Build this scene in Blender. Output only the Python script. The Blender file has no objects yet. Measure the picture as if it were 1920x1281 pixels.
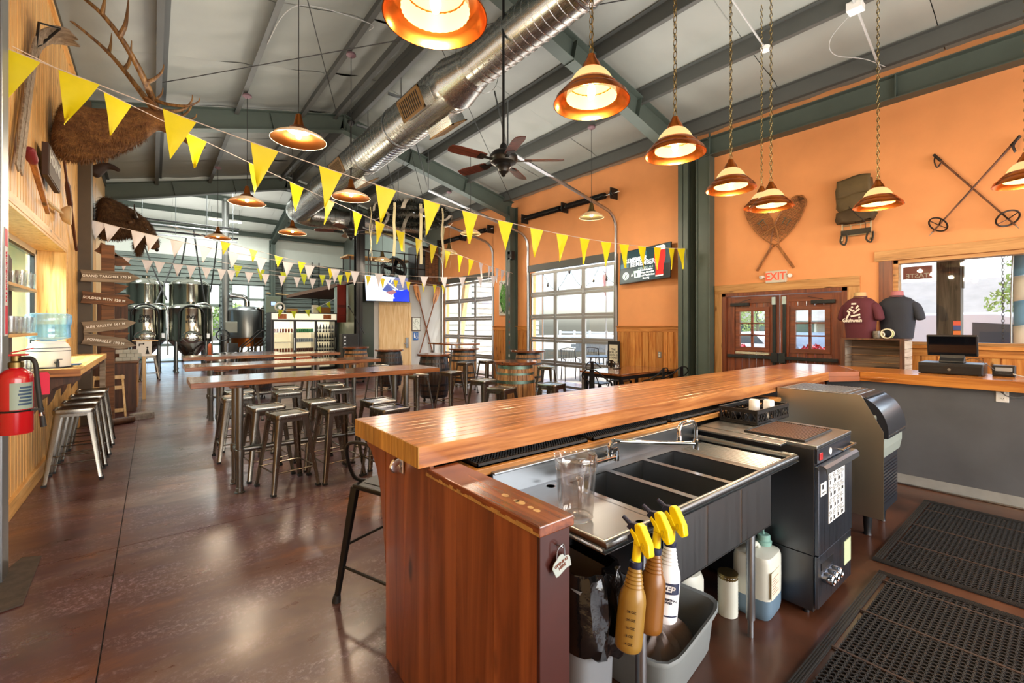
import bpy, math, random
from mathutils import Vector, Matrix
R = random.Random(11)
sc = bpy.context.scene
COL = sc.collection
PI = math.pi

# ---------------------------------------------------------------- camera, sky, sun, exposure
YAW = math.atan((960 - 288) / 845)
cd = bpy.data.cameras.new('camera')
cam = bpy.data.objects.new('camera', cd)
COL.objects.link(cam)
cd.sensor_width = 36
cd.lens = 36 * 845 / 1920
cd.shift_y = -28.5 / 1920
cd.clip_start = 0.02
cd.clip_end = 300
cam.location = (0, 0, 1.58)
cam.rotation_euler = (PI / 2, 0, -YAW)
sc.camera = cam

world = bpy.data.worlds.new('sky')
sc.world = world
world.use_nodes = True
wn = world.node_tree
bgn = wn.nodes['Background']
sky = wn.nodes.new('ShaderNodeTexSky')
sky.sky_type = 'NISHITA'
sky.sun_disc = False
sky.sun_elevation = math.radians(52)
sky.sun_rotation = math.radians(150)
sky.air_density = 1.0
sky.dust_density = 3.5
sky.ozone_density = 1.0
wn.links.new(sky.outputs[0], bgn.inputs[0])
bgn.inputs[1].default_value = 0.36

def light(name, kind, loc, energy, color=(1, 1, 1), rot=(0, 0, 0), size=None, size_y=None, radius=None, portal=False, spread=None):
 l = bpy.data.lights.new(name, kind)
 o = bpy.data.objects.new(name, l)
 COL.objects.link(o)
 o.location = loc
 o.rotation_euler = rot
 l.color = color
 if kind != 'SUN':
  l.energy = energy
 else:
  l.energy = energy
  l.angle = math.radians(1.5)
 if kind == 'AREA':
  l.shape = 'RECTANGLE'
  l.size = size
  l.size_y = size_y or size
  if portal:
   l.cycles.is_portal = True
  if spread:
   l.spread = spread
 if radius is not None:
  l.shadow_soft_size = radius
 return o

def aim(v):
 return Vector(v).to_track_quat('-Z', 'Y').to_euler()

# sun high above the parking lot, in front of the building and a little to its side
light('sun', 'SUN', (20, -20, 30), 1.1, (1.0, 0.95, 0.86), aim((-0.34, 0.62, -0.9)))
# daylight through the openings (portals guide the sky light; they add nothing of their own)
light('garage_portal', 'AREA', (8.2, 7.93, 1.6), 1, rot=aim((-1, 0, 0)), size=3.1, size_y=2.9, portal=True)
light('garage_portal', 'AREA', (8.2, 12.6, 1.6), 1, rot=aim((-1, 0, 0)), size=3.1, size_y=2.9, portal=True)
light('window_portal', 'AREA', (8.2, -0.4, 1.93), 1, rot=aim((-1, 0, 0)), size=1.2, size_y=4.2, portal=True)
light('back_portal', 'AREA', (3.6, -4.35, 1.9), 1, rot=aim((0, 1, 0)), size=8.0, size_y=3.2, portal=True)
light('brewery_portal', 'AREA', (2.2, 25.2, 1.9), 1, rot=aim((0, -1, 0)), size=5.6, size_y=3.6, portal=True)
# added fill behind the camera, standing in for daylight from assumed windows
light('back_fill_light', 'AREA', (3.6, -4.2, 2.0), 210, (1.0, 0.97, 0.93), rot=aim((0, 1, 0)), size=7.4, size_y=3.0)
# added soft fill without fixtures, thrown up against the pale roof lining
for x, y, sx, sy, e in ((1.1, 5.2, 2.6, 15, 55), (5.6, 5.2, 2.6, 15, 85), (0.5, 20.5, 7, 6, 90)):
 light('roof_fill', 'AREA', (x, y, 4.5), e, (1.0, 0.97, 0.93), rot=(PI, 0, 0), size=sx, size_y=sy)
sc.view_settings.view_transform = 'Standard'
sc.view_settings.look = 'None'
sc.view_settings.gamma = 1
sc.view_settings.use_curve_mapping = False
sc.view_settings.exposure = 1.3
sc.cycles.max_bounces = 8
sc.cycles.diffuse_bounces = 4
sc.cycles.glossy_bounces = 4
sc.cycles.transparent_max_bounces = 24
sc.cycles.sample_clamp_indirect = 6
sc.cycles.caustics_reflective = False
sc.cycles.caustics_refractive = False

# ---------------------------------------------------------------- materials
def lin(c):
 if isinstance(c, str):
  c = c.lstrip('#')
  c = [int(c[i:i + 2], 16) / 255 for i in (0, 2, 4)]
 return tuple((x / 12.92 if x <= 0.04045 else ((x + 0.055) / 1.055) ** 2.4) for x in c) + (1.0,)

def newmat(name):
 m = bpy.data.materials.new(name)
 m.use_nodes = True
 t = m.node_tree
 return m, t, t.nodes['Principled BSDF']

def N(t, kind, **k):
 n = t.nodes.new('ShaderNode' + kind)
 for a, b in k.items():
  setattr(n, a, b)
 return n

def ramp(t, fac, stops):
 r = N(t, 'ValToRGB')
 e = r.color_ramp.elements
 while len(e) < len(stops):
  e.new(0.5)
 for i, (p, c) in enumerate(stops):
  e[i].position = p
  e[i].color = c
 t.links.new(fac, r.inputs[0])
 return r.outputs[0]

def coords(t, scale=(1, 1, 1), space='Object', rnd=True, rot=(0, 0, 0)):
 tc = N(t, 'TexCoord')
 mp = N(t, 'Mapping')
 mp.inputs['Scale'].default_value = scale
 mp.inputs['Rotation'].default_value = rot
 t.links.new(tc.outputs[space], mp.inputs[0])
 if rnd:
  oi = N(t, 'ObjectInfo')
  mu = N(t, 'Math', operation='MULTIPLY')
  mu.inputs[1].default_value = 37.0
  t.links.new(oi.outputs['Random'], mu.inputs[0])
  cx = N(t, 'CombineXYZ')
  for i in range(3):
   t.links.new(mu.outputs[0], cx.inputs[i])
  t.links.new(cx.outputs[0], mp.inputs['Location'])
 return mp.outputs[0]

def noise(t, vec, scale, detail=4, rough=0.55, dist=0.0):
 n = N(t, 'TexNoise')
 n.inputs['Scale'].default_value = scale
 n.inputs['Detail'].default_value = detail
 n.inputs['Roughness'].default_value = rough
 n.inputs['Distortion'].default_value = dist
 t.links.new(vec, n.inputs['Vector'])
 return n.outputs['Fac']

def bump(t, b, h, strength, dist=0.01):
 n = N(t, 'Bump')
 n.inputs['Strength'].default_value = strength
 n.inputs['Distance'].default_value = dist
 t.links.new(h, n.inputs['Height'])
 t.links.new(n.outputs[0], b.inputs['Normal'])

def plain(name, c, rough=0.5, metal=0.0, var=0.0, scale=8, bmp=0.0, coat=0.0, emit=None, estr=1.0, spec=None):
 m, t, b = newmat(name)
 col = lin(c)
 b.inputs['Base Color'].default_value = col
 b.inputs['Roughness'].default_value = rough
 b.inputs['Metallic'].default_value = metal
 if coat:
  b.inputs['Coat Weight'].default_value = coat
  b.inputs['Coat Roughness'].default_value = 0.08
 if spec is not None:
  b.inputs['Specular IOR Level'].default_value = spec
 if emit:
  b.inputs['Emission Color'].default_value = lin(emit)
  b.inputs['Emission Strength'].default_value = estr
 if var or bmp:
  v = coords(t)
  f = noise(t, v, scale)
  if var:
   a = tuple(x * (1 - var) for x in col[:3]) + (1,)
   c2 = tuple(min(1, x * (1 + var)) for x in col[:3]) + (1,)
   t.links.new(ramp(t, f, [(0.3, a), (0.7, c2)]), b.inputs['Base Color'])
  if bmp:
   bump(t, b, f, bmp)
 return m

def wood(name, c1, c2, axis='x', rough=0.4, tint=0.18, knots=True, coat=0.0, fine=1.0, bmp=0.08, dark=0.45):
 """grain stretched along one axis, darker streaks, a knot here and there, each board its own shade"""
 m, t, b = newmat(name)
 i = 'xyz'.index(axis)
 s = [14 * fine] * 3
 s[i] = 0.9 * fine
 v = coords(t, s)
 f = noise(t, v, 1.6, 6, 0.62, 0.6)
 a, c = lin(c1), lin(c2)
 dk = tuple(x * dark for x in a[:3]) + (1,)
 base = ramp(t, f, [(0.28, dk), (0.42, a), (0.66, c)])
 if knots:
  s2 = [7.0] * 3
  s2[i] = 2.2
  v2 = coords(t, s2)
  vo = N(t, 'TexVoronoi')
  vo.inputs['Scale'].default_value = 1.0
  t.links.new(v2, vo.inputs['Vector'])
  k = ramp(t, vo.outputs['Distance'], [(0.07, (1, 1, 1, 1)), (0.16, (0, 0, 0, 1))])
  mx = N(t, 'MixRGB')
  mx.inputs[2].default_value = tuple(x * 0.30 for x in a[:3]) + (1,)
  t.links.new(k, mx.inputs[0])
  t.links.new(base, mx.inputs[1])
  base = mx.outputs[0]
 if tint:
  oi = N(t, 'ObjectInfo')
  hs = N(t, 'HueSaturation')
  mr = N(t, 'MapRange')
  mr.inputs[3].default_value = 1 - tint
  mr.inputs[4].default_value = 1 + tint
  t.links.new(oi.outputs['Random'], mr.inputs[0])
  t.links.new(mr.outputs[0], hs.inputs['Value'])
  t.links.new(base, hs.inputs['Color'])
  base = hs.outputs[0]
 t.links.new(base, b.inputs['Base Color'])
 b.inputs['Roughness'].default_value = rough
 if coat:
  b.inputs['Coat Weight'].default_value = coat
  b.inputs['Coat Roughness'].default_value = 0.12
 if bmp:
  bump(t, b, f, bmp, 0.004)
 return m

def metal(name, c, rough=0.3, axis='z', var=0.12, streak=True, aniso=0.0):
 m, t, b = newmat(name)
 b.inputs['Base Color'].default_value = lin(c)
 b.inputs['Metallic'].default_value = 1.0
 b.inputs['Roughness'].default_value = rough
 if streak:
  s = [160.0] * 3
  s['xyz'.index(axis)] = 1.5
  f = noise(t, coords(t, s), 1.0, 3)
  mr = N(t, 'MapRange')
  mr.inputs[3].default_value = max(0.05, rough - var)
  mr.inputs[4].default_value = rough + var
  t.links.new(f, mr.inputs[0])
  t.links.new(mr.outputs[0], b.inputs['Roughness'])
 return m

def glassy(name, tint=(1, 1, 1), refl=0.06, edge=0.5, rough=0.02, body=0.0, body_col=(1, 1, 1)):
 """thin clear glass or plastic: lets light straight through, mirrors at grazing angles"""
 m = bpy.data.materials.new(name)
 m.use_nodes = True
 t = m.node_tree
 t.nodes.clear()
 out = N(t, 'OutputMaterial')
 tr = N(t, 'BsdfTransparent')
 tr.inputs[0].default_value = (*tint, 1)
 gl = N(t, 'BsdfGlossy')
 gl.inputs['Roughness'].default_value = rough
 lw = N(t, 'LayerWeight')
 lw.inputs[0].default_value = 0.25
 mr = N(t, 'MapRange')
 mr.inputs[3].default_value = refl
 mr.inputs[4].default_value = edge
 t.links.new(lw.outputs['Facing'], mr.inputs[0])
 mx = N(t, 'MixShader')
 t.links.new(mr.outputs[0], mx.inputs[0])
 t.links.new(tr.outputs[0], mx.inputs[1])
 t.links.new(gl.outputs[0], mx.inputs[2])
 last = mx.outputs[0]
 if body:
  df = N(t, 'BsdfDiffuse')
  df.inputs[0].default_value = (*body_col, 1)
  m2 = N(t, 'MixShader')
  m2.inputs[0].default_value = body
  t.links.new(last, m2.inputs[1])
  t.links.new(df.outputs[0], m2.inputs[2])
  last = m2.outputs[0]
 t.links.new(last, out.inputs[0])
 return m

def emis(name, c, strength):
 m, t, b = newmat(name)
 b.inputs['Base Color'].default_value = lin(c)
 b.inputs['Emission Color'].default_value = lin(c)
 b.inputs['Emission Strength'].default_value = strength
 return m

M = {}
# stained, sealed concrete: brown-violet with rust, tan and pale scuffed speckle
def floor_mat():
 m, t, b = newmat('stained_concrete')
 v = coords(t, (1, 1, 1), 'Object', False)
 v2 = coords(t, (0.9, 2.4, 1), 'Object', False, rot=(0, 0, 0.55))
 big = noise(t, v, 0.8, 6, 0.65, 0.8)
 mid = noise(t, v2, 1.9, 9, 0.72, 0.4)
 fine = noise(t, v, 34, 8, 0.85)
 def mix(fac, a, c):
  x = N(t, 'MixRGB')
  t.links.new(fac, x.inputs[0])
  t.links.new(a, x.inputs[1])
  x.inputs[2].default_value = lin(c)
  return x.outputs[0]
 K, W = (0, 0, 0, 1), (1, 1, 1, 1)
 c = ramp(t, big, [(0.32, lin('#341c18')), (0.44, lin('#4f2a25')), (0.55, lin('#5b3528')), (0.64, lin('#7d4a26')), (0.74, lin('#6a4f3e'))])
 c = mix(ramp(t, mid, [(0.46, K), (0.62, (0.75,) * 3 + (1,))]), c, '#4a2b34')
 c = mix(ramp(t, noise(t, v2, 0.6, 4, 0.6, 0.5), [(0.55, K), (0.72, (0.7,) * 3 + (1,))]), c, '#8c7462')
 # pale scuffs: broken speckle gathered in drifts
 mu = N(t, 'Math', operation='MULTIPLY')
 t.links.new(ramp(t, fine, [(0.50, K), (0.60, W)]), mu.inputs[0])
 t.links.new(ramp(t, noise(t, v2, 1.3, 7, 0.7, 0.3), [(0.45, K), (0.64, (0.8,) * 3 + (1,))]), mu.inputs[1])
 c = mix(mu.outputs[0], c, '#a892a0')
 t.links.new(c, b.inputs['Base Color'])
 t.links.new(ramp(t, mid, [(0.3, (0.24,) * 3 + (1,)), (0.75, (0.44,) * 3 + (1,))]), b.inputs['Roughness'])
 b.inputs['Coat Weight'].default_value = 0.2
 b.inputs['Coat Roughness'].default_value = 0.16
 bump(t, b, fine, 0.08, 0.003)
 return m
M['floor'] = floor_mat()
M['barfloor'] = plain('dark_wet_concrete', '#4a2a1a', 0.32, var=0.6, scale=2.5, coat=0.2)
M['orange'] = plain('orange_paint', '#e49a60', 0.62, var=0.05, scale=2.2, bmp=0.03)
M['greywall'] = plain('grey_paint', '#b9b8b4', 0.6, var=0.04, scale=2)
M['darkpanel'] = plain('slate_grey_paint', '#57585a', 0.55, var=0.12, scale=3)
M['steel_green'] = plain('green_grey_steel_paint', '#4c574f', 0.5, var=0.08, scale=3)
M['purlin'] = plain('grey_steel_paint', '#4d4f4b', 0.5, var=0.06, scale=3)
M['galv'] = metal('galvanised_steel', '#a9adb0', 0.34, 'z')
M['col_brown'] = plain('brown_steel_paint', '#4b3f30', 0.5, var=0.08)
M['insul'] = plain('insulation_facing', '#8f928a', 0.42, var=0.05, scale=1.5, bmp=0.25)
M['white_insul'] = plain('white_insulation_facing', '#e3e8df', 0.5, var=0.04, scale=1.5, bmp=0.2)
M['siding'] = plain('grey_ribbed_siding', '#7f8983', 0.45, var=0.05, scale=2)
M['pine'] = wood('honey_pine_board', '#dca65e', '#f0c684', 'z', 0.42, 0.10)
M['pine_y'] = wood('honey_pine_trim', '#dca65e', '#efc27e', 'y', 0.42, 0.08)
M['knotty'] = wood('knotty_pine_plank', '#b96f2c', '#d99a51', 'z', 0.40, 0.20)
M['knotty_y'] = wood('knotty_pine_rail', '#b8702e', '#d59249', 'y', 0.40, 0.10)
M['cherry'] = wood('red_brown_door_wood', '#6b3118', '#8d4a26', 'z', 0.35, 0.12, knots=False)
M['cherry_y'] = wood('red_brown_door_rail', '#6b3118', '#8d4a26', 'y', 0.35, 0.10, knots=False)
M['trimwood'] = wood('door_casing_wood', '#b57f45', '#cf9c60', 'z', 0.45, 0.06)
M['trimwood_y'] = wood('door_casing_wood_level', '#b57f45', '#cf9c60', 'y', 0.45, 0.06)
M['butcher'] = wood('varnished_bar_plank', '#96582b', '#c4844a', 'x', 0.3, 0.14, knots=False, coat=0.3, bmp=0.05)
M['butcher_end'] = wood('bar_end_grain', '#b08238', '#d6ac5e', 'z', 0.4, 0.2, knots=False, fine=2.0)
M['return_wood'] = wood('orange_bar_plank', '#a65f25', '#cd863c', 'y', 0.25, 0.12, knots=False, coat=0.4)
M['panel_brown'] = wood('stained_end_panel', '#7a4120', '#a8643a', 'z', 0.33, 0.12, coat=0.25, dark=0.55, fine=0.45)
M['cap_brown'] = wood('stained_panel_cap', '#5e2d16', '#8a4b28', 'y', 0.25, 0.05, knots=False, coat=0.4)
M['ledge'] = wood('drip_ledge_wood', '#8f5c28', '#c08440', 'x', 0.35, 0.08, knots=False)
M['table'] = wood('table_plank', '#76411f', '#a5673a', 'x', 0.16, 0.14, coat=0.7, bmp=0.04)
M['stave'] = wood('barrel_stave', '#8a5a30', '#bf8d55', 'z', 0.5, 0.28, knots=False, dark=0.3)
M['stave_dark'] = wood('dark_barrel_stave', '#2b1c14', '#4a3020', 'z', 0.4, 0.25, knots=False)
M['barrel_top'] = wood('barrel_table_top', '#5b2f18', '#7f4626', 'x', 0.2, 0.1, coat=0.6)
M['hoop'] = metal('dark_barrel_hoop', '#45484a', 0.45, 'z', 0.1)
M['plywood'] = wood('birch_plywood', '#d9b078', '#ecd0a0', 'z', 0.5, 0.05, knots=False, dark=0.75)
M['darkwood'] = wood('dark_brown_board', '#3f2413', '#5d3720', 'z', 0.5, 0.12)
M['rough'] = wood('weathered_grey_brown_board', '#7a6a58', '#a39482', 'x', 0.7, 0.25, dark=0.4, bmp=0.3)
M['rough_brown'] = wood('rough_brown_board', '#5b3a22', '#835634', 'x', 0.65, 0.2, bmp=0.3)
M['crate'] = wood('barn_wood_slat', '#6a5546', '#97816d', 'y', 0.6, 0.22, bmp=0.2)
M['crate_frame'] = wood('crate_frame_wood', '#4a2c1b', '#6b4229', 'z', 0.45, 0.1)
M['stainless'] = metal('stainless_steel', '#8f9396', 0.3, 'x', 0.05)
M['stainless_z'] = metal('stainless_steel_upright', '#9b9fa2', 0.3, 'z', 0.05)
M['tank'] = metal('polished_tank_steel', '#c2c5bb', 0.14, 'z', 0.05)
M['chrome'] = metal('chrome', '#dcdedf', 0.08, streak=False)
M['stoolmetal'] = metal('brushed_gunmetal', '#8b867c', 0.24, 'z', 0.1)
M['pipe'] = metal('black_steel_pipe', '#7d7c78', 0.35, 'z', 0.1)
M['black'] = plain('black_plastic', '#17181a', 0.38)
M['blackmetal'] = plain('black_powder_coat', '#1b1b1c', 0.35, 0.3)
M['rubber'] = plain('black_rubber', '#1b1a19', 0.6, var=0.2, scale=20)
M['copper'] = metal('copper_leaf', '#d9742e', 0.22, streak=False)
M['brass'] = metal('aged_brass', '#7d6c44', 0.4, streak=False)
M['white'] = plain('white_enamel', '#ece9e2', 0.35)
M['whitepaint'] = plain('white_paint', '#e8e6e0', 0.5)
M['cream'] = plain('cream_shade', '#e8c9a4', 0.45)
M['yellow'] = plain('yellow_pennant', '#e8d80e', 0.5, var=0.06, scale=6, bmp=0.3)
M['pennwhite'] = plain('white_pennant', '#e6e2e6', 0.55, var=0.04, scale=6, bmp=0.3)
M['string'] = plain('white_ribbon', '#efe2da', 0.6)
M['glass'] = glassy('window_glass', (0.97, 0.99, 0.98), 0.02, 0.4)
M['clear'] = glassy('clear_plastic', (0.95, 0.94, 0.93), 0.05, 0.6, 0.05, 0.012)
M['tumbler'] = glassy('drinking_glass', (0.975, 0.985, 0.99), 0.10, 0.85, 0.03, 0.02)
M['water_blue'] = glassy('blue_water_bottle', (0.62, 0.82, 0.98), 0.07, 0.6, 0.03, 0.18, (0.35, 0.62, 0.95))
M['red'] = plain('red_enamel', '#b3141a', 0.25, coat=0.4)
M['redtag'] = plain('red_tag', '#d0103a', 0.5)
M['cable'] = plain('grey_cable', '#4a4a4a', 0.5)
M['wire'] = plain('dark_wire', '#2a2a29', 0.5)

# ---------------------------------------------------------------- geometry helpers
import bmesh
def V(*a):
 return Vector(a[0] if len(a) == 1 else a)

class MB:
 """collects shapes; build() links them as one mesh object"""
 def __init__(s, o=(0, 0, 0), mx=None):
  s.v, s.f, s.o, s.mx = [], [], Vector(o), mx
 def add(s, vs, fs):
  n = len(s.v)
  if s.mx is not None:
   vs = [s.mx @ Vector(p) for p in vs]
  s.v += [tuple(Vector(p) - s.o) for p in vs]
  s.f += [tuple(i + n for i in f) for f in fs]
  return s
 def box(s, x0, x1, y0, y1, z0, z1):
  vs = [(x, y, z) for x in (x0, x1) for y in (y0, y1) for z in (z0, z1)]
  return s.add(vs, [(0, 1, 3, 2), (4, 6, 7, 5), (0, 4, 5, 1), (2, 3, 7, 6), (0, 2, 6, 4), (1, 5, 7, 3)])
 def bar(s, p, q, w, h=None, up=(0, 0, 1), w2=None, h2=None):
  p, q = V(p), V(q)
  h = w if h is None else h
  w2 = w if w2 is None else w2
  h2 = h if h2 is None else h2
  d = (q - p).normalized()
  u = V(up)
  if abs(d.dot(u)) > 0.98:
   u = V(1, 0, 0) if abs(d.x) < 0.9 else V(0, 1, 0)
  a = d.cross(u).normalized()
  b = a.cross(d).normalized()
  vs = []
  for c, ww, hh in ((p, w, h), (q, w2, h2)):
   for i, j in ((-1, -1), (1, -1), (1, 1), (-1, 1)):
    vs.append(c + a * i * ww / 2 + b * j * hh / 2)
  return s.add(vs, [(3, 2, 1, 0), (4, 5, 6, 7), (0, 1, 5, 4), (1, 2, 6, 5), (2, 3, 7, 6), (3, 0, 4, 7)])
 def tube(s, pts, r, n=8, cap=True, closed=False, flat=1.0):
  pts = [V(p) for p in pts]
  k = len(pts)
  rs = r if isinstance(r, (list, tuple)) else [r] * k
  vs, fs = [], []
  ref = None
  for i, p in enumerate(pts):
   a = pts[(i - 1) % k] if (i > 0 or closed) else p
   b = pts[(i + 1) % k] if (i < k - 1 or closed) else p
   d = (b - a).normalized() if (b - a).length > 1e-9 else V(0, 0, 1)
   if ref is None:
    ref = V(0, 0, 1) if abs(d.z) < 0.9 else V(1, 0, 0)
   x = d.cross(ref)
   if x.length < 1e-6:
    x = d.cross(V(0, 1, 0))
   x.normalize()
   y = x.cross(d).normalized()
   ref = y
   for j in range(n):
    t = 2 * PI * j / n
    vs.append(p + x * math.cos(t) * rs[i] + y * math.sin(t) * rs[i] * flat)
  m = k if closed else k - 1
  for i in range(m):
   for j in range(n):
    a, b = i * n + j, i * n + (j + 1) % n
    c, d2 = ((i + 1) % k) * n + (j + 1) % n, ((i + 1) % k) * n + j
    fs.append((a, b, c, d2))
  if cap and not closed:
   fs.append(tuple(range(n - 1, -1, -1)))
   fs.append(tuple(range((k - 1) * n, k * n)))
  return s.add(vs, fs)
 def cyl(s, p, q, r, n=12, r2=None):
  return s.tube([p, q], [r, r if r2 is None else r2], n)
 def lathe(s, prof, n=24, c=(0, 0, 0), mx=None, a0=0.0, a1=2 * PI, sx=1.0, sy=1.0):
  c = V(c)
  full = abs(a1 - a0 - 2 * PI) < 1e-6
  m = n if full else n + 1
  vs, fs = [], []
  for (r, z) in prof:
   for j in range(m):
    t = a0 + (a1 - a0) * j / n
    p = V(r * math.cos(t) * sx, r * math.sin(t) * sy, z)
    vs.append(c + (mx @ p if mx is not None else p))
  for i in range(len(prof) - 1):
   for j in range(n):
    k = (j + 1) % m
    fs.append((i * m + j, i * m + k, (i + 1) * m + k, (i + 1) * m + j))
  return s.add(vs, fs)
 def prism(s, poly, axis, a, b):
  def P(u, w, t):
   return {'x': (t, u, w), 'y': (u, t, w), 'z': (u, w, t)}[axis]
  n = len(poly)
  vs = [P(u, w, a) for u, w in poly] + [P(u, w, b) for u, w in poly]
  fs = [tuple(range(n)), tuple(range(2 * n - 1, n - 1, -1))]
  fs += [(i, (i + 1) % n, n + (i + 1) % n, n + i) for i in range(n)]
  return s.add(vs, fs)
 def sheet(s, fn, nu, nv):
  vs = [fn(i / nu, j / nv) for i in range(nu + 1) for j in range(nv + 1)]
  w = nv + 1
  return s.add(vs, [(i * w + j, i * w + j + 1, (i + 1) * w + j + 1, (i + 1) * w + j) for i in range(nu) for j in range(nv)])
 def ball(s, c, r, n=14, m=8, sc=(1, 1, 1), mx=None):
  vs, fs = [], []
  c = V(c)
  for i in range(m + 1):
   f = PI * i / m
   for j in range(n):
    t = 2 * PI * j / n
    p = V(math.sin(f) * math.cos(t) * sc[0], math.sin(f) * math.sin(t) * sc[1], math.cos(f) * sc[2]) * r
    vs.append(c + (mx @ p if mx is not None else p))
  for i in range(m):
   for j in range(n):
    fs.append((i * n + j, (i + 1) * n + j, (i + 1) * n + (j + 1) % n, i * n + (j + 1) % n))
  return s.add(vs, fs)
 def ring(s, c, rad, r, axis='z', n=24, k=6, sx=1.0, sy=1.0):
  c = V(c)
  pts = []
  for i in range(n):
   t = 2 * PI * i / n
   u, w = math.cos(t) * rad * sx, math.sin(t) * rad * sy
   pts.append(c + {'x': V(0, u, w), 'y': V(u, 0, w), 'z': V(u, w, 0)}[axis])
  return s.tube(pts, r, k, closed=True)
 def mesh(s, name, smooth=True, ang=38):
  me = bpy.data.meshes.new(name)
  me.from_pydata(s.v, [], s.f)
  bm = bmesh.new()
  bm.from_mesh(me)
  bmesh.ops.remove_doubles(bm, verts=bm.verts, dist=1e-5)
  bmesh.ops.recalc_face_normals(bm, faces=bm.faces)
  bm.to_mesh(me)
  bm.free()
  if smooth:
   me.polygons.foreach_set('use_smooth', [True] * len(me.polygons))
   me.set_sharp_from_angle(angle=math.radians(ang))
  return me
 def build(s, name, m, parent=None, smooth=True, bevel=0, thick=0, ang=38, loc=None, label=None):
  me = s.mesh(name, smooth, ang)
  return link(name, me, m, parent, bevel, thick, loc, label)

def link(name, me, m=None, parent=None, bevel=0, thick=0, loc=None, label=None, mx=None):
 o = bpy.data.objects.new(name, me)
 COL.objects.link(o)
 if m is not None and not me.materials:
  me.materials.append(M[m] if isinstance(m, str) else m)
 if parent is not None:
  o.parent = parent
 if loc is not None:
  o.location = loc
 if mx is not None:
  o.matrix_local = mx
 if thick:
  md = o.modifiers.new('thickness', 'SOLIDIFY')
  md.thickness = thick
  md.offset = 0
 if bevel:
  md = o.modifiers.new('edge', 'BEVEL')
  md.width = bevel
  md.segments = 2
  md.limit_method = 'ANGLE'
  md.angle_limit = math.radians(40)
 if label:
  o['label'] = label
 return o

def tag(o, label, cat, group=None, kind=None):
 o['label'] = label
 o['category'] = cat
 if group:
  o['group'] = group
 if kind:
  o['kind'] = kind
 return o

def thing(name, label, cat, loc=(0, 0, 0), rz=0.0, group=None):
 o = bpy.data.objects.new(name, None)
 o.empty_display_size = 0.1
 COL.objects.link(o)
 o.location = loc
 o.rotation_euler = (0, 0, rz)
 return tag(o, label, cat, group)

def struct(o):
 o['kind'] = 'structure'
 return o

KIDS = {}
def copy_tree(o, parent=None, kids=None):
 if kids is None:
  kids = {}
  for q in sc.objects:
   if q.parent is not None:
    kids.setdefault(q.parent.name, []).append(q)
 c = o.copy()
 COL.objects.link(c)
 c.parent = parent
 for ch in kids.get(o.name, []):
  copy_tree(ch, c, kids)
 return c

def clone(root, loc, rz, label, group=None):
 c = copy_tree(root)
 c.location = loc
 c.rotation_euler = (0, 0, rz)
 c['label'] = label
 if group:
  c['group'] = group
 return c

def frame(o, right, up):
 """matrix whose x runs along right, y along up, z out of the face"""
 r = V(right).normalized()
 u = V(up).normalized()
 n = r.cross(u).normalized()
 u = n.cross(r).normalized()
 m = Matrix((r, u, n)).transposed().to_4x4()
 m.translation = V(o)
 return m

def text(s, size, mx, m, parent=None, name='lettering', ex=0.0008, align='CENTER', bold=0.0, sx=1.0, o=(0, 0, 0), valign='CENTER', spacing=1.0, shear=0.0):
 cu = bpy.data.curves.new('letters', 'FONT')
 cu.body = s
 cu.size = size
 cu.extrude = ex
 cu.offset = bold
 cu.align_x = align
 cu.align_y = valign
 cu.space_character = spacing
 cu.shear = shear
 cu.resolution_u = 3
 ob = bpy.data.objects.new('letters', cu)
 me = bpy.data.meshes.new_from_object(ob)
 bpy.data.objects.remove(ob)
 bpy.data.curves.remove(cu)
 t = Matrix.Translation(-V(o)) @ mx @ Matrix.Diagonal((sx, 1, 1, 1))
 me.transform(t)
 me.name = name
 me.materials.clear()
 return link(name, me, m, parent)

def catmull(pts, k=6):
 pts = [V(p) for p in pts]
 out = []
 for i in range(len(pts) - 1):
  p0 = pts[max(i - 1, 0)]
  p1, p2 = pts[i], pts[i + 1]
  p3 = pts[min(i + 2, len(pts) - 1)]
  for j in range(k):
   t = j / k
   out.append(0.5 * ((2 * p1) + (p2 - p0) * t + (2 * p0 - 5 * p1 + 4 * p2 - p3) * t * t + (3 * p1 - p0 - 3 * p2 + p3) * t ** 3))
 out.append(pts[-1])
 return out

def arc(c, rad, a0, a1, n, u=(1, 0, 0), w=(0, 0, 1)):
 c, u, w = V(c), V(u), V(w)
 return [c + u * math.cos(a0 + (a1 - a0) * i / n) * rad + w * math.sin(a0 + (a1 - a0) * i / n) * rad for i in range(n + 1)]

# ---------------------------------------------------------------- the setting
XR, XL = 8.1, -0.93
RIDGE, ZRIDGE, SL = 3.25, 6.19, 0.235
def zr(x):
 return ZRIDGE - SL * abs(x - RIDGE)

# floor: slabs parted by saw cuts over a dark sub-floor
f = struct(MB().box(-9, 9.2, -6, 27, -0.12, -0.012).build('floor', 'rubber'))
xs, ys = [-9, -0.2, 0.93, 5.87, 9.2], [-6, 2.06, 4.27, 7.0, 10.6, 15.3, 20.2, 27]
cut = (-0.2, 5.87, 4.27, 7.0, 10.6, 15.3, 20.2)
for i in range(len(xs) - 1):
 for j in range(len(ys) - 1):
  e = [0.003 if q in cut else 0 for q in (xs[i], xs[i + 1], ys[j], ys[j + 1])]
  MB().box(xs[i] + e[0], xs[i + 1] - e[1], ys[j] + e[2], ys[j + 1] - e[3], -0.05, 0).build('slab', 'barfloor' if i == 2 and j == 0 else 'floor', f, False)

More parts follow.
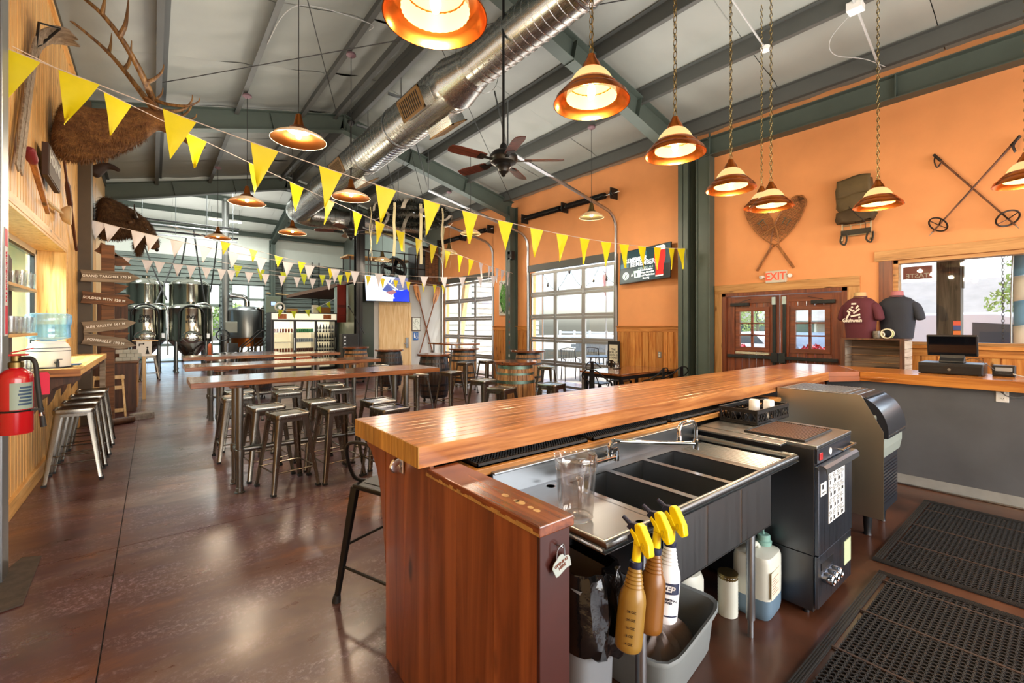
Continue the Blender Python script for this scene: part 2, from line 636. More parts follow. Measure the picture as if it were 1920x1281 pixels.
def wall_yz(name, x0, x1, y0, y1, z0, z1, holes, m, parent=None):
 """a wall running along y with rectangular holes (ya, yb, za, zb)"""
 b = MB()
 cuts = sorted({y0, y1, *[h[0] for h in holes], *[h[1] for h in holes]})
 for a, c in zip(cuts, cuts[1:]):
  zz = [(z0, z1)]
  for h in holes:
   if h[0] <= a + 1e-6 and h[1] >= c - 1e-6:
    n = []
    for (p, q) in zz:
     if h[2] > p:
      n.append((p, min(q, h[2])))
     if h[3] < q:
      n.append((max(p, h[3]), q))
    zz = n
  for p, q in zz:
   if q - p > 1e-4:
    b.box(x0, x1, a, c, p, q)
 return b.build(name, m, parent, False)

G1 = (6.48, 9.40, 0.0, 3.14)
G2 = (11.15, 14.08, 0.0, 3.14)
DD = (2.20, 3.97, 0.0, 2.16)
WN = (-2.6, 1.62, 1.33, 2.50)
wr = struct(wall_yz('wall_right', XR, XR + 0.22, -4.5, 14.3, 0, 5.25, [G1, G2, DD, WN], 'orange'))
struct(wall_yz('wall_right', XR, XR + 0.22, 14.3, 25.2, 0, 8.4, [], 'siding'))
# wall behind the camera, mostly glass
b = MB()
for x0, x1, z0, z1 in ((-0.93, 8.1, 0, 0.3), (-0.93, 8.1, 3.5, 6.3), (-0.93, -0.4, 0.3, 3.5), (3.4, 3.8, 0.3, 3.5), (7.6, 8.1, 0.3, 3.5)):
 b.box(x0, x1, -4.5, -4.3, z0, z1)
struct(b.build('wall_back', 'orange', None, False))

# left wall: carcass, then vertical boards with an opening for the serving hatch
LW = (5.0, 8.45, 1.14, 2.57)
wl = struct(wall_yz('wall_left', XL - 0.24, XL - 0.03, -4.5, 15.4, 0, 5.34, [(LW[0] - 0.03, LW[1] + 0.03, LW[2] - 0.03, LW[3] + 0.03)], 'plywood'))
bw = 0.118
y = 4.30
cache = {}
def board(y, z0, z1):
 k = (round(z0, 2), round(z1, 2))
 if k not in cache:
  cache[k] = MB().prism([(-0.015, 0.004), (-0.015, bw - 0.004), (0.0, bw - 0.011), (0.0, 0.011)], 'z', z0, z1).mesh('board', False)
 return link('board', cache[k], 'pine', wl, loc=(XL - 0.012 + R.uniform(-.001, .001), y, 0))
while y < 12.7:
 if y + bw > LW[0] and y < LW[1]:
  board(y, 0.14, LW[2] - 0.03)
  board(y, LW[3] + 0.1, 5.33)
 else:
  board(y, 0.14, 5.33)
 y += bw
struct(MB().box(XL - 0.03, XL + 0.018, 4.3, 12.7, 0, 0.14).build('baseboard_left', 'pine_y', None, False, 0.004))
t = struct(MB().box(XL - 0.03, XL + 0.03, 4.3, 12.7, 5.28, 5.40).build('trim_1', 'pine_y', None, False, 0.004))
# lining and casing of the hatch, then its white sash
b = MB()
b.box(XL - 0.36, XL + 0.012, LW[0] - 0.02, LW[1] + 0.02, LW[3], LW[3] + 0.03)
b.box(XL - 0.36, XL + 0.012, LW[1], LW[1] + 0.03, LW[2], LW[3])
b.box(XL - 0.36, XL + 0.012, LW[0] - 0.03, LW[0], LW[2], LW[3])
w1 = struct(b.build('window_1', 'pine', None, False, 0.002))
c = MB().box(XL - 0.01, XL + 0.016, LW[0] - 0.1, LW[1] + 0.1, LW[3] + 0.03, LW[3] + 0.12)
c.box(XL - 0.01, XL + 0.016, LW[1] + 0.03, LW[1] + 0.12, LW[2], LW[3] + 0.03)
c.build('casing', 'pine_y', w1, False, 0.003)
b = MB()
for y0, y1, z0, z1 in ((LW[0], LW[1], LW[3] - 0.06, LW[3]), (LW[0], LW[1], LW[2], LW[2] + 0.06), (LW[1] - 0.07, LW[1], LW[2], LW[3]), (LW[0], LW[0] + 0.07, LW[2], LW[3]), (6.70, 6.78, LW[2], LW[3])):
 b.box(XL - 0.33, XL - 0.26, y0, y1, z0, z1)
b.build('sash', 'white', w1, False, 0.004)
b = MB()
for a0, a1 in ((6.78, LW[1] - 0.07),):
 for y0, y1, z0, z1 in ((a0, a1, LW[3] - 0.09, LW[3] - 0.06), (a1 - 0.03, a1, LW[2], LW[3] - 0.06), (a0, a0 + 0.03, LW[2], LW[3] - 0.06)):
  b.box(XL - 0.31, XL - 0.27, y0, y1, z0, z1)
b.build('gasket', 'black', w1, False)
MB().box(XL - 0.30, XL - 0.292, LW[0] + 0.05, LW[1] - 0.05, LW[2] + 0.05, LW[3] - 0.05).build('pane', 'glass', w1, False)
# pale green kitchen behind the hatch glass
M['mint'] = plain('mint_kitchen_paint', '#c2dccb', 0.6, var=0.04, scale=2)
kb = MB()
kb.box(-3.6, -3.5, 3.2, 12, 0, 3.2).box(-3.6, -1.2, 11.9, 12, 0, 3.2).box(-3.6, -1.2, 3.2, 3.3, 0, 3.2).box(-3.6, -1.17, 3.2, 12, 3.1, 3.2)
struct(kb.build('wall_kitchen', 'mint', None, False))
light('kitchen_light', 'AREA', (-2.3, 7.2, 3.05), 230, (0.85, 1.0, 0.95), size=1.2, size_y=2.4)

# steel frames: columns and tapered roof beams, I-section
def ibeam(b, p, q, depth, width, up=(0, 0, 1), tf=0.014, tw=0.01, depth2=None):
 """top flange centred on p-q"""
 p, q, u = V(p), V(q), V(up)
 d2 = depth if depth2 is None else depth2
 b.bar(p, q, width, tf, u)
 b.bar(p - u * depth, q - u * d2, width, tf, u)
 b.bar(p - u * depth / 2, q - u * d2 / 2, tw, depth, u, tw, d2)
def column(b, x, y, z1, depth=0.30, width=0.2, axis='x'):
 if axis == 'x':
  b.box(x - depth / 2, x - depth / 2 + 0.014, y - width / 2, y + width / 2, 0, z1)
  b.box(x + depth / 2 - 0.014, x + depth / 2, y - width / 2, y + width / 2, 0, z1)
  b.box(x - depth / 2, x + depth / 2, y - 0.006, y + 0.006, 0, z1)
 else:
  b.box(x - width / 2, x + width / 2, y - depth / 2, y - depth / 2 + 0.014, 0, z1)
  b.box(x - width / 2, x + width / 2, y + depth / 2 - 0.014, y + depth / 2, 0, z1)
  b.box(x - 0.006, x + 0.006, y - depth / 2, y + depth / 2, 0, z1)
 b.box(x - 0.2, x + 0.2, y - 0.14, y + 0.14, 0, 0.02)
def roof_frame(y, m='steel_green', z_off=-0.02, xl=XL - 0.1, xr=7.95, d_eave=0.42, d_ridge=0.32):
 b = MB()
 for xa, xb in ((xl, RIDGE), (xr, RIDGE)):
  a = V(xa, y, zr(xa) + z_off)
  c = V(xb, y, zr(xb) + z_off)
  n = V(-(c - a).z, 0, (c - a).x).normalized()
  if n.z < 0:
   n = -n
  ibeam(b, a, c, d_eave, 0.2, n, depth2=d_ridge)
  for t in (0.33, 0.66):
   p = a + (c - a) * t
   b.bar(p - n * 0.03, p - n * (d_eave - 0.04), 0.19, 0.008, (1, 0, 0))
 b.box(RIDGE - 0.012, RIDGE + 0.012, y - 0.1, y + 0.1, zr(RIDGE) - d_ridge - 0.03, zr(RIDGE))
 return struct(b.build('ceiling_beam', m, None, False))
for y in (-1.0, 4.64, 10.0, 15.3):
 roof_frame(y)
def col_obj(name, x, y, z, m, **k):
 b = MB()
 column(b, x, y, z, **k)
 return struct(b.build(name, m, None, False))
col_obj('column', 7.94, 4.64, 4.95, 'steel_green', depth=0.28, width=0.2)
col_obj('column', 7.94, 10.0, 4.95, 'steel_green', depth=0.28, width=0.2)
c3 = MB()
c3.box(7.93, 8.1, 4.18, 4.43, 0, 4.72).box(7.90, 7.93, 4.17, 4.19, 0, 5.1).box(7.90, 7.93, 4.42, 4.44, 0, 5.1)
struct(c3.build('column', 'steel_green', None, False, 0.003))
b = MB()
ibeam(b, (8.0, -4.4, 5.02), (8.0, 4.45, 5.02), 0.32, 0.2)
for yy in (1.55, 4.2):
 b.box(7.91, 8.05, yy, yy + 0.012, 4.71, 5.02)
struct(b.build('ceiling_beam', 'steel_green', None, False))
b = MB().box(XL - 0.03, -0.785, 9.87, 10.13, 0, 5.2)
struct(b.build('column', 'col_brown', None, False, 0.004))
b = MB()
b.box(-0.80, -0.725, 4.10, 4.26, 0, 5.3)
struct(b.build('column', 'galv', None, False, 0.004))
b = MB().box(XL - 0.03, -0.745, 4.02, 4.10, 0, 5.3)
struct(b.build('column', 'blackmetal', None, False, 0.003))
for x, y in ((5.02, 14.05), (5.3, 14.6)):
 col_obj('column', x, y, 5.2, 'blackmetal', depth=0.22, width=0.2, axis='y')

# purlins (C-sections) and the sagging insulation blanket above them, panel by panel
PX = [-0.95, 0.1, 1.27, 2.43, 3.25 - 0.16, 3.25 + 0.16, 4.07, 5.25, 6.43, 7.63, 8.25]
for x in PX:
 lip = 0.07 if x < RIDGE else -0.07
 z = zr(x)
 b = MB()
 b.box(x - 0.005, x + 0.005, -4.4, 15.4, z - 0.10, z + 0.12)
 b.box(min(x, x - lip), max(x, x - lip), -4.4, 15.4, z - 0.104, z - 0.094)
 b.box(min(x, x + lip), max(x, x + lip), -4.4, 15.4, z + 0.114, z + 0.124)
 struct(b.build('ceiling_purlin', 'purlin', None, False))
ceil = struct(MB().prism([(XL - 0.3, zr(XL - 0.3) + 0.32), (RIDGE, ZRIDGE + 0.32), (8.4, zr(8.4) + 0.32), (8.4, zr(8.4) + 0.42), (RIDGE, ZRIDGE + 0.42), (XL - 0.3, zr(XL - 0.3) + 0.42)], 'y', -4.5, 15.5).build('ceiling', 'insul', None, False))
def blanket(xa, xb, seed):
 r = random.Random(seed)
 za, zb = zr(xa) + 0.13, zr(xb) + 0.13
 L = 1.82
 ph = [r.uniform(0, 6) for _ in range(4)]
 def fn(u, v):
  s = math.sin(PI * u)
  wr_ = 0.012 * s * math.sin(v * 5 * PI + ph[0] + 3 * u) + 0.006 * s * math.sin(v * 23 + ph[1] + 5 * u)
  edge = 0.012 * (math.exp(-v * 30) + math.exp(-(1 - v) * 30)) * s
  return (xa + (xb - xa) * u, v * L, za + (zb - za) * u - 0.055 * s ** 1.0 + 0.04 + wr_ + edge - 0.055 * (1 - s) ** 3)
 return MB().sheet(fn, 9, 14).mesh('insulation_panel')
for i in range(len(PX) - 1):
 if PX[i + 1] - PX[i] < 0.2:
  continue
 var = [blanket(PX[i] + 0.006, PX[i + 1] - 0.006, i * 3 + q) for q in range(2)]
 y, k = -4.4, 0
 while y < 15.3:
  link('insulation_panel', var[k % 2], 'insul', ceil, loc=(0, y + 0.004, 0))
  y += 1.828
  k += 1

# knotty-pine wainscot on the right wall, plank by plank, with its cap rail
def wainscot(y0, y1, z1, w, seed):
 r = random.Random(seed)
 y = y0
 while y < y1 - 0.01:
  ww = min(w * r.choice((0.8, 1.0, 1.0, 1.25)), y1 - y)
  b = MB().prism([(XR - 0.003, y + 0.003), (XR - 0.018, y + 0.009), (XR - 0.018, y + ww - 0.009), (XR - 0.003, y + ww - 0.003)], 'z', 0.02, z1 - 0.11)
  o = b.build('plank', 'knotty', wr, False)
  y += ww
 MB().box(XR - 0.026, XR, y0, y1, z1 - 0.115, z1 - 0.012).build('rail', 'knotty_y', wr, False, 0.003)
 MB().box(XR - 0.045, XR, y0, y1, z1 - 0.012, z1 + 0.012).build('cap', 'knotty_y', wr, False, 0.003)
wainscot(4.76, 6.42, 1.58, 0.135, 1)
wainscot(9.47, 11.08, 1.58, 0.105, 2)
wainscot(-4.3, 2.0, 1.30, 0.16, 3)

# the big window: casing, ledge, glass
w2 = struct(MB().box(XR - 0.035, XR, WN[0] - 0.2, WN[1] + 0.2, 2.50, 2.645).build('window_2', 'trimwood_y', None, False, 0.003))
MB().box(XR - 0.03, XR, WN[1], WN[1] + 0.15, 1.33, 2.5).build('casing', 'cherry', w2, False, 0.003)
MB().box(XR - 0.07, XR + 0.22, WN[0] - 0.1, WN[1] + 0.06, 1.285, 1.33).build('sill', 'knotty_y', w2, False, 0.004)
b = MB()
for y0, y1, z0, z1 in ((WN[0], WN[1], 2.45, 2.5), (WN[1] - 0.055, WN[1], 1.33, 2.5), (WN[0], WN[1], 1.33, 1.37), (WN[0], WN[0] + 0.05, 1.33, 2.5)):
 b.box(XR + 0.02, XR + 0.20, y0, y1, z0, z1)
b.build('window_frame', 'trimwood_y', w2, False, 0.003)
MB().box(XR + 0.11, XR + 0.118, WN[0] + 0.05, WN[1] - 0.05, 1.36, 2.46).build('pane', 'glass', w2, False)

# double exit doors
d3 = struct(MB().box(XR - 0.04, XR, 1.99, 4.16, 2.17, 2.32).build('trim_2', 'trimwood_y', None, False, 0.003))
b = MB()
for y0, y1 in ((1.99, 2.14), (4.03, 4.16)):
 b.box(XR - 0.03, XR, y0, y1, 0, 2.17)
b.build('casing', 'trimwood', d3, False, 0.003)
b = MB()
b.box(XR - 0.03, XR + 0.2, 2.14, 2.21, 0, 2.17).box(XR - 0.03, XR + 0.2, 3.96, 4.03, 0, 2.17).box(XR - 0.03, XR + 0.2, 2.14, 4.03, 2.11, 2.17)
b.build('jamb', 'cherry', d3, False, 0.003)
def door_leaf(name, ya, yb, hinge):
 o = struct(MB().box(XR + 0.02, XR + 0.06, ya, ya + 0.13, 0.02, 2.10).build(name, 'cherry', None, False, 0.002))
 MB().box(XR + 0.02, XR + 0.06, yb - 0.13, yb, 0.02, 2.10).build('stile', 'cherry', o, False, 0.002)
 for z0, z1 in ((1.98, 2.10), (0.02, 0.22)):
  MB().box(XR + 0.02, XR + 0.06, ya + 0.13, yb - 0.13, z0, z1).build('rail', 'cherry_y', o, False, 0.002)
 wa, wb, za, zb = ya + 0.225, yb - 0.225, 1.22, 1.84
 n = 5
 for i in range(n):
  y0 = ya + 0.13 + (yb - ya - 0.26) * i / n
  y1 = ya + 0.13 + (yb - ya - 0.26) * (i + 1) / n
  for z0, z1 in ((0.22, za - 0.07), (zb + 0.07, 1.98)):
   MB().prism([(XR + 0.05, y0 + 0.002), (XR + 0.034, y0 + 0.007), (XR + 0.034, y1 - 0.007), (XR + 0.05, y1 - 0.002)], 'z', z0, z1).build('board', 'cherry', o, False)
 for y0, y1, z0, z1 in ((ya + 0.13, wa - 0.07, za - 0.07, zb + 0.07), (wb + 0.07, yb - 0.13, za - 0.07, zb + 0.07)):
  MB().box(XR + 0.034, XR + 0.05, y0, y1, z0, z1).build('board', 'cherry', o, False)
 b = MB()
 for y0, y1, z0, z1 in ((wa - 0.07, wb + 0.07, zb, zb + 0.07), (wa - 0.07, wb + 0.07, za - 0.07, za), (wa - 0.07, wa, za, zb), (wb, wb + 0.07, za, zb)):
  b.box(XR + 0.008, XR + 0.06, y0, y1, z0, z1)
 b.build('window_frame', 'cherry_y', o, False, 0.003)
 mu = MB()
 ym = (wa + wb) / 2
 mu.box(XR + 0.012, XR + 0.05, ym - 0.018, ym + 0.018, za, zb)
 for i in (1, 2):
  z = za + (zb - za) * i / 3
  mu.box(XR + 0.012, XR + 0.05, wa, wb, z - 0.012, z + 0.012)
 mu.build('muntin', 'cherry_y', o, False, 0.002)
 for i in range(3):
  for y0, y1 in ((wa, ym - 0.018), (ym + 0.018, wb)):
   MB().box(XR + 0.03, XR + 0.034, y0, y1, za + (zb - za) * i / 3 + 0.012 * (i > 0), za + (zb - za) * (i + 1) / 3 - 0.012 * (i < 2)).build('pane', 'glass', o, False)
 # panic bar, vertical rod, closer
 b = MB().box(XR - 0.055, XR - 0.02, ya + 0.04, yb - 0.03, 1.03, 1.085)
 b.box(XR - 0.06, XR + 0.02, (ya if hinge > 0 else yb - 0.1), (ya + 0.1 if hinge > 0 else yb), 0.98, 1.14)
 b.build('panic_bar', 'black', o, False, 0.006)
 yr = ya + 0.07 if hinge > 0 else yb - 0.07
 b = MB().box(XR - 0.01, XR + 0.02, yr - 0.025, yr + 0.025, 0.3, 2.08)
 b.build('latch_rod', 'blackmetal', o, False, 0.004)
 MB().box(XR - 0.03, XR + 0.02, yr - 0.03, yr + 0.03, 1.94, 2.07).build('latch', 'galv', o, False, 0.004)
 yc = yb - 0.24 if hinge > 0 else ya + 0.24
 b = MB().box(XR - 0.04, XR + 0.02, yc - 0.16, yc + 0.16, 1.935, 1.99)
 b.bar((XR - 0.03, yc, 2.0), (XR - 0.05, yc - 0.2 * hinge, 2.05), 0.02, 0.008)
 b.build('closer', 'blackmetal', o, False, 0.006)
 return o, (wa, wb, za, zb)
dA, wA = door_leaf('door_1', 3.09, 3.955, 1)
dB, wB = door_leaf('door_2', 2.215, 3.075, -1)
M['label_cream'] = plain('cream_label', '#d9cfb4', 0.5)
M['ink'] = plain('black_ink', '#141414', 0.6)
MB().box(XR - 0.004, XR + 0.022, 3.24, 3.80, 1.10, 1.135).build('notice', 'label_cream', dA, False)
text('THIS DOOR TO REMAIN UNLOCKED DURING BUSINESS HOURS', 0.020, frame((XR - 0.0045, 3.52, 1.118), (0, -1, 0), (0, 0, 1)), 'ink', dA)

# two glazed roll-up doors: sections of aluminium rails with panes, tracks, springs
M['alu'] = metal('mill_aluminium', '#a3a4a2', 0.5, 'y', 0.05)
def garage(name, y0, y1, cols=3):
 o = struct(MB().box(XR - 0.05, XR + 0.02, y0 - 0.04, y1 + 0.04, 3.06, 3.24).build(name, 'purlin', None, False, 0.003))
 x0, x1 = XR + 0.03, XR + 0.075
 rows = 5
 h = 3.02 / rows
 for r in range(rows):
  z0 = 0.02 + r * h
  b = MB()
  b.box(x0, x1, y0, y1, z0 + 0.003, z0 + 0.068).box(x0, x1, y0, y1, z0 + h - 0.068, z0 + h - 0.003)
  for c in range(cols + 1):
   yc = y0 + (y1 - y0) * c / cols
   b.box(x0 - 0.004, x1, max(y0, yc - 0.06), min(y1, yc + 0.06), z0 + 0.068, z0 + h - 0.068)
  b.build('door_section', 'alu', o, False, 0.003)
  for c in range(cols):
   ya = y0 + (y1 - y0) * c / cols + 0.04
   yb = y0 + (y1 - y0) * (c + 1) / cols - 0.04
   MB().box(x0 + 0.018, x0 + 0.023, ya, yb, z0 + 0.05, z0 + h - 0.05).build('pane', 'glass', o, False)
  if r:
   for c in range(cols + 1):
    yc = min(max(y0 + (y1 - y0) * c / cols, y0 + 0.03), y1 - 0.03)
    MB().box(x0 - 0.018, x0, yc - 0.03, yc + 0.03, z0 - 0.055, z0 + 0.055).build('hinge', 'galv', o, False, 0.004)
 # tracks: up the jambs, round the bend, then level along the roof beams
 for yy, sgn in ((y0 - 0.05, -1), (y1 + 0.05, 1)):
  pts = [(XR - 0.02, yy, 0.02), (XR - 0.02, yy, 3.75)]
  pts += arc((XR - 0.42, yy, 3.75), 0.40, 0, PI / 2 * 0.86, 8)[1:]
  last = V(pts[-1])
  pts.append((last.x - 2.75, yy, last.z + 0.62))
  MB().tube(pts, 0.028, 6, flat=1.3).build('track', 'galv', o)
  MB().bar(pts[-1], (V(pts[-1]).x, yy, zr(V(pts[-1]).x) - 0.1), 0.035, 0.006).bar((V(pts[-1]).x, yy, V(pts[-1]).z), (V(pts[-1]).x - 0.30, yy, zr(V(pts[-1]).x - 0.3) - 0.1), 0.035, 0.006).build('track_hanger', 'galv', o, False)
 zs = 4.52
 pts = MB().cyl((XR - 0.16, y0 - 0.25, zs), (XR - 0.16, y1 + 0.15, zs), 0.014, 8)
 pts.build('torsion_shaft', 'galv', o)
 ym = (y0 + y1) / 2
 for a, c in ((y0 + 0.16, ym - 0.12), (ym + 0.12, y1 - 0.12)):
  b = MB()
  for k in range(42):
   yy = a + (c - a) * k / 41
   b.ring((XR - 0.16, yy, zs), 0.062, 0.0125, 'y', 12, 5)
  b.cyl((XR - 0.16, a, zs), (XR - 0.16, c, zs), 0.055, 12)
  b.build('torsion_spring', 'blackmetal', o)
 for yy in (y0 - 0.07, ym, y1 + 0.07):
  MB().box(XR - 0.24, XR, yy - 0.012, yy + 0.012, zs - 0.12, zs + 0.12).cyl((XR - 0.16, yy - 0.03, zs), (XR - 0.16, yy + 0.03, zs), 0.075, 14).build('spring_bracket', 'hoop', o, False)
 return o
garage('door_3', G1[0], G1[1])
garage('door_4', G2[0], G2[1])
b = MB().box(XR - 0.02, XR, G1[0] - 0.09, G1[0] - 0.0, 0, 3.2).box(XR - 0.02, XR, G1[1], G1[1] + 0.09, 0, 3.2)
b.box(XR - 0.02, XR, G2[0] - 0.09, G2[0], 0, 3.2).box(XR - 0.02, XR, G2[1], G2[1] + 0.09, 0, 3.2)
struct(b.build('trim_3', 'purlin', None, False))

# restroom block with loft above: grey front wall, green cold-room box beside it
struct(MB().box(5.58, 8.1, 14.2, 14.35, 0, 3.12).build('wall_rear', 'greywall', None, False))
M['coldroom'] = plain('sage_green_metal_panel', '#76806c', 0.3, var=0.08, scale=1.5)
struct(MB().box(5.06, 5.58, 14.19, 14.35, 0, 3.0).build('wall_coldroom', plain('dark_green_panel', '#353f36', 0.25, var=0.15, scale=1.5), None, False))
struct(MB().box(5.06, 5.16, 14.35, 16.6, 0, 3.0).build('wall_coldroom', 'coldroom', None, False))
struct(MB().box(5.06, 8.1, 14.3, 24, 2.96, 3.10).build('floor_loft', 'rough_brown', None, False))
struct(MB().box(5.5, 8.1, 14.17, 14.22, 3.0, 3.16).build('trim_4', 'darkwood', None, False))
o = struct(MB().box(5.74, 6.87, 14.14, 14.2, 2.28, 2.38).build('trim_5', 'plywood', None, False, 0.004))
MB().box(5.74, 5.82, 14.14, 14.2, 0, 2.28).box(6.79, 6.87, 14.14, 14.2, 0, 2.28).build('casing', 'plywood', o, False, 0.004)
o = struct(MB().box(5.82, 6.79, 14.16, 14.2, 0.01, 2.28).build('door_5', 'plywood', None, False))
MB().box(6.66, 6.75, 14.12, 14.165, 0.85, 1.2).cyl((6.7, 14.08, 1.0), (6.58, 14.08, 1.0), 0.014, 8).cyl((6.7, 14.13, 1.0), (6.7, 14.08, 1.0), 0.014, 8).build('door_handle', 'galv', o)

# brewery hall behind: rear wall in ribbed siding with two tall glazed doors, roof pitched the other way
YB = 25.0
b = MB()
A = (-0.4, 2.45, 0, 3.55)
Bd = (2.9, 4.3, 0.0, 3.6)
def rear_rect(x0, x1, z0, z1):
 b.box(x0, x1, YB, YB + 0.2, z0, z1)
rear_rect(-9, A[0], 0, 4.75)
rear_rect(A[1], Bd[0], 0, 4.75)
rear_rect(Bd[1], 9, 0, 4.75)
rear_rect(A[0], A[1], A[3], 4.75)
rear_rect(Bd[0], Bd[1], Bd[3], 4.75)
wb = struct(b.build('wall_brewery', 'siding', None, False))
b = MB()
z = 0.15
while z < 4.75:
 segs = [(-9, A[0]), (A[1], Bd[0]), (Bd[1], 9)] if z < 3.6 else [(-9, 9)]
 for x0, x1 in segs:
  b.prism([(YB, z), (YB - 0.045, z + 0.025), (YB - 0.045, z + 0.085), (YB, z + 0.11)], 'x', x0, x1)
 z += 0.2
o = b.build('siding_rib', 'siding', wb, False)
o['kind'] = 'stuff'
MB().box(-9, 9, YB - 0.03, YB + 0.2, 4.75, 6.1).build('insulation_panel', 'white_insul', wb)
for nm, q in (('door_6', A), ('door_7', Bd)):
 b = MB()
 x0, x1, z0, z1 = q
 zz = [z0 + (z1 - z0) * i / 5 for i in range(6)] if nm == 'door_7' else [0, 0.75, 1.45, 2.55, z1]
 for z in zz:
  b.box(x0, x1, YB + 0.05, YB + 0.12, max(0, z - 0.06), min(z1, z + 0.06))
 for x in (x0, (x0 + x1) / 2, x1):
  b.box(max(x0, x - 0.05), min(x1, x + 0.05), YB + 0.05, YB + 0.12, z0, z1)
 o = struct(b.build(nm, 'siding', None, False))
 MB().box(x0, x1, YB + 0.08, YB + 0.088, z0, z1).build('pane', 'glass', o, False)
def zb(y):
 return 5.95 + 0.24 * (YB - y)
cb = struct(MB().prism([(15.3, zb(15.3) + 0.15), (YB + 0.2, zb(YB + 0.2) + 0.15), (YB + 0.2, zb(YB + 0.2) + 0.3), (15.3, zb(15.3) + 0.3)], 'x', -9, 9.2).build('ceiling_brewery', 'white_insul', None, False))
for yy in (24.8, 23.2, 21.6, 20.0, 18.4, 16.8):
 b = MB().box(-9, 9, yy - 0.006, yy + 0.006, zb(yy) - 0.10, zb(yy) + 0.12).box(-9, 9, yy - 0.07, yy, zb(yy) - 0.105, zb(yy) - 0.095)
 struct(b.build('ceiling_purlin', 'steel_green', None, False))
for k, yy in enumerate((24.8, 23.2, 21.6, 20.0, 18.4)):
 y2 = yy - 1.6
 for x0 in [-9 + 1.2 * q for q in range(15)]:
  def fn(u, v, yy=yy, y2=y2, x0=x0):
   s = math.sin(PI * u)
   return (x0 + 0.004 + 1.192 * v, yy + (y2 - yy) * u, zb(yy) + 0.12 + (zb(y2) - zb(yy)) * u - 0.05 * s - 0.012 * s * math.sin(PI * v) + 0.02)
  MB().sheet(fn, 6, 4).build('insulation_panel', 'white_insul', cb)
for x in (4.57, -3.2):
 b = MB()
 ibeam(b, (x, YB - 0.25, zb(YB - 0.25) - 0.1), (x, 15.4, zb(15.4) - 0.1), 0.4, 0.2, (0, -0.233, 0.972), depth2=0.5)
 struct(b.build('ceiling_beam', 'steel_green', None, False))
 col_obj('column', x, YB - 0.3, zb(YB - 0.3) - 0.2, 'steel_green', depth=0.4, width=0.2, axis='y')
struct(wall_yz('wall_brewery', -9.2, -9, 15, 25.2, 0, 9, [], 'siding'))
struct(MB().box(-9, XL - 0.2, 15.2, 15.4, 0, 9).build('wall_brewery', 'siding', None, False))
# gable above the frame between taproom and brewery
struct(MB().prism([(XL - 0.3, zr(XL) - 0.1), (RIDGE, ZRIDGE - 0.05), (8.3, zr(8.3) - 0.1), (8.3, 9), (XL - 0.3, 9)], 'y', 15.42, 15.5).build('wall_gable', 'white_insul', None, False))

# ---------------------------------------------------------------- things under the roof
# spiral duct along the ridge line, stepping down towards the bar, elbow at the far end
DX, DZ = 3.49, 5.16
M['duct'] = metal('galvanised_spiral_duct', '#b9bcb9', 0.27, 'y', 0.07)
t = thing('ventilation_duct', 'large silver spiral ventilation duct running under the roof ridge', 'duct', (DX, 5.4, DZ))
o3 = (DX, 5.4, DZ)
def ydir(r, ya, yb, rb=None):
 return [(r, ya), (rb or r, yb)]
mxY = Matrix(((1, 0, 0), (0, 0, 1), (0, 1, 0)))
MB(o3).lathe([(0.35, 5.75), (0.35, 14.9)], 36, (DX, 0, DZ), mxY).build('duct_run', M['duct'], t)
MB(o3).lathe([(0.26, -4.2), (0.26, 5.2)], 36, (DX, 0, DZ), mxY).build('duct_run', M['duct'], t)
MB(o3).lathe([(0.262, 5.18), (0.27, 5.22), (0.352, 5.68), (0.362, 5.70), (0.362, 5.74), (0.352, 5.75)], 36, (DX, 0, DZ), mxY).build('reducer', M['duct'], t)
pts = [V(DX, 14.9, DZ)] + arc((DX + 0.55, 14.9, DZ), 0.55, PI, PI / 2, 8, (1, 0, 0), (0, 1, 0))[1:] + [V(7.9, 15.45, DZ)]
MB(o3).tube(pts, 0.35, 28).build('elbow', M['duct'], t)
b = MB(o3)
y = -4.1
while y < 14.9:
 r = 0.262 if y < 5.15 else 0.352
 if not 5.15 < y < 5.8:
  b.lathe([(r, y - 0.006), (r + 0.006, y), (r, y + 0.006)], 28, (DX, 0, DZ), mxY)
 y += 0.125
for k in range(28):
 x = DX + 0.7 + k * 0.15
 b.lathe([(0.352, -0.006), (0.358, 0), (0.352, 0.006)], 28, (x, 15.45, DZ), Matrix(((0, 0, 1), (0, 1, 0), (1, 0, 0))))
s = b.build('seam', M['duct'], t)
s['kind'] = 'stuff'
M['grille'] = plain('bronze_grille', '#8a6a3e', 0.4, 0.6)
for yy in (6.35, 9.9):
 for ang in (205, 300):
  a = math.radians(ang)
  mx = Matrix.Translation((DX, yy, DZ)) @ Matrix.Rotation(-a, 4, 'Y')
  b = MB(o3, mx)
  b.box(0.30, 0.46, -0.34, 0.34, -0.14, 0.14)
  bx = b.build('register_box', M['duct'], t, False, 0.004)
  b = MB(o3, mx)
  for p in ((0.455, 0.475, -0.36, 0.36, 0.12, 0.16), (0.455, 0.475, -0.36, 0.36, -0.16, -0.12), (0.455, 0.475, -0.36, -0.32, -0.16, 0.16), (0.455, 0.475, 0.32, 0.36, -0.16, 0.16)):
   b.box(*p)
  b.build('register_frame', M['grille'], bx, False)
  b = MB(o3, mx)
  b.box(0.462, 0.464, -0.33, 0.33, -0.13, 0.13)
  b.build('opening', 'black', bx, False)
  b = MB(o3, mx)
  for q in range(11):
   yq = -0.3 + q * 0.06
   b.box(0.464, 0.472, yq - 0.012, yq + 0.012, -0.12, 0.12)
  b.build('louvre', M['grille'], bx, False)
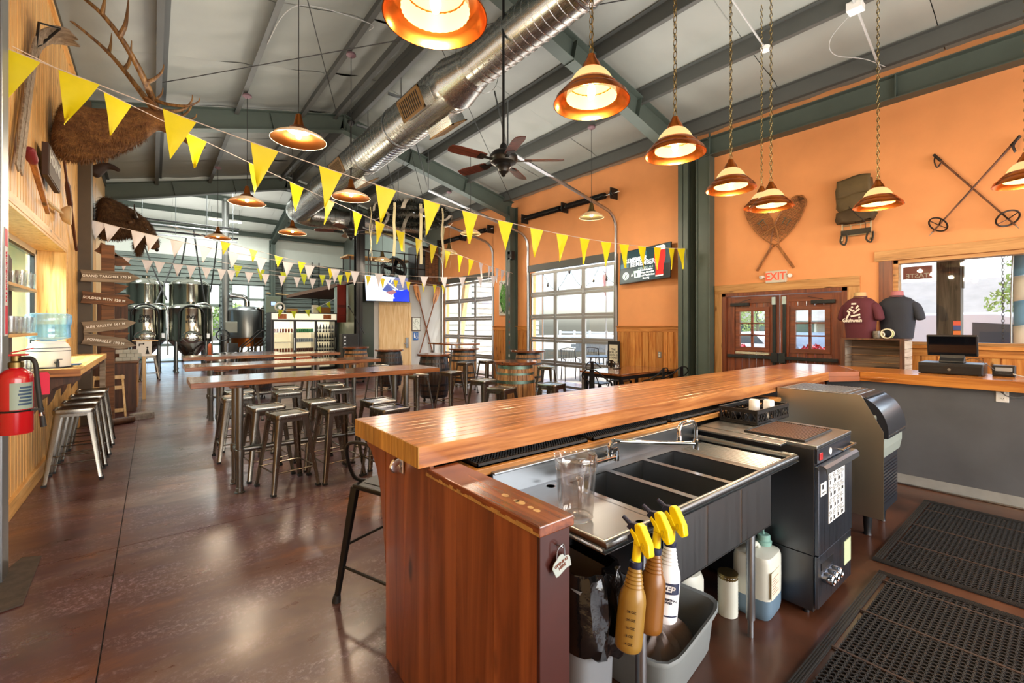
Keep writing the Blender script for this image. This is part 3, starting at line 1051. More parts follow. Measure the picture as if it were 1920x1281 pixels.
for yy in (0.5, 3.2, 7.6, 9.2, 12.2):
 b = MB(o3)
 r = 0.27 if yy < 5 else 0.36
 b.ring((DX, yy, DZ), r, 0.012, 'y', 28, 5)
 b.cyl((DX, yy, DZ + r), (DX, yy, ZRIDGE - 0.02), 0.008, 6)
 b.box(DX - 0.24, DX + 0.24, yy - 0.02, yy + 0.02, DZ + r + 0.16, DZ + r + 0.2)
 b.build('duct_hanger', 'galv', t)

# ceiling fans
M['blade'] = wood('mahogany_fan_blade', '#4a2116', '#74392a', 'x', 0.35, 0.0, knots=False)
def fan(loc, a0, label):
 t = thing('ceiling_fan', label, 'fan', loc, 0, 'ceiling fans')
 h = ZRIDGE - 0.3 - loc[2]
 MB().cyl((0, 0, 0.10), (0, 0, h), 0.016, 10).build('downrod', 'blackmetal', t)
 MB().lathe([(0.0, h + 0.02), (0.075, h), (0.075, h - 0.03), (0.03, h - 0.09), (0.016, h - 0.1)], 18).build('canopy', 'blackmetal', t)
 MB().lathe([(0.016, 0.22), (0.04, 0.19), (0.05, 0.14), (0.12, 0.11), (0.165, 0.06), (0.17, 0.02), (0.15, -0.02), (0.10, -0.04), (0.0, -0.04)], 26).build('motor', 'blackmetal', t)
 MB().lathe([(0.085, -0.04), (0.09, -0.07), (0.065, -0.1), (0.06, -0.13), (0.035, -0.15), (0.02, -0.18), (0.0, -0.19)], 20).build('switch_housing', 'blackmetal', t)
 for k in range(5):
  mx = Matrix.Rotation(a0 + k * 2 * PI / 5, 4, 'Z') @ Matrix.Rotation(math.radians(12), 4, 'X')
  b = MB((0, 0, 0), mx)
  pts = [(0.25, -0.055), (0.3, -0.065), (0.62, -0.075), (0.70, -0.06), (0.72, 0.0), (0.70, 0.06), (0.62, 0.075), (0.3, 0.065), (0.25, 0.055)]
  b.prism(pts, 'z', 0.0, 0.008)
  bl = b.build('blade', M['blade'], t, False)
  b = MB((0, 0, 0), mx)
  b.box(0.14, 0.3, -0.02, 0.02, -0.008, 0.0).box(0.26, 0.34, -0.045, 0.045, -0.007, 0.0)
  b.build('blade_iron', 'blackmetal', bl, False)
 return t
fan((3.25, 4.25, 3.54), 0.55, 'dark ceiling fan on the long rod in front of the roll-up door tracks')
fan((3.25, 9.53, 3.57), 0.2, 'dark ceiling fan beyond, low beside the hanging garland ring')

# copper pendant lamps over the bar: cap, ribbed glass dome, two-step copper shade, bulb, chain
M['domeglass'] = plain('ribbed_cream_glass', '#94733f', 0.3, emit='#ffdc96', estr=0.36)
M['bulb'] = emis('warm_bulb', '#ffdf9a', 14)
def copper_lamp(drop):
 t = thing('pendant_lamp', '', 'lamp', (0, 0, 0), 0, 'copper pendant lamps over the bar')
 MB().lathe([(0.0, 0.21), (0.02, 0.21), (0.028, 0.185), (0.045, 0.16), (0.055, 0.135), (0.058, 0.128), (0, 0.128)], 24).build('cap', 'copper', t)
 b = MB()
 n = 60
 prof = [(0.05, 0.13), (0.075, 0.115), (0.10, 0.085), (0.118, 0.05), (0.128, 0.012), (0.132, -0.02)]
 vs, fs = [], []
 for i, (r, z) in enumerate(prof):
  for j in range(n):
   rr = r * (1 + (0.012 if j % 2 else -0.012))
   vs.append((rr * math.cos(2 * PI * j / n), rr * math.sin(2 * PI * j / n), z))
 for i in range(len(prof) - 1):
  for j in range(n):
   fs.append((i * n + j, i * n + (j + 1) % n, (i + 1) * n + (j + 1) % n, (i + 1) * n + j))
 b.add(vs, fs)
 b.build('glass_dome', M['domeglass'], t, ang=80)
 MB().lathe([(0.112, 0.052), (0.122, 0.048), (0.14, 0.03), (0.158, 0.012), (0.160, 0.004), (0.172, -0.004), (0.19, -0.022), (0.2, -0.045), (0.202, -0.05), (0.198, -0.05), (0.186, -0.026), (0.168, -0.012), (0.152, 0.0), (0.135, 0.012), (0.128, 0.02)], 40).build('shade', 'copper', t)
 MB().lathe([(0.0, 0.10), (0.010, 0.098), (0.012, 0.06), (0.021, 0.02), (0.021, 0.0), (0.014, -0.025), (0.0, -0.03)], 14).build('bulb', M['bulb'], t)
 b = MB()
 z, k = 0.215, 0
 while z < drop:
  c = V(0, 0, z + 0.016)
  pts = []
  for i in range(8):
   a = 2 * PI * i / 8
   u, w = 0.0125 * math.cos(a), 0.0245 * math.sin(a)
   pts.append(c + (V(u, 0, w) if k % 2 else V(0, u, w)))
  b.tube(pts, 0.0033, 4, closed=True)
  z += 0.041
  k += 1
 b.cyl((0.006, 0.004, 0.2), (-0.004, 0.003, drop), 0.002, 4)
 b.build('chain', 'brass', t)
 return t
LAMPS = [((0.86, 1.56, 2.83), 'copper pendant lamp nearest, cut by the top of the picture'),
         ((1.83, 1.62, 2.82), 'copper pendant lamp in front of the steel roof beam, right of the black fan'),
         ((2.81, 1.73, 2.81), 'copper pendant lamp hanging beside the green column top'),
         ((3.90, 1.87, 2.81), 'copper pendant lamp above the double exit doors, nearest the column'),
         ((4.82, 1.91, 2.81), 'copper pendant lamp over the snowshoes, the front one of two overlapping'),
         ((5.81, 2.41, 3.08), 'copper pendant lamp half hidden behind another in front of the snowshoes'),
         ((5.58, 1.23, 2.81), 'copper pendant lamp hanging in front of the canvas backpack'),
         ((5.64, 0.27, 2.81), 'copper pendant lamp past the ski poles, cut by the picture edge')]
for p, lb in LAMPS:
 t = copper_lamp(zr(p[0]) - 0.12 - p[2])
 t.location = p
 t['label'] = lb
 light('pendant_bulb', 'POINT', (p[0], p[1], p[2] - 0.16), 15, (1.0, 0.80, 0.52), radius=0.035)

# wide pendants in the hall: brown outside, stepped cream inside
M['shade_brown'] = metal('brown_copper_shade', '#a8642f', 0.32, streak=False)
M['cream_glow'] = plain('cream_shade_inside', '#f6e0c2', 0.45)
def hall_lamp(D, drop, inside, outside, cone=0.45):
 t = thing('pendant_lamp', '', 'lamp')
 r = D / 2
 MB().lathe([(0.0, 0.30 * r + 0.22), (0.03, 0.3 * r + 0.2), (0.05, 0.3 * r + 0.1), (0.06, 0.30 * r + 0.06)], 18).build('cap', outside, t)
 MB().lathe([(0.05, 0.30 * r + 0.07), (0.22 * r + 0.03, 0.30 * r + 0.05), (0.42 * r, 0.30 * r), (0.62 * r, 0.17 * r), (0.85 * r, 0.04 * r), (r, 0.0)], 32).build('shade', outside, t)
 MB().lathe([(r, -0.001), (r * 0.93, 0.01), (r * 0.9, 0.035), (r * 0.76, 0.04), (r * 0.73, 0.06), (r * 0.58, 0.065), (r * 0.55, 0.085), (r * 0.38, 0.1), (0.0, 0.11)], 32).build('reflector', inside, t)
 MB().ball((0, 0, 0.045), 0.032, 12, 8).build('bulb', M['bulb'], t)
 MB().cyl((0, 0, 0.3 * r + 0.2), (0, 0, drop), 0.005, 6).build('cord', 'wire', t)
 MB().lathe([(0.0, drop + 0.02), (0.07, drop + 0.01), (0.075, drop - 0.02), (0.03, drop - 0.05), (0, drop - 0.05)], 16).build('ceiling_box', plain('purple_ceiling_box', '#6d5358', 0.5), t)
 return t
HALL = [((1.27, 5.43, 3.66), 'largest brown and cream pendant lamp, above the first two long tables'),
  ((1.27, 8.98, 3.72), 'brown and cream pendant lamp in the left row, between elk and spiral duct'),
  ((1.27, 13.5, 3.80), 'small brown and cream pendant lamp hanging before the fermenting tanks'),
  ((2.43, 7.12, 3.60), 'brown and cream pendant lamp hanging in front of the big spiral duct'),
  ((2.43, 10.95, 3.66), 'brown and cream pendant lamp under the far end of the spiral duct')]
for p, lb in HALL:
 t = hall_lamp(0.58, zr(p[0]) - 0.14 - p[2], M['cream_glow'], M['shade_brown'])
 t.location = p
 t['label'] = lb
 t['group'] = 'cream lined pendant lamps'
 light('pendant_bulb', 'POINT', (p[0], p[1], p[2] - 0.05), 38, (1.0, 0.84, 0.62), radius=0.25)
BARN = [((6.43, 5.69, 3.62), 'pale barn lamp on a rod in front of the near roll-up door'),
  ((5.56, 8.48, 3.65), 'pale barn lamp on a rod behind a yellow pennant, beside the steel column'),
  ((6.43, 10.9, 3.62), 'pale barn lamp over the far roll-up door, below the garland ring'),
  ((5.54, 13.4, 3.62), 'pale barn lamp hanging over the television at the loft')]
for p, lb in BARN:
 t = hall_lamp(0.46, zr(p[0]) - 0.12 - p[2], M['cream'], M['brass'])
 t.location = p
 t['label'] = lb
 t['group'] = 'pale barn lamps'
 light('pendant_bulb', 'POINT', (p[0], p[1], p[2] - 0.05), 30, (1.0, 0.86, 0.68), radius=0.2)

# conduits and cables on the ceiling
M['conduitgrey'] = plain('grey_conduit_paint', '#a9aaa6', 0.5)
def tubes(name, pts, r, m, label, cat, group=None):
 o = MB().tube(pts, r, 6).build(name, m)
 return tag(o, label, cat, group)
t = thing('conduit', 'white conduit with a junction box on the purlin near the snowshoes lamp', 'conduit', (6.43, 2.62, zr(6.43)))
z = zr(6.43) - 0.13
o3 = (6.43, 2.62, zr(6.43))
MB(o3).tube([(5.25, 2.5, zr(5.25) - 0.13), (5.35, 2.6, zr(5.4) - 0.14), (6.43, 2.62, z)], 0.013, 6).build('pipe', 'conduitgrey', t)
MB(o3).cyl((6.43, 2.62, z + 0.02), (6.43, 2.62, z - 0.03), 0.06, 16).build('junction_box', 'whitepaint', t)
t = thing('conduit', 'white conduit crossing two purlins above the backpack, square junction box', 'conduit', (6.43, 1.62, zr(6.43)))
o3 = (6.43, 1.62, zr(6.43))
MB(o3).tube([(4.07, 1.56, zr(4.07) - 0.13), (6.43, 1.62, z), (7.63, 1.66, zr(7.63) - 0.13)], 0.014, 6).build('pipe', 'conduitgrey', t)
MB(o3).box(6.35, 6.5, 1.55, 1.7, z - 0.05, z + 0.05).build('junction_box', 'whitepaint', t, False, 0.006)
MB(o3).tube(catmull([(6.45, 1.62, z), (6.7, 1.95, zr(6.7) - 0.16), (6.95, 1.98, zr(6.95) - 0.2), (7.3, 1.75, zr(7.3) - 0.15), (7.6, 1.6, zr(7.6) - 0.14)]), 0.005, 5).build('loose_wire', 'conduitgrey', t)
for k, (a, c, lb) in enumerate((((0.1, 8.9, 5.38), (5.0, 3.1, 5.70), 'thin bracing rod crossing beneath the left ceiling bays'),
     ((1.0, 4.8, 5.60), (3.1, 9.9, 6.03), 'thin bracing rod running to the ridge behind the hall lamps'),
     ((3.4, 6.1, 5.95), (7.7, 9.7, 5.02), 'thin bracing rod behind the black ceiling fan'))):
 tubes('bracing_rod', [a, c], 0.007, 'wire', lb, 'cable', 'roof bracing rods')
t = tubes('wiring', catmull([(1.27, 7.2, zr(1.27) - 0.12), (1.32, 6.35, zr(1.3) - 0.13), (1.6, 6.2, zr(1.6) - 0.06), (2.40, 6.25, zr(2.4) - 0.12), (2.45, 6.4, zr(2.45) - 0.13)]), 0.006, 'conduitgrey', 'white wiring linking two ceiling lamp boxes', 'cable')

# bunting
def pennant_mesh(w, h, seed):
 r = random.Random(seed)
 a, p, tw = r.uniform(0.006, 0.02), r.uniform(0, 6), r.uniform(-0.05, 0.05)
 n = 7
 vs, fs = [], []
 for i in range(n + 1):
  v = i / n
  hw = w / 2 * (1 - v) + 0.0015
  for j in range(5):
   u = j / 4 * 2 - 1
   vs.append((u * hw, a * math.sin(p + 4 * v + 2 * u) * v + tw * v * v + 0.01 * u * u * v, -h * v))
 for i in range(n):
  for j in range(4):
   q = i * 5 + j
   fs.append((q, q + 1, q + 6, q + 5))
 return MB().add(vs, fs).mesh('pennant')
PEN = {}
def bunting(label, curve, flags, w, h, mats):
 """curve(t) gives the ribbon; flags are the t at the middle of each pennant"""
 o = curve(0.5)
 t = thing('bunting', label, 'bunting', o)
 MB(o).tube([curve(i / 60) for i in range(61)], 0.007, 4, flat=0.6).build('ribbon', 'string', t)
 for i, q in enumerate(flags):
  k = (w, h, i % 6)
  if k not in PEN:
   PEN[k] = pennant_mesh(w, h, i % 6 + 1)
  mt = mats(i) if callable(mats) else mats
  kk = k + (mt,)
  if kk not in PEN:
   PEN[kk] = PEN[k].copy()
   PEN[kk].materials.append(M[mt])
  p, d = curve(q), (curve(q + 0.004) - curve(q - 0.004))
  mx = Matrix.Translation(p - V(o)) @ Matrix.Rotation(math.atan2(d.y, d.x), 4, 'Z') @ Matrix.Rotation(-math.atan2(d.z, V(d.x, d.y, 0).length), 4, 'Y') @ Matrix.Rotation(R.uniform(-.08, .1), 4, 'X') @ Matrix.Rotation(R.uniform(-.12, .12), 4, 'Z')
  link('pennant', PEN[kk], None, t, mx=mx)
 return t
def para(P, Q, zmid):
 P, Q = V(P), V(Q)
 def c(t):
  p = P + (Q - P) * t
  zl = p.z
  s = 4 * t * (1 - t)
  mid = (P.z + Q.z) / 2
  p.z = zl + (zmid - mid) * s
  return p
 return c
c = para((-0.9, 4.6, 3.52), (7.79, 4.6, 3.04), 2.935)
T = lambda x: (x + 0.9) / 8.69
bunting('yellow pennant bunting strung from the elk to the green column, nearest', c, [T(x) for x in (-0.74, -0.43, 0.17, 0.79, 1.37, 1.94, 2.49, 3.01, 3.55, 4.09, 4.58, 5.05, 5.54, 5.99, 6.47, 6.92, 7.36, 7.68)], 0.225, 0.385, 'yellow')
c = para((-0.9, 5.4, 3.86), (7.9, 9.9, 3.07), 3.30)
bunting('yellow pennant bunting ending in white ones, dipping to the middle column', c, [0.072, 0.144, 0.217, 0.276, 0.334, 0.392, 0.445, 0.50, 0.556, 0.606, 0.66, 0.712, 0.762, 0.81, 0.858, 0.90, 0.935, 0.97], 0.22, 0.37, lambda i: 'yellow' if i < 13 else 'pennwhite')
c = para((-0.8, 10.0, 3.31), (7.78, 10.0, 3.02), 2.80)
T2 = lambda x: (x + 0.8) / 8.58
bunting('white pennant bunting crossing the bison head to the far column', c, [T2(x) for x in (-0.70, -0.54, -0.20, -0.02, 0.33, 0.75, 1.20, 1.66, 2.14, 2.55, 3.08, 3.50, 4.05, 4.62, 5.2, 5.75, 6.3, 6.85, 7.3)], 0.20, 0.30, 'pennwhite')
c = para((-0.8, 12.0, 3.0), (7.9, 14.1, 3.0), 2.88)
T3 = lambda x: (x + 0.8) / 8.7
bunting('white pennant bunting beside the top arrow sign, before the tanks', c, [T3(x) for x in (-0.46, -0.1, 0.10, 0.42, 0.66, 0.95, 1.25, 1.45, 1.83, 2.2, 2.6, 2.98, 3.4, 3.85)], 0.19, 0.27, 'pennwhite')
c = para((0.2, 11.0, 3.55), (7.9, 13.2, 2.95), 3.02)
bunting('yellow pennant bunting interleaved with white ones before the siding', c, [0.13, 0.2, 0.27, 0.34, 0.44, 0.5, 0.58, 0.64, 0.70, 0.76, 0.84, 0.9, 0.95], 0.19, 0.28, 'yellow')
M['lime'] = plain('lime_pennant', '#c9d819', 0.5, var=0.05, scale=6, bmp=0.3)
c = para((1.2, 13.0, 3.16), (5.0, 13.9, 3.2), 3.04)
bunting('lime yellow pennant bunting over the glass door cooler', c, [0.12, 0.26, 0.41, 0.55, 0.69, 0.83], 0.20, 0.30, 'lime')
c = para((3.0, 15.9, 2.16), (4.9, 15.9, 2.56), 2.12)
bunting('short lime bunting draped along the top of the glass door cooler', c, [0.10, 0.30, 0.52, 0.70, 0.86], 0.17, 0.24, 'lime')

# garland ring with ribbons
M['needles'] = plain('dark_garland_needles', '#161b15', 0.55, var=0.4, scale=12)
M['ribbon'] = plain('cream_ribbon', '#d9d0a8', 0.5)
M['ribbon_grey'] = plain('silver_ribbon', '#a9a399', 0.35)
GC = V(4.30, 8.9, 3.95)
t = thing('garland_ring', 'dark green garland ring with hanging ribbons, slung from the roof', 'garland', GC)
MB().ring((0, 0, 0), 0.72, 0.10, 'z', 40, 8).build('hoop', M['needles'], t)
r = random.Random(5)
b = MB()
for k in range(5200):
 a = r.uniform(0, 2 * PI)
 ph = r.uniform(0, 2 * PI)
 d = V(math.cos(a) * math.cos(ph), math.sin(a) * math.cos(ph), math.sin(ph))
 base = V(math.cos(a), math.sin(a), 0) * 0.72 + d * 0.07
 tip = base + (d + V(r.uniform(-.6, .6), r.uniform(-.6, .6), r.uniform(-.6, .6))).normalized() * r.uniform(0.06, 0.13)
 sd = d.cross(V(r.uniform(-1, 1), r.uniform(-1, 1), r.uniform(-1, 1))).normalized() * 0.012
 b.add([base - sd, base + sd, tip], [(0, 1, 2)])
o = b.build('needles', M['needles'], t, False)
o['kind'] = 'stuff'
for k in range(8):
 a = k * PI / 4 + 0.2
 ca, sa = math.cos(a), math.sin(a)
 pts = [V(ca * (0.72 + 0.17 * math.cos(q)), sa * (0.72 + 0.17 * math.cos(q)), 0.17 * math.sin(q)) + V(-sa, ca, 0) * 0.06 * q for q in [i * PI / 6 - 0.4 for i in range(13)]]
 b = MB()
 tn = V(-sa, ca, 0) * 0.04
 b.add([p + tn for p in pts] + [p - tn for p in pts], [(i, i + 1, 14 + i, 13 + i) for i in range(12)])
 b.build('wrapped_ribbon', M['ribbon_grey'], t)
for k, (a, L) in enumerate(((0.1, 1.0), (1.3, 0.7), (2.4, 1.0), (3.1, 0.95), (3.9, 1.05), (4.5, 1.2), (5.1, 1.1), (5.8, 1.15))):
 ca, sa = math.cos(a), math.sin(a)
 p = V(ca, sa, 0) * 0.86
 tn = V(-sa, ca, 0) * 0.028
 pts = [p + V(ca * 0.02 * math.sin(q * 1.3 + k), sa * 0.02 * math.sin(q * 1.3 + k), 0.05 - L * q / 8) for q in range(9)]
 MB().add([q + tn for q in pts] + [q - tn for q in pts], [(i, i + 1, 10 + i, 9 + i) for i in range(8)]).build('hanging_ribbon', M['ribbon'], t)
b = MB()
for a in (0.5, 2.6, 4.7):
 b.cyl((math.cos(a) * 0.7, math.sin(a) * 0.7, 0.05), (0, 0, 1.4), 0.004, 5)
b.cyl((0, 0, 1.4), (0, 0, zr(4.3) - GC.z), 0.004, 5)
b.build('sling', 'wire', t)

# ---------------------------------------------------------------- the bar
BT = 1.105
# long counter of narrow planks
t = thing('bar_counter', 'long varnished butcher block counter along the front of the bar', 'counter', (0.8, 1.61, BT - 0.085))
o3 = (0.8, 1.61, BT - 0.085)
n = 11
for i in range(n):
 ya = 1.612 + 0.706 * i / n
 yb = 1.612 + 0.706 * (i + 1) / n
 xe = 5.86 - (ya - 1.612) * 0.0
 b = MB(o3)
 e = 0.0012
 zt = BT + R.uniform(-0.0006, 0.0004)
 b.prism([(ya + e, BT - 0.085), (yb - e, BT - 0.085), (yb - e, zt - 0.002), (yb - e - 0.002, zt), (ya + e + 0.002, zt), (ya + e, zt - 0.002)], 'x', 0.816, 5.479)
 b.build('plank', 'butcher', t, False)
for i in range(n):
 ya = 1.612 + 0.706 * i / n
 MB(o3).box(0.812, 0.8165, ya + 0.001, ya + 0.0632, BT - 0.085, BT - 0.0015).build('end_grain', 'butcher_end', t, False)
# back edge strip lighter
t2 = thing('bar_counter', 'orange varnished counter of the bar return, cash drawer standing on it', 'counter', (5.8, 0.3, BT - 0.095))
o3 = (5.8, 0.3, BT - 0.095)
for i, (xa, xb) in enumerate(((5.80, 5.98), (5.98, 6.16), (6.16, 6.34), (6.34, 6.50))):
 k = (xa - 5.8)
 MB(o3).prism([(xa + 0.001, -4.2), (xb - 0.001, -4.2), (xb - 0.001, 1.428 + (xb - 5.8) * 0.55), (xa + 0.001, 1.428 + k * 0.55)], 'z', BT - 0.05, BT).build('plank', 'return_wood', t2, False, 0.002)
MB(o3).prism([(5.80, -4.2), (5.85, -4.2), (5.85, 1.45), (5.80, 1.43)], 'z', BT - 0.095, BT - 0.05).build('apron', 'return_wood', t2, False, 0.002)
# mitred corner piece joining both
t3 = MB().prism([(5.481, 1.614), (5.80, 1.433), (6.50, 1.818), (6.50, 2.318), (5.481, 2.318)], 'z', BT - 0.05, BT - 0.0005)
M['corner'] = plain('corner_plank', '#8f4d26', 0.28, var=0.12, scale=5, coat=0.3)
t3 = t3.build('bar_counter', 'corner', None, False, 0.002)
tag(t3, 'angled corner piece of the counter before the exit doors', 'counter')
c = MB().prism([(5.48, 1.614), (5.80, 1.43), (5.83, 1.46), (5.51, 1.645)], 'z', BT - 0.10, BT - 0.0505).build('corner_apron', 'corner', t3, False)
# bar front: carcass under the counters
M['barfront'] = wood('stained_bar_front', '#5a2b14', '#83441f', 'z', 0.35, 0.1, knots=False, coat=0.2)
t = thing('bar_cabinet', 'stained wooden front wall carrying the long counter', 'bar', (3.3, 2.0, 0))
o3 = (3.3, 2.0, 0)
x = 0.92
while x < 6.2:
 MB(o3).box(x + 0.002, min(x + 0.2, 6.2) - 0.002, 2.06, 2.08, 0.1, BT - 0.086).build('board', 'barfront', t, False)
 x += 0.2
MB(o3).box(0.99, 5.87, 1.62, 2.058, 0.0, 0.90).build('carcass', 'darkpanel', t, False)
MB(o3).box(0.92, 6.2, 2.081, 2.1, 0, 0.12).build('plinth', 'barfront', t, False)
for i in range(5):
 x = 1.9 + i
 MB(o3).prism([(2.082, 0.62), (2.082, BT - 0.087), (2.29, BT - 0.087), (2.28, 0.98), (2.20, 0.93), (2.14, 0.85), (2.115, 0.7)], 'x', x, x + 0.04).build('corbel', 'barfront', t, False)
# return wall panel, toe curb
t = thing('bar_return', 'slate grey wall panel under the bar return', 'panel', (5.9, -0.5, 0))
o3 = (5.9, -0.5, 0)
MB(o3).box(5.88, 5.98, -4.2, 1.75, 0.0, BT - 0.051).build('panel', 'darkpanel', t, False)
MB(o3).prism([(5.86, 0.004), (5.88, 0.10), (5.88, 0.004)], 'y', -4.2, 1.6).build('cove_base', plain('grey_cove_base', '#8b8a84', 0.5, var=0.1), t, False)
MB(o3).box(5.846, 5.86, -4.2, 1.6, 0.004, 0.016).build('edge_strip', 'galv', t, False)
MB(o3).box(5.99, 6.05, -4.2, 1.8, 0.0, BT - 0.051).build('back_panel', 'barfront', t, False)
# end wall: panel boards, cap, corbel
t = thing('bar_end', 'tall stained wooden end panel with a worn capped ledge', 'panel', (0.93, 1.5, 0))
o3 = (0.93, 1.5, 0)
ys_ = [0.975, 1.19, 1.42, 1.62, 1.86, 2.06]
for ya, yb in zip(ys_, ys_[1:]):
 MB(o3).box(0.868, 0.885, ya + 0.0012, yb - 0.0012, 0.0, 0.978 if yb < 1.7 else BT - 0.087).build('board', 'panel_brown', t, False, 0.001)
MB(o3).box(0.866, 0.987, 0.96, 0.975, 0.0, 0.978).build('front_board', plain('dark_stained_edge', '#3a1711', 0.35, var=0.15, scale=9, coat=0.2), t, False, 0.002)
MB(o3).box(0.886, 0.985, 0.976, 1.60, 0.0, 0.978).build('core', 'panel_brown', t, False)
MB(o3).prism([(0.854, 0.948), (0.995, 0.948), (0.995, 1.62), (0.854, 1.62)], 'z', 0.979, 1.012).build('cap', 'cap_brown', t, False, 0.004)
M['worn'] = plain('worn_pale_edge', '#b08a52', 0.6, var=0.35, scale=30)
b = MB(o3)
for k in range(26):
 y = 0.95 + 0.026 * k
 w = R.uniform(0.004, 0.013)
 b.add([(0.8533, y, 0.982), (0.8533, y + 0.027, 0.982), (0.8533, y + 0.026, 0.985 + w), (0.8533, y + 0.001, 0.985 + w)], [(0, 1, 2, 3)])
b.build('worn_edge', M['worn'], t, False)
MB(o3).prism([(2.062, 0.45), (2.062, BT - 0.087), (2.30, BT - 0.087), (2.295, 0.97), (2.24, 0.95), (2.17, 0.88), (2.12, 0.78), (2.085, 0.60)], 'x', 0.866, 0.90).build('corbel', 'panel_brown', t, False)
b = MB(o3)
for (y, s_) in ((1.12, 0.02), (1.14, 0.012), (1.07, 0.012), (1.04, 0.014), (1.20, 0.016)):
 pts = [(0.925 + s_ * 0.7 * math.cos(a), y + s_ * math.sin(a)) for a in [q * PI / 5 for q in range(10)]]
 b.prism(pts, 'z', 1.0118, 1.0124)
b.build('worn_patch', M['worn'], t, False)
# chrome bottle opener on the end panel
t = thing('bottle_opener', 'chrome wall bottle opener on the side of the bar end', 'opener', (0.86, 1.87, 0.97))
MB().prism([(-0.022, -0.04), (0.022, -0.04), (0.02, 0.03), (0.012, 0.045), (-0.012, 0.045), (-0.02, 0.03)], 'x', -0.006, 0.004).build('plate', 'chrome', t, False, 0.003)
MB().tube(catmull([(-0.006, 0, 0.018), (-0.03, 0, 0.008), (-0.034, 0, -0.012), (-0.012, 0, -0.02)], 4), [0.010] * 13, 8, flat=2.0).build('claw', 'chrome', t)
MB().cyl((-0.008, 0, 0.034), (-0.004, 0, 0.034), 0.005, 10).build('screw', 'galv', t)

# drip ledge with rubber bar mats under the lip of the counter
t = MB().box(0.998, 4.10, 1.545, 1.70, 0.955, 0.985).build('drip_ledge', 'ledge', None, False, 0.003)
tag(t, 'narrow wooden ledge running below the back lip of the counter', 'ledge')
def barmat(x0, x1, label):
 t = thing('bar_mat', label, 'mat', (x0, 1.6, 0.986), 0, 'rubber bar mats on the ledge')
 b = MB((x0, 1.6, 0.986))
 b.box(x0, x1, 1.565, 1.69, 0.986, 0.992)
 for ya, yb in ((1.565, 1.57), (1.685, 1.69)):
  b.box(x0, x1, ya, yb, 0.986, 1.003)
 b.box(x0, x0 + 0.005, 1.565, 1.69, 0.986, 1.003).box(x1 - 0.005, x1, 1.565, 1.69, 0.986, 1.003)
 b.build('tray', 'rubber', t, False)
 b = MB((x0, 1.6, 0.986))
 nx = int((x1 - x0) / 0.016)
 for i in range(nx):
  for j in range(6):
   x, y = x0 + 0.01 + i * 0.016, 1.576 + j * 0.0195
   b.box(x, x + 0.008, y, y + 0.009, 0.992, 0.999)
 o = b.build('nubs', 'rubber', t, False)
 o['kind'] = 'stuff'
barmat(1.06, 1.74, 'black rubber bar mat on the ledge nearest the capped end panel')
barmat(1.78, 2.46, 'black rubber bar mat on the ledge behind the taps, second along')
barmat(2.50, 3.18, 'black rubber bar mat on the ledge above the drainboard')
barmat(3.22, 3.90, 'black rubber bar mat on the ledge nearest the bar return')

# three-basin steel sink with drainboards
X0, X1, Y0, Y1, ZS = 1.115, 2.70, 0.93, 1.53, 0.88
t = thing('bar_sink', 'stainless three basin bar sink with raised rolled rim', 'sink', (1.9, 1.2, 0))
o3 = (1.9, 1.2, 0)
basins = [(1.50, 1.76), (1.80, 2.06), (2.10, 2.36)]
b = MB(o3)
yb0, yb1 = Y0 + 0.07, 1.46
zd = ZS - 0.02
b.box(X0, X1, Y0, yb0, zd - 0.003, zd).box(X0, X1, yb1, Y1, zd - 0.003, zd)
edges = [X0] + [q for p in basins for q in p] + [X1]
for a, c in zip(edges[::2], edges[1::2]):
 b.box(a, c, yb0, yb1, zd - 0.003, zd)
b.build('deck', 'stainless', t, False)
for (xa, xb) in basins:
 b = MB(o3)
 zb_ = 0.60
 b.box(xa - 0.002, xa, yb0, yb1, zb_, zd).box(xb, xb + 0.002, yb0, yb1, zb_, zd).box(xa, xb, yb0 - 0.002, yb0, zb_, zd).box(xa, xb, yb1, yb1 + 0.002, zb_, zd).box(xa, xb, yb0, yb1, zb_ - 0.003, zb_)
 o = b.build('basin', M['stainless_z'], t, False)
 MB(o3).cyl(((xa + xb) / 2, 1.22, zb_), ((xa + xb) / 2, 1.22, zb_ + 0.004), 0.04, 16).build('drain', 'chrome', o)
b = MB(o3)
b.box(X0, X1 - 0.0, Y1, Y1 + 0.02, ZS - 0.03, 0.965).box(X0, X1, Y1 - 0.012, Y1, 0.955, 0.965)
b.build('backsplash', 'stainless', t, False, 0.003)
MB(o3).tube([(X0 + 0.012, Y1, ZS), (X0 + 0.012, Y0 + 0.014, ZS), (X1 - 0.012, Y0 + 0.014, ZS), (X1 - 0.012, Y1, ZS)], 0.0165, 12).build('rolled_rim', 'stainless', t)
b = MB(o3)
b.box(X0 + 0.014, X1 - 0.014, Y0 + 0.016, Y0 + 0.022, 0.855, ZS).box(1.46, 2.40, Y0 + 0.02, Y0 + 0.024, 0.60, 0.86).box(1.46, 1.464, Y0 + 0.02, Y1, 0.6, 0.86).box(2.396, 2.40, Y0 + 0.02, Y1, 0.6, 0.86).box(1.46, 2.4, Y0 + 0.02, Y1, 0.594, 0.598)
b.build('apron', M['stainless_z'], t, False)
b = MB(o3)
for x in (1.78, 2.08):
 b.box(x - 0.002, x + 0.002, Y0 + 0.017, Y0 + 0.0205, 0.6, 0.86)
b.build('weld_seam', 'chrome', t, False)
for (x, y) in ((1.40, 1.0), (2.38, 1.04), (1.40, 1.48), (2.38, 1.48)):
 MB(o3).tube([(x, y, 0.86 if x < 1.45 else 0.6), (x, y, 0.09), (x, y, 0.085), (x, y, 0.0)], [0.021, 0.021, 0.014, 0.014], 12).build('leg', M['galv'], t)
MB(o3).box(2.40, 2.68, 0.99, 1.46, zd - 0.006, zd - 0.0035).build('drain_tray', 'stainless', t, False)
b = MB(o3)
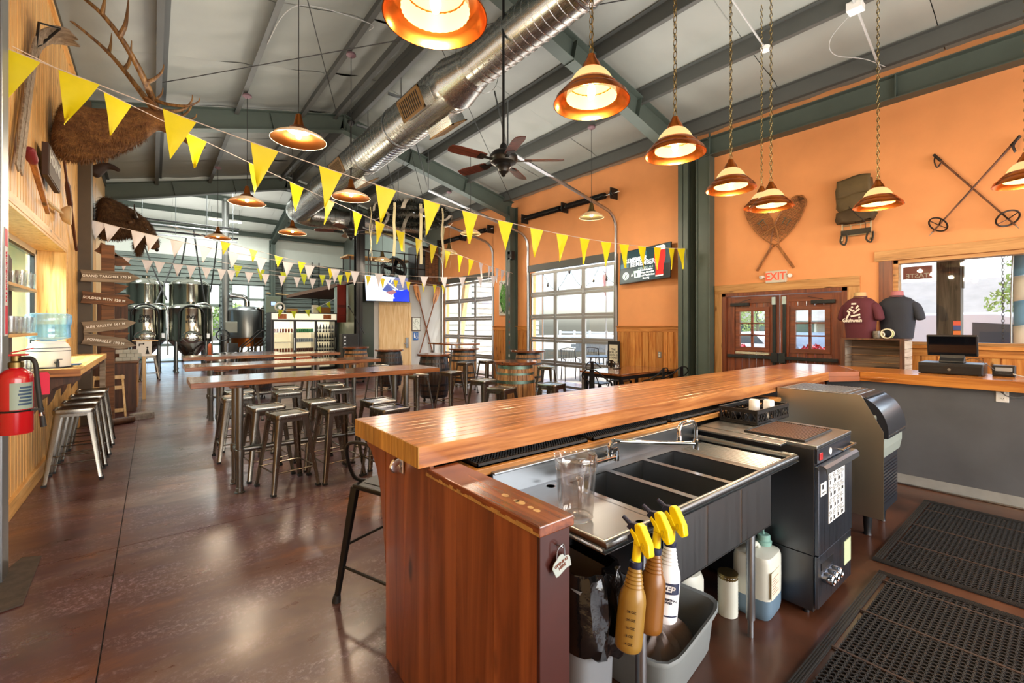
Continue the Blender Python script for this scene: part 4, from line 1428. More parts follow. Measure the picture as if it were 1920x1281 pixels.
for k in range(9):
 x = 2.42 + k * 0.028
 b.prism([(x, zd), (x + 0.012, zd), (x + 0.006, zd + 0.004)], 'y', 1.0, 1.45)
b.build('drain_rib', 'stainless', t, False)
# faucet: bridge body on the splash, long swing spout with gooseneck tip
t = thing('faucet', 'chrome bar faucet with long swing spout on the sink splash', 'faucet', (1.78, 1.5, 0.91))
o3 = (1.78, 1.5, 0.91)
zf = 0.915
MB(o3).cyl((1.62, 1.53, zf), (1.62, 1.485, zf), 0.02, 14).cyl((1.62, 1.49, zf), (1.66, 1.47, zf), 0.014, 10).cyl((1.86, 1.53, zf), (1.86, 1.485, zf), 0.02, 14).tube([(1.64, 1.472, zf), (1.86, 1.472, zf)], 0.013, 10).build('bridge', 'chrome', t)
for x in (1.68, 1.85):
 o = MB(o3).cyl((x, 1.472, zf - 0.02), (x, 1.472, zf + 0.035), 0.017, 12).build('valve', 'chrome', t)
 MB(o3).box(x - 0.03, x + 0.012, 1.466, 1.478, zf + 0.036, zf + 0.046).build('lever', 'blackmetal', o, False, 0.003)
MB(o3).tube(catmull([(1.80, 1.472, zf), (1.80, 1.472, zf + 0.06), (1.82, 1.465, zf + 0.085), (1.86, 1.45, zf + 0.08)], 4), 0.011, 8).build('riser', 'chrome', t)
MB(o3).tube([(1.85, 1.452, zf + 0.08), (2.30, 1.29, zf + 0.03)], 0.010, 10).build('swing_arm', 'chrome', t)
MB(o3).cyl((2.30, 1.29, zf + 0.0), (2.30, 1.29, zf + 0.055), 0.016, 12).tube([V(2.30, 1.29, zf + 0.05), V(2.30, 1.29, zf + 0.10)] + arc((2.24, 1.29, zf + 0.10), 0.06, 0, PI / 2, 5)[1:] + [V(2.19, 1.29, zf + 0.16)] + arc((2.17, 1.29, zf + 0.125), 0.035, PI / 2, PI, 4)[1:] + [V(2.135, 1.29, zf + 0.09)], 0.0105, 10).cyl((2.135, 1.29, zf + 0.095), (2.135, 1.29, zf + 0.075), 0.0145, 12).build('spout', 'chrome', t)
# ribbed plastic pitcher
P = (1.235, 1.17, 0.861)
t = thing('pitcher', 'clear ribbed plastic beer pitcher on the sink drainboard', 'pitcher', P)
b = MB()
n = 48
prof = [(0.0, 0.004), (0.055, 0.004), (0.062, 0.012), (0.064, 0.05), (0.068, 0.12), (0.073, 0.185), (0.075, 0.20), (0.078, 0.225), (0.081, 0.235)]
vs, fs = [], []
for i, (r, z) in enumerate(prof):
 for j in range(n):
  a = 2 * PI * j / n
  rr = r * (1 + (0.025 * math.cos(a * 12) if 0.04 < z < 0.19 else 0))
  lip = max(0, math.cos(a - 0.9)) ** 6 * 0.03 if i >= 7 else 0
  vs.append(((rr + lip) * math.cos(a), (rr + lip) * math.sin(a), z + (0.012 * math.cos(3 * a) if i == len(prof) - 1 else 0)))
for i in range(len(prof) - 1):
 for j in range(n):
  fs.append((i * n + j, i * n + (j + 1) % n, (i + 1) * n + (j + 1) % n, (i + 1) * n + j))
b.add(vs, fs)
b.build('body', M['clear'], t, thick=0.003, ang=60)
MB().ring((0, 0, 0.19), 0.074, 0.0022, 'z', 32, 5).ring((0, 0, 0.012), 0.062, 0.003, 'z', 32, 5).build('rib_ring', M['clear'], t)
ha = math.radians(232)
hd = V(math.cos(ha), math.sin(ha), 0)
MB().tube(catmull([hd * 0.07 + V(0, 0, 0.175), hd * 0.105 + V(0, 0, 0.18), hd * 0.125 + V(0, 0, 0.15), hd * 0.122 + V(0, 0, 0.09), hd * 0.11 + V(0, 0, 0.045)], 5), 0.011, 10, flat=0.8).build('handle', M['clear'], t)

# spray bottles hanging by their triggers from the rolled rim
M['amber'] = plain('amber_bottle', '#8a6a2c', 0.3, var=0.1)
M['amber2'] = plain('brown_bottle', '#7b4f1c', 0.3, var=0.1)
M['whitebottle'] = plain('white_bottle', '#dfe3e6', 0.35)
M['navy'] = plain('navy_plastic', '#1c2440', 0.4)
M['sprayyellow'] = plain('yellow_trigger_plastic', '#f2d90a', 0.35)
M['faded_ink'] = plain('faded_black_print', '#3c2c14', 0.6)
def spray(loc, mt, label, kind, tilt=-0.16, rz=-PI / 2):
 t = thing('spray_bottle', label, 'bottle', loc, rz, 'yellow trigger spray bottles')
 t.rotation_euler = (tilt, 0, rz)
 # origin at the neck under the trigger; bottle hangs below
 prof = [(0.0, -0.262), (0.036, -0.262), (0.041, -0.255), (0.042, -0.24), (0.042, -0.125), (0.041, -0.115), (0.038, -0.098), (0.030, -0.082)]
 for k in range(5):
  z = -0.080 + k * 0.011
  r = 0.029 - k * 0.0022
  prof += [(r, z), (r + 0.0014, z + 0.004), (r - 0.0012, z + 0.009)]
 prof += [(0.015, -0.02), (0.014, -0.012)]
 MB().lathe(prof, 28).build('bottle_body', mt, t)
 MB().lathe([(0.0185, -0.024), (0.0195, -0.022), (0.0195, -0.006), (0.016, -0.003), (0.0, -0.003)], 22).build('collar', 'navy', t)
 MB().lathe([(0.0145, -0.006), (0.0135, 0.02), (0.0125, 0.05)], 16).build('neck', 'sprayyellow', t)
 # head: navy body pointing along -x, yellow shroud sloping down along +x, trigger hooked over the rim
 MB().prism([(-0.040, 0.088), (-0.030, 0.106), (-0.004, 0.108), (0.012, 0.098), (0.004, 0.062), (-0.016, 0.056), (-0.030, 0.05), (-0.034, 0.062), (-0.024, 0.072), (-0.026, 0.082)], 'y', -0.013, 0.013).build('sprayer_head', 'navy', t, False, 0.003)
 MB().cyl((-0.03, 0, 0.097), (-0.062, 0, 0.112), 0.008, 10, 0.007).build('nozzle', 'navy', t)
 MB().prism([(-0.010, 0.104), (0.0, 0.113), (0.016, 0.107), (0.048, 0.062), (0.056, 0.03), (0.047, 0.02), (0.036, 0.026), (0.012, 0.045), (-0.008, 0.046), (-0.004, 0.08)], 'y', -0.015, 0.015).build('shroud', 'sprayyellow', t, False, 0.004)
 MB().prism([(-0.022, 0.084), (-0.016, 0.092), (0.004, 0.078), (0.022, 0.052), (0.012, 0.046), (-0.012, 0.072)], 'y', -0.019, -0.0155).build('trigger', 'sprayyellow', t, False, 0.002)
 b = MB()
 for k in range(3):
  b.bar((0.026 + k * 0.006, -0.0155, 0.038 + k * 0.001), (0.018 + k * 0.006, -0.0155, 0.058 + k * 0.002), 0.0018, 0.0012)
 b.build('grip_rib', plain('ochre', '#b59d08', 0.5), t, False)
 def on(angle, z, r=0.0425):
  d = V(math.cos(angle), math.sin(angle), 0)
  return frame(d * r + V(0, 0, z), V(-d.y, d.x, 0), (0, 0, 1))
 if kind == 'scale':
  for k, s_ in enumerate(('28 OZ', '24 OZ', '16 OZ', '8 OZ', '4 OZ')):
   text(s_, 0.010, on(-0.95, -0.14 - k * 0.023), M['faded_ink'], t)
 if kind == 'zep':
  MB().lathe([(0.0426, -0.245), (0.0426, -0.13)], 14, a0=-2.0, a1=0.1).build('label_patch', M['whitebottle'], t)
  MB().lathe([(0.0430, -0.165), (0.0430, -0.13)], 14, a0=-2.0, a1=0.1).build('label_band', 'navy', t)
  text('ZEP', 0.026, on(-0.95, -0.148, 0.0434), M['whitebottle'], t, bold=0.0008, shear=0.2)
  text('PROFESSIONAL\nSPRAYER', 0.0095, on(-0.95, -0.186, 0.0432), 'navy', t, bold=0.0003)
  MB().lathe([(0.0430, -0.236), (0.0430, -0.231)], 14, a0=-2.0, a1=0.1).build('label_line', 'navy', t)
 return t
yr = Y0 - 0.002
spray((1.19, 0.868, 0.845), M['amber'], 'amber spray bottle with measuring marks, nearest of those hooked on the sink rim', 'scale')
spray((1.30, 0.870, 0.853), M['amber2'], 'darker brown spray bottle between the amber and white ones', 'plain')
spray((1.39, 0.872, 0.850), M['whitebottle'], 'white spray bottle with navy label hooked on the sink rim', 'zep')

# waste bin with black liner below the drainboard
t = thing('waste_bin', 'grey waste bin lined with a shiny black bag beside the bar end', 'bin', (1.135, 1.14, 0))
def sq(r, a, p=4.0):
 c_, s_ = math.cos(a), math.sin(a)
 k = (abs(c_) ** p + abs(s_) ** p) ** (-1 / p)
 return r * k * c_, r * k * s_
def superlathe(b, prof, n, sx, sy, c=(0, 0, 0), p=5, fn=None):
 vs, fs = [], []
 for i, (r, z) in enumerate(prof):
  for j in range(n):
   x, y = sq(r, 2 * PI * j / n + 1e-4, p)
   q = V(c[0] + x * sx, c[1] + y * sy, c[2] + z)
   if fn:
    q = fn(q, i, j)
   vs.append(q)
 for i in range(len(prof) - 1):
  for j in range(n):
   fs.append((i * n + j, i * n + (j + 1) % n, (i + 1) * n + (j + 1) % n, (i + 1) * n + j))
 b.add(vs, fs)
b = MB()
superlathe(b, [(0.0, 0.003), (0.80, 0.003), (0.86, 0.02), (1.0, 0.745)], 40, 0.096, 0.185, p=6)
b.build('tub', plain('grey_bin_plastic', '#6f7376', 0.45), t)
r = random.Random(8)
ph = [r.uniform(0, 6) for _ in range(40)]
def crumple(q, i, j):
 a = j / 48 * 2 * PI
 d = 0.006 * math.sin(a * 9 + ph[i % 40] + i * 0.9) + 0.005 * math.sin(a * 17 + ph[(i * 3) % 40]) + r.uniform(-0.003, 0.003)
 dz = (0.03 * math.sin(a * 2 + 0.7) + 0.010 * math.sin(a * 7)) if i == 0 else (0.03 * math.sin(a + 2.2) if i > 8 else 0)
 return V(q.x * (1 + d * 6), q.y * (1 + d * 6), q.z + dz)
b = MB()
superlathe(b, [(1.10, 0.53), (1.17, 0.545), (1.18, 0.58), (1.15, 0.62), (1.12, 0.66), (1.10, 0.70), (1.07, 0.74), (1.03, 0.775), (0.97, 0.785), (0.90, 0.76), (0.84, 0.65), (0.78, 0.50), (0.5, 0.45), (0.0, 0.45)], 48, 0.105, 0.19, c=(0.015, 0, 0), p=4, fn=crumple)
M['liner'] = plain('black_bag_film', '#0c0c0d', 0.16, bmp=0.5, scale=14)
b.build('liner', M['liner'], t)
# grey bus tub with a wadded towel
t = thing('bus_tub', 'grey plastic bus tub on the floor below the sink', 'tub', (1.88, 1.25, 0), 0.15)
b = MB()
superlathe(b, [(0.0, 0.004), (0.86, 0.004), (0.90, 0.02), (0.99, 0.20), (1.0, 0.21), (1.06, 0.215), (1.07, 0.205), (1.06, 0.195), (1.02, 0.192)], 40, 0.30, 0.19, p=6)
b.build('tub_shell', plain('grey_tub_plastic', '#7c817f', 0.4), t, thick=0.004)
t = thing('towel', 'pale grey wadded bar towel lying in the bus tub', 'towel', (1.86, 1.24, 0.02))
r = random.Random(4)
def wad(u, v):
 a, f_ = 2 * PI * v, PI * 0.5 * u
 rr = 0.15 * math.sin(f_)
 k = 1 + 0.13 * math.sin(4 * a + 5 * u) + 0.07 * math.sin(9 * a + 3 + 9 * u)
 return (rr * 1.45 * k * math.cos(a), rr * 0.95 * k * math.sin(a), 0.13 * math.cos(f_) * (1 + 0.2 * math.sin(3 * a + 2)) * (1 + 0.12 * math.sin(7 * a + 8 * u)) + 0.004)
MB().sheet(wad, 18, 48).build('folds', plain('towel_cotton', '#a69a92', 0.9, bmp=0.2, scale=60), t)
# jugs and can under the sink
M['jug'] = plain('translucent_jug', '#c5c6b8', 0.4, var=0.04)
M['bluefluid'] = plain('blue_grey_fluid', '#5f7686', 0.35)
M['teal'] = plain('teal_cap', '#7fa89c', 0.4)
J = (2.645, 1.12, 0)
t = thing('chemical_jug', 'cloudy white jug with blue fluid and teal cap below the sink', 'jug', J, 0.08)
b = MB()
superlathe(b, [(0.0, 0.002), (0.86, 0.002), (0.95, 0.02), (1.0, 0.05), (1.0, 0.115)], 36, 0.115, 0.10, p=5)
b.build('fluid', M['bluefluid'], t)
b = MB()
superlathe(b, [(1.0, 0.115), (1.01, 0.2), (1.0, 0.31), (0.93, 0.335), (0.6, 0.345), (0.0, 0.345)], 36, 0.115, 0.10, p=5)
b.build('shell', M['jug'], t)
MB().lathe([(0.04, 0.345), (0.042, 0.365), (0.034, 0.37), (0.034, 0.395), (0.03, 0.40), (0, 0.40)], 20, (0.07, -0.01, 0)).cyl((0.07, -0.01, 0.4), (0.06, -0.01, 0.44), 0.005, 6).build('cap', M['teal'], t)
MB().tube(catmull([(-0.11, 0, 0.335), (-0.09, 0, 0.37), (-0.03, 0, 0.375), (0.01, 0, 0.345)], 5), 0.014, 10).build('handle', M['jug'], t)
MB().box(-0.10, 0.02, -0.1035, -0.1015, 0.13, 0.27).build('label_sheet', 'label_cream', t, False)
lm = frame((-0.04, -0.1037, 0.2), (1, 0, 0), (0, 0, 1))
b = MB((0, 0, 0))
for k in range(7):
 b.box(-0.09, 0.01 - 0.02 * (k % 3), -0.1041, -0.1036, 0.15 + k * 0.014, 0.153 + k * 0.014)
b.build('label_print', plain('red_brown_print', '#8a4a40', 0.6), t, False)
t = thing('canister', 'small white ribbed canister beside the sink leg', 'canister', (2.47, 1.20, 0))
MB().lathe([(0.0, 0.002), (0.05, 0.002)] + [(0.05 + 0.0015 * (k % 2), 0.01 + 0.009 * k) for k in range(24)] + [(0.05, 0.225), (0.0, 0.225)], 24).build('can', M['jug'], t)
MB().lathe([(0.051, 0.2), (0.052, 0.23), (0, 0.232)], 20).build('lid', 'brass', t)
t = thing('chemical_jug', 'round white jug standing behind the bus tub', 'jug', (2.30, 1.36, 0))
MB().lathe([(0.0, 0.002), (0.095, 0.002), (0.1, 0.02), (0.1, 0.2), (0.085, 0.235), (0.03, 0.25), (0.03, 0.27), (0, 0.27)], 24).build('shell', M['jug'], t)
MB().tube(arc((0.02, -0.02, 0.235), 0.055, 0.1, PI - 0.1, 8), 0.012, 8).build('handle', M['white'], t)
# white tag nailed on the end board, bottle opener that reads OPEN HERE
t = thing('opener_plaque', 'white enamel tag reading open here on the front board of the bar end', 'sign', (0.935, 0.955, 0.885))
b = MB()
pts = [(-0.036, -0.006), (-0.03, 0.006), (-0.018, 0.016), (-0.006, 0.026), (0.006, 0.026), (0.014, 0.018), (0.03, 0.016), (0.036, 0.010), (0.042, -0.018), (0.024, -0.019), (0.008, -0.026), (-0.008, -0.034), (-0.02, -0.036)]
b.prism(pts, 'y', -0.012, -0.009)
b.build('tag_plate', plain('chipped_white_enamel', '#a4aea8', 0.4, var=0.1, scale=25), t, False, 0.001)
text('OPENING\nHERE', 0.0125, frame((0.001, -0.0123, -0.003), (1, 0, 0.3), (-0.3, 0, 1)), plain('rust_lettering', '#6b3a22', 0.6), t, bold=0.0004)
MB().tube(catmull([(-0.018, -0.01, 0.012), (-0.016, -0.012, 0.042), (-0.004, -0.016, 0.056), (0.010, -0.012, 0.05), (0.016, -0.01, 0.018)], 5), 0.0022, 6).build('loop', 'galv', t)
MB().cyl((-0.003, 0.004, 0.05), (-0.003, -0.02, 0.052), 0.0025, 8).build('nail', 'galv', t)

# glass washer: steel box with door, control strip, notices, pipe stubs
WX0, WX1, WY0, WY1, WZ = 2.795, 3.37, 0.87, 1.54, 0.935
M['wash_side'] = metal('brushed_dark_steel', '#5b5d61', 0.36, 'z')
M['wash_front'] = metal('brushed_blue_steel', '#7c8593', 0.3, 'z')
t = thing('glass_washer', 'stainless undercounter glass washer with instruction sheet on its door', 'dishwasher', (3.08, 1.2, 0))
o3 = (3.08, 1.2, 0)
MB(o3).box(WX0, WX1, WY0 + 0.02, WY1, 0.335, WZ - 0.02).build('cabinet', 'wash_side', t, False, 0.003)
MB(o3).box(WX0 + 0.002, WX1 - 0.002, WY0 + 0.025, WY1, 0.03, 0.332).build('base_cabinet', 'wash_side', t, False, 0.003)
MB(o3).box(WX0 - 0.004, WX1 + 0.004, WY0 + 0.005, WY1, WZ - 0.02, WZ).build('top', 'stainless', t, False, 0.004)
MB(o3).box(WX0 + 0.004, WX1 - 0.004, WY0 + 0.006, WY0 + 0.02, WZ - 0.10, WZ - 0.022).build('control_strip', plain('dark_control_strip', '#23262e', 0.3), t, False, 0.002)
d = MB(o3).box(WX0 + 0.004, WX1 - 0.004, WY0, WY0 + 0.02, 0.34, WZ - 0.115).build('door', 'wash_front', t, False, 0.003)
MB(o3).prism([(WY0, WZ - 0.105), (WY0 - 0.022, WZ - 0.105), (WY0 - 0.036, WZ - 0.116), (WY0 - 0.040, WZ - 0.145), (WY0 - 0.036, WZ - 0.145), (WY0 - 0.032, WZ - 0.12), (WY0 - 0.02, WZ - 0.111), (WY0, WZ - 0.111)], 'x', WX0 + 0.006, WX1 - 0.006).build('door_handle', 'stainless', d, False)
MB(o3).box(WX0 + 0.006, WX1 - 0.006, WY0 + 0.004, WY0 + 0.02, 0.05, 0.332).build('kick_panel', 'wash_front', t, False, 0.003)
MB(o3).box(WX0 + 0.03, WX0 + 0.075, WY0 + 0.001, WY0 + 0.008, WZ - 0.085, WZ - 0.045).build('rocker_switch', 'red', t, False, 0.004)
MB(o3).cyl((WX0 + 0.2, WY0 + 0.008, WZ - 0.06), (WX0 + 0.2, WY0 + 0.002, WZ - 0.06), 0.02, 18).build('emblem', 'white', t)
MB(o3).tube([(WX0 + 0.33, WY0 + 0.01, WZ - 0.07), (WX0 + 0.33, WY0 - 0.02, WZ - 0.07), (WX1 - 0.01, WY0 - 0.02, WZ - 0.07), (WX1 - 0.01, WY0 + 0.01, WZ - 0.07)], 0.006, 8).build('grab_bar', 'chrome', t)
M['paper'] = plain('white_paper', '#d8d7cf', 0.6)
sh = MB(o3).box(WX0 + 0.155, WX0 + 0.43, WY0 - 0.0016, WY0, 0.475, 0.76).build('instruction_sheet', 'paper', d, False)
b = MB(o3)
r = random.Random(3)
for i in range(4):
 for j in range(4):
  x = WX0 + 0.163 + i * 0.066
  z = 0.75 - j * 0.069
  for k in range(4):
   b.box(x, x + r.uniform(0.02, 0.055), WY0 - 0.0022, WY0 - 0.0014, z - 0.006 - k * 0.008, z - 0.003 - k * 0.008)
  xx, w_ = x + r.uniform(0, 0.02), r.uniform(0.014, 0.032)
  b.box(xx, xx + w_, WY0 - 0.0022, WY0 - 0.0014, z - 0.058, z - 0.04)
  b.box(xx, xx + 0.005, WY0 - 0.0022, WY0 - 0.0014, z - 0.062, z - 0.035)
  b.box(x - 0.004, x - 0.003, WY0 - 0.0022, WY0 - 0.0014, z - 0.066, z)
b.build('sheet_print', 'ink', t, False)
MB(o3).box(WX0 + 0.03, WX0 + 0.12, WY0 - 0.0016, WY0, 0.655, 0.725).build('warning_label', 'paper', t, False)
MB(o3).box(WX0 + 0.05, WX0 + 0.075, WY0 - 0.0022, WY0 - 0.0015, 0.69, 0.715).box(WX0 + 0.05, WX0 + 0.105, WY0 - 0.0022, WY0 - 0.0015, 0.668, 0.674).build('label_print', 'ink', t, False)
MB(o3).box(WX1 - 0.14, WX1 - 0.02, WY0 + 0.001, WY0 + 0.0035, 0.15, 0.29).build('caution_label', plain('pale_green_label', '#b4bd93', 0.6), t, False)
b = MB(o3)
for i in range(3):
 b.lathe([(0.026, 0.0), (0.03, 0.012), (0.03, 0.05), (0.024, 0.055), (0.02, 0.05), (0.02, 0.004), (0, 0.004)], 18, (WX0 + 0.08 + i * 0.062, WY0 + 0.004, 0.205), Matrix(((1, 0, 0), (0, 0, -1), (0, 1, 0))))
b.build('hose_stub', 'chrome', t)
MB(o3).box(WX0 + 0.05, WX0 + 0.24, WY0 + 0.001, WY0 + 0.0035, 0.245, 0.285).build('stub_plate', 'black', t, False)
for x in (WX0 + 0.04, WX1 - 0.04):
 for y in (WY0 + 0.07, WY1 - 0.05):
  MB(o3).cyl((x, y, 0.03), (x, y, 0), 0.015, 10).build('foot', 'black', t)
# steel shelf between sink and washer, draining mat, crate of cups
t = MB().box(2.70, WX0 - 0.006, 1.02, 1.54, 0.918, 0.93).build('bridge_shelf', 'stainless', None, False, 0.003)
tag(t, 'small steel bridge shelf between sink and glass washer', 'shelf')
t = thing('draining_mat', 'copper toned ribbed draining mat on top of the glass washer', 'mat', (3.05, 1.12, WZ))
o3 = (3.05, 1.12, WZ)
b = MB(o3)
xa, xb, ya, yb = 2.83, 3.27, 0.95, 1.27
for i in range(25):
 y = ya + (yb - ya) * i / 24
 b.box(xa, xb, y - 0.003, y + 0.003, WZ + 0.001, WZ + 0.009)
for i in range(18):
 x = xa + (xb - xa) * i / 17
 b.box(x - 0.002, x + 0.002, ya, yb, WZ + 0.001, WZ + 0.006)
o = b.build('mesh', plain('copper_brown_mat', '#7d5a44', 0.3, 0.3), t, False)
o['kind'] = 'stuff'
MB(o3).tube([(xa, ya, WZ + 0.006), (xb, ya, WZ + 0.006), (xb, yb, WZ + 0.006), (xa, yb, WZ + 0.006)], 0.006, 6, closed=True).build('rim', 'rubber', t)
t = thing('cup_crate', 'black lattice crate holding two white cups behind the draining mat', 'crate', (3.3, 1.42, WZ))
o3 = (3.3, 1.42, WZ)
CX0, CX1, CY0, CY1, CZ = 3.04, 3.54, 1.285, 1.535, WZ + 0.10
b = MB(o3)
b.box(CX0, CX1, CY0, CY1, WZ + 0.002, WZ + 0.008)
for z in (WZ + 0.012, CZ - 0.012):
 for p in ((CX0, CX1, CY0, CY0 + 0.008), (CX0, CX1, CY1 - 0.008, CY1), (CX0, CX0 + 0.008, CY0, CY1), (CX1 - 0.008, CX1, CY0, CY1)):
  b.box(*p, z - 0.012, z + 0.012)
for x in (CX0, CX1):
 for y in (CY0, CY1):
  b.box(x - 0.012 * (x > CX0) , x + 0.012 * (x == CX0), y - 0.012 * (y > CY0), y + 0.012 * (y == CY0), WZ, CZ)
b.build('frame', 'black', t, False, 0.002)
b = MB(o3)
for y in (CY0 + 0.004, CY1 - 0.004):
 n = 12
 for i in range(n):
  xa, xb = CX0 + (CX1 - CX0) * i / n, CX0 + (CX1 - CX0) * (i + 1) / n
  b.bar((xa, y, WZ + 0.01), (xb, y, CZ - 0.01), 0.005).bar((xb, y, WZ + 0.01), (xa, y, CZ - 0.01), 0.005)
for x in (CX0 + 0.004, CX1 - 0.004):
 n = 6
 for i in range(n):
  ya, yb = CY0 + (CY1 - CY0) * i / n, CY0 + (CY1 - CY0) * (i + 1) / n
  b.bar((x, ya, WZ + 0.01), (x, yb, CZ - 0.01), 0.005).bar((x, yb, WZ + 0.01), (x, ya, CZ - 0.01), 0.005)
b.build('lattice', 'black', t, False)
b = MB(o3)
for i in range(1, 4):
 b.box(CX0 + (CX1 - CX0) * i / 4 - 0.003, CX0 + (CX1 - CX0) * i / 4 + 0.003, CY0, CY1, WZ + 0.01, CZ - 0.03)
for i in range(1, 3):
 b.box(CX0, CX1, CY0 + (CY1 - CY0) * i / 3 - 0.003, CY0 + (CY1 - CY0) * i / 3 + 0.003, WZ + 0.01, CZ - 0.03)
b.build('divider', 'black', t, False)
for x, y, lb in ((3.26, 1.40, 'white cup upside down in the lattice crate, the one nearer the taps'), (3.32, 1.33, 'white cup upside down in the lattice crate, the one nearer the ice machine')):
 c = thing('cup', lb, 'cup', (x, y, WZ + 0.009), 0, 'white cups in the crate')
 MB().lathe([(0.034, 0.0), (0.036, 0.002), (0.034, 0.07), (0.033, 0.122), (0.030, 0.127), (0.0, 0.127)], 26).build('cup_body', 'white', c)
 MB().lathe([(0.026, 0.1268), (0.028, 0.129), (0.030, 0.1268)], 26).build('foot_ring', 'white', c)

# ice machine with its steel splash guard
IX0, IX1 = 4.18, 4.72
M['ice_dark'] = plain('graphite_plastic', '#23262c', 0.3, coat=0.3)
M['ice_grey'] = plain('pale_grey_green_panel', '#8d9489', 0.35)
t = thing('ice_machine', 'ice machine with domed black lid, grey front and louvred base', 'ice machine', (4.45, 1.25, 0))
o3 = (4.45, 1.25, 0)
MB(o3).box(IX0, IX1, 0.93, 1.60, 0.60, 0.92).build('bin_body', 'ice_grey', t, False, 0.01)
MB(o3).box(IX0 + 0.005, IX1 - 0.005, 0.93, 1.60, 0.16, 0.598).build('base_body', 'ice_dark', t, False, 0.006)
MB(o3).prism([(1.60, 0.92), (1.60, 1.055), (1.06, 1.055), (1.06, 0.92)], 'x', IX0, IX1).build('top_body', 'stainless', t, False, 0.004)
lid = [(1.06, 1.05)] + [(1.06 - 0.20 * math.sin(a), 0.78 + 0.27 * math.cos(a)) for a in [i * PI / 2 / 10 for i in range(1, 11)]] + [(0.865, 0.755), (0.93, 0.755), (1.06, 0.92)]
ld = MB(o3).prism(lid, 'x', IX0 + 0.008, IX1 - 0.008).build('lid', 'ice_dark', t, ang=20)
MB(o3).box(IX0 + 0.02, IX1 - 0.02, 0.858, 0.872, 0.77, 0.785).build('lid_lip', 'chrome', ld, False, 0.004)
MB(o3).prism([(1.0, 1.043), (1.0, 1.05), (0.99, 1.047), (0.99, 1.04)], 'x', IX0 + 0.008, IX1 - 0.008).build('lid_groove', 'black', ld, False)
MB(o3).prism([(0.93, 0.60), (0.90, 0.60), (0.885, 0.68), (0.885, 0.752), (0.93, 0.752)], 'x', IX0 + 0.004, IX1 - 0.004).build('front_panel', 'ice_grey', t, False, 0.004)
b = MB(o3)
for k in range(13):
 z = 0.24 + k * 0.025
 b.prism([(0.93, z), (0.905, z - 0.004), (0.905, z + 0.006), (0.93, z + 0.014)], 'x', IX0 + 0.05, IX1 - 0.05)
b.build('louvre', 'ice_dark', t, False)
MB(o3).box(IX0 + 0.02, IX1 - 0.02, 0.912, 0.93, 0.18, 0.59).build('grille_frame', 'ice_dark', t, False)
for x in (IX0 + 0.07, IX1 - 0.07):
 for y in (1.0, 1.52):
  MB(o3).lathe([(0.03, 0.16), (0.028, 0.08), (0.022, 0.02), (0.028, 0.0), (0, 0)], 12, (x, y, 0)).build('leg', 'black', t)
t = MB().prism([(1.60, 1.062), (1.02, 1.062), (0.885, 0.805), (0.885, 0.16), (1.60, 0.16)], 'x', 4.165, 4.170).build('splash_guard', metal('bright_sheet_steel', '#cfc9b8', 0.36, 'z', 0.04), None, False)
tag(t, 'bent stainless splash guard sheet beside the ice machine, one corner cut', 'panel')
t = thing('drip_tray', 'perforated steel drip tray lying on the ice machine', 'tray', (4.4, 1.35, 1.056))
o3 = (4.4, 1.35, 1.056)
b = MB(o3)
b.box(4.16, 4.68, 1.10, 1.58, 1.0565, 1.062).build('tray', 'stainless', t, False, 0.002)
b = MB(o3)
for i in range(22):
 for j in range(18):
  x, y = 4.22 + i * 0.02, 1.14 + j * 0.0235
  b.box(x, x + 0.013, y, y + 0.009, 1.062, 1.0665)
o = b.build('grid', 'galv', t, False)
o['kind'] = 'stuff'
# dark steel rack between washer and splash guard
t = thing('pipe_rack', 'dark steel pipe rack standing between glass washer and splash guard', 'rack', (3.75, 1.2, 0))
o3 = (3.75, 1.2, 0)
b = MB(o3)
for x in (3.45, 4.1):
 for y in (1.12, 1.4):
  b.box(x - 0.012, x + 0.012, y - 0.012, y + 0.012, 0, 0.75)
for z in (0.2, 0.55, 0.74):
 b.box(3.45, 4.1, 1.11, 1.13, z - 0.012, z + 0.012).box(3.45, 4.1, 1.39, 1.41, z - 0.012, z + 0.012)
b.build('frame', 'hoop', t, False)
for z in (0.2, 0.55):
 MB(o3).box(3.45, 4.1, 1.12, 1.4, z - 0.004, z + 0.004).build('shelf', 'blackmetal', t, False)

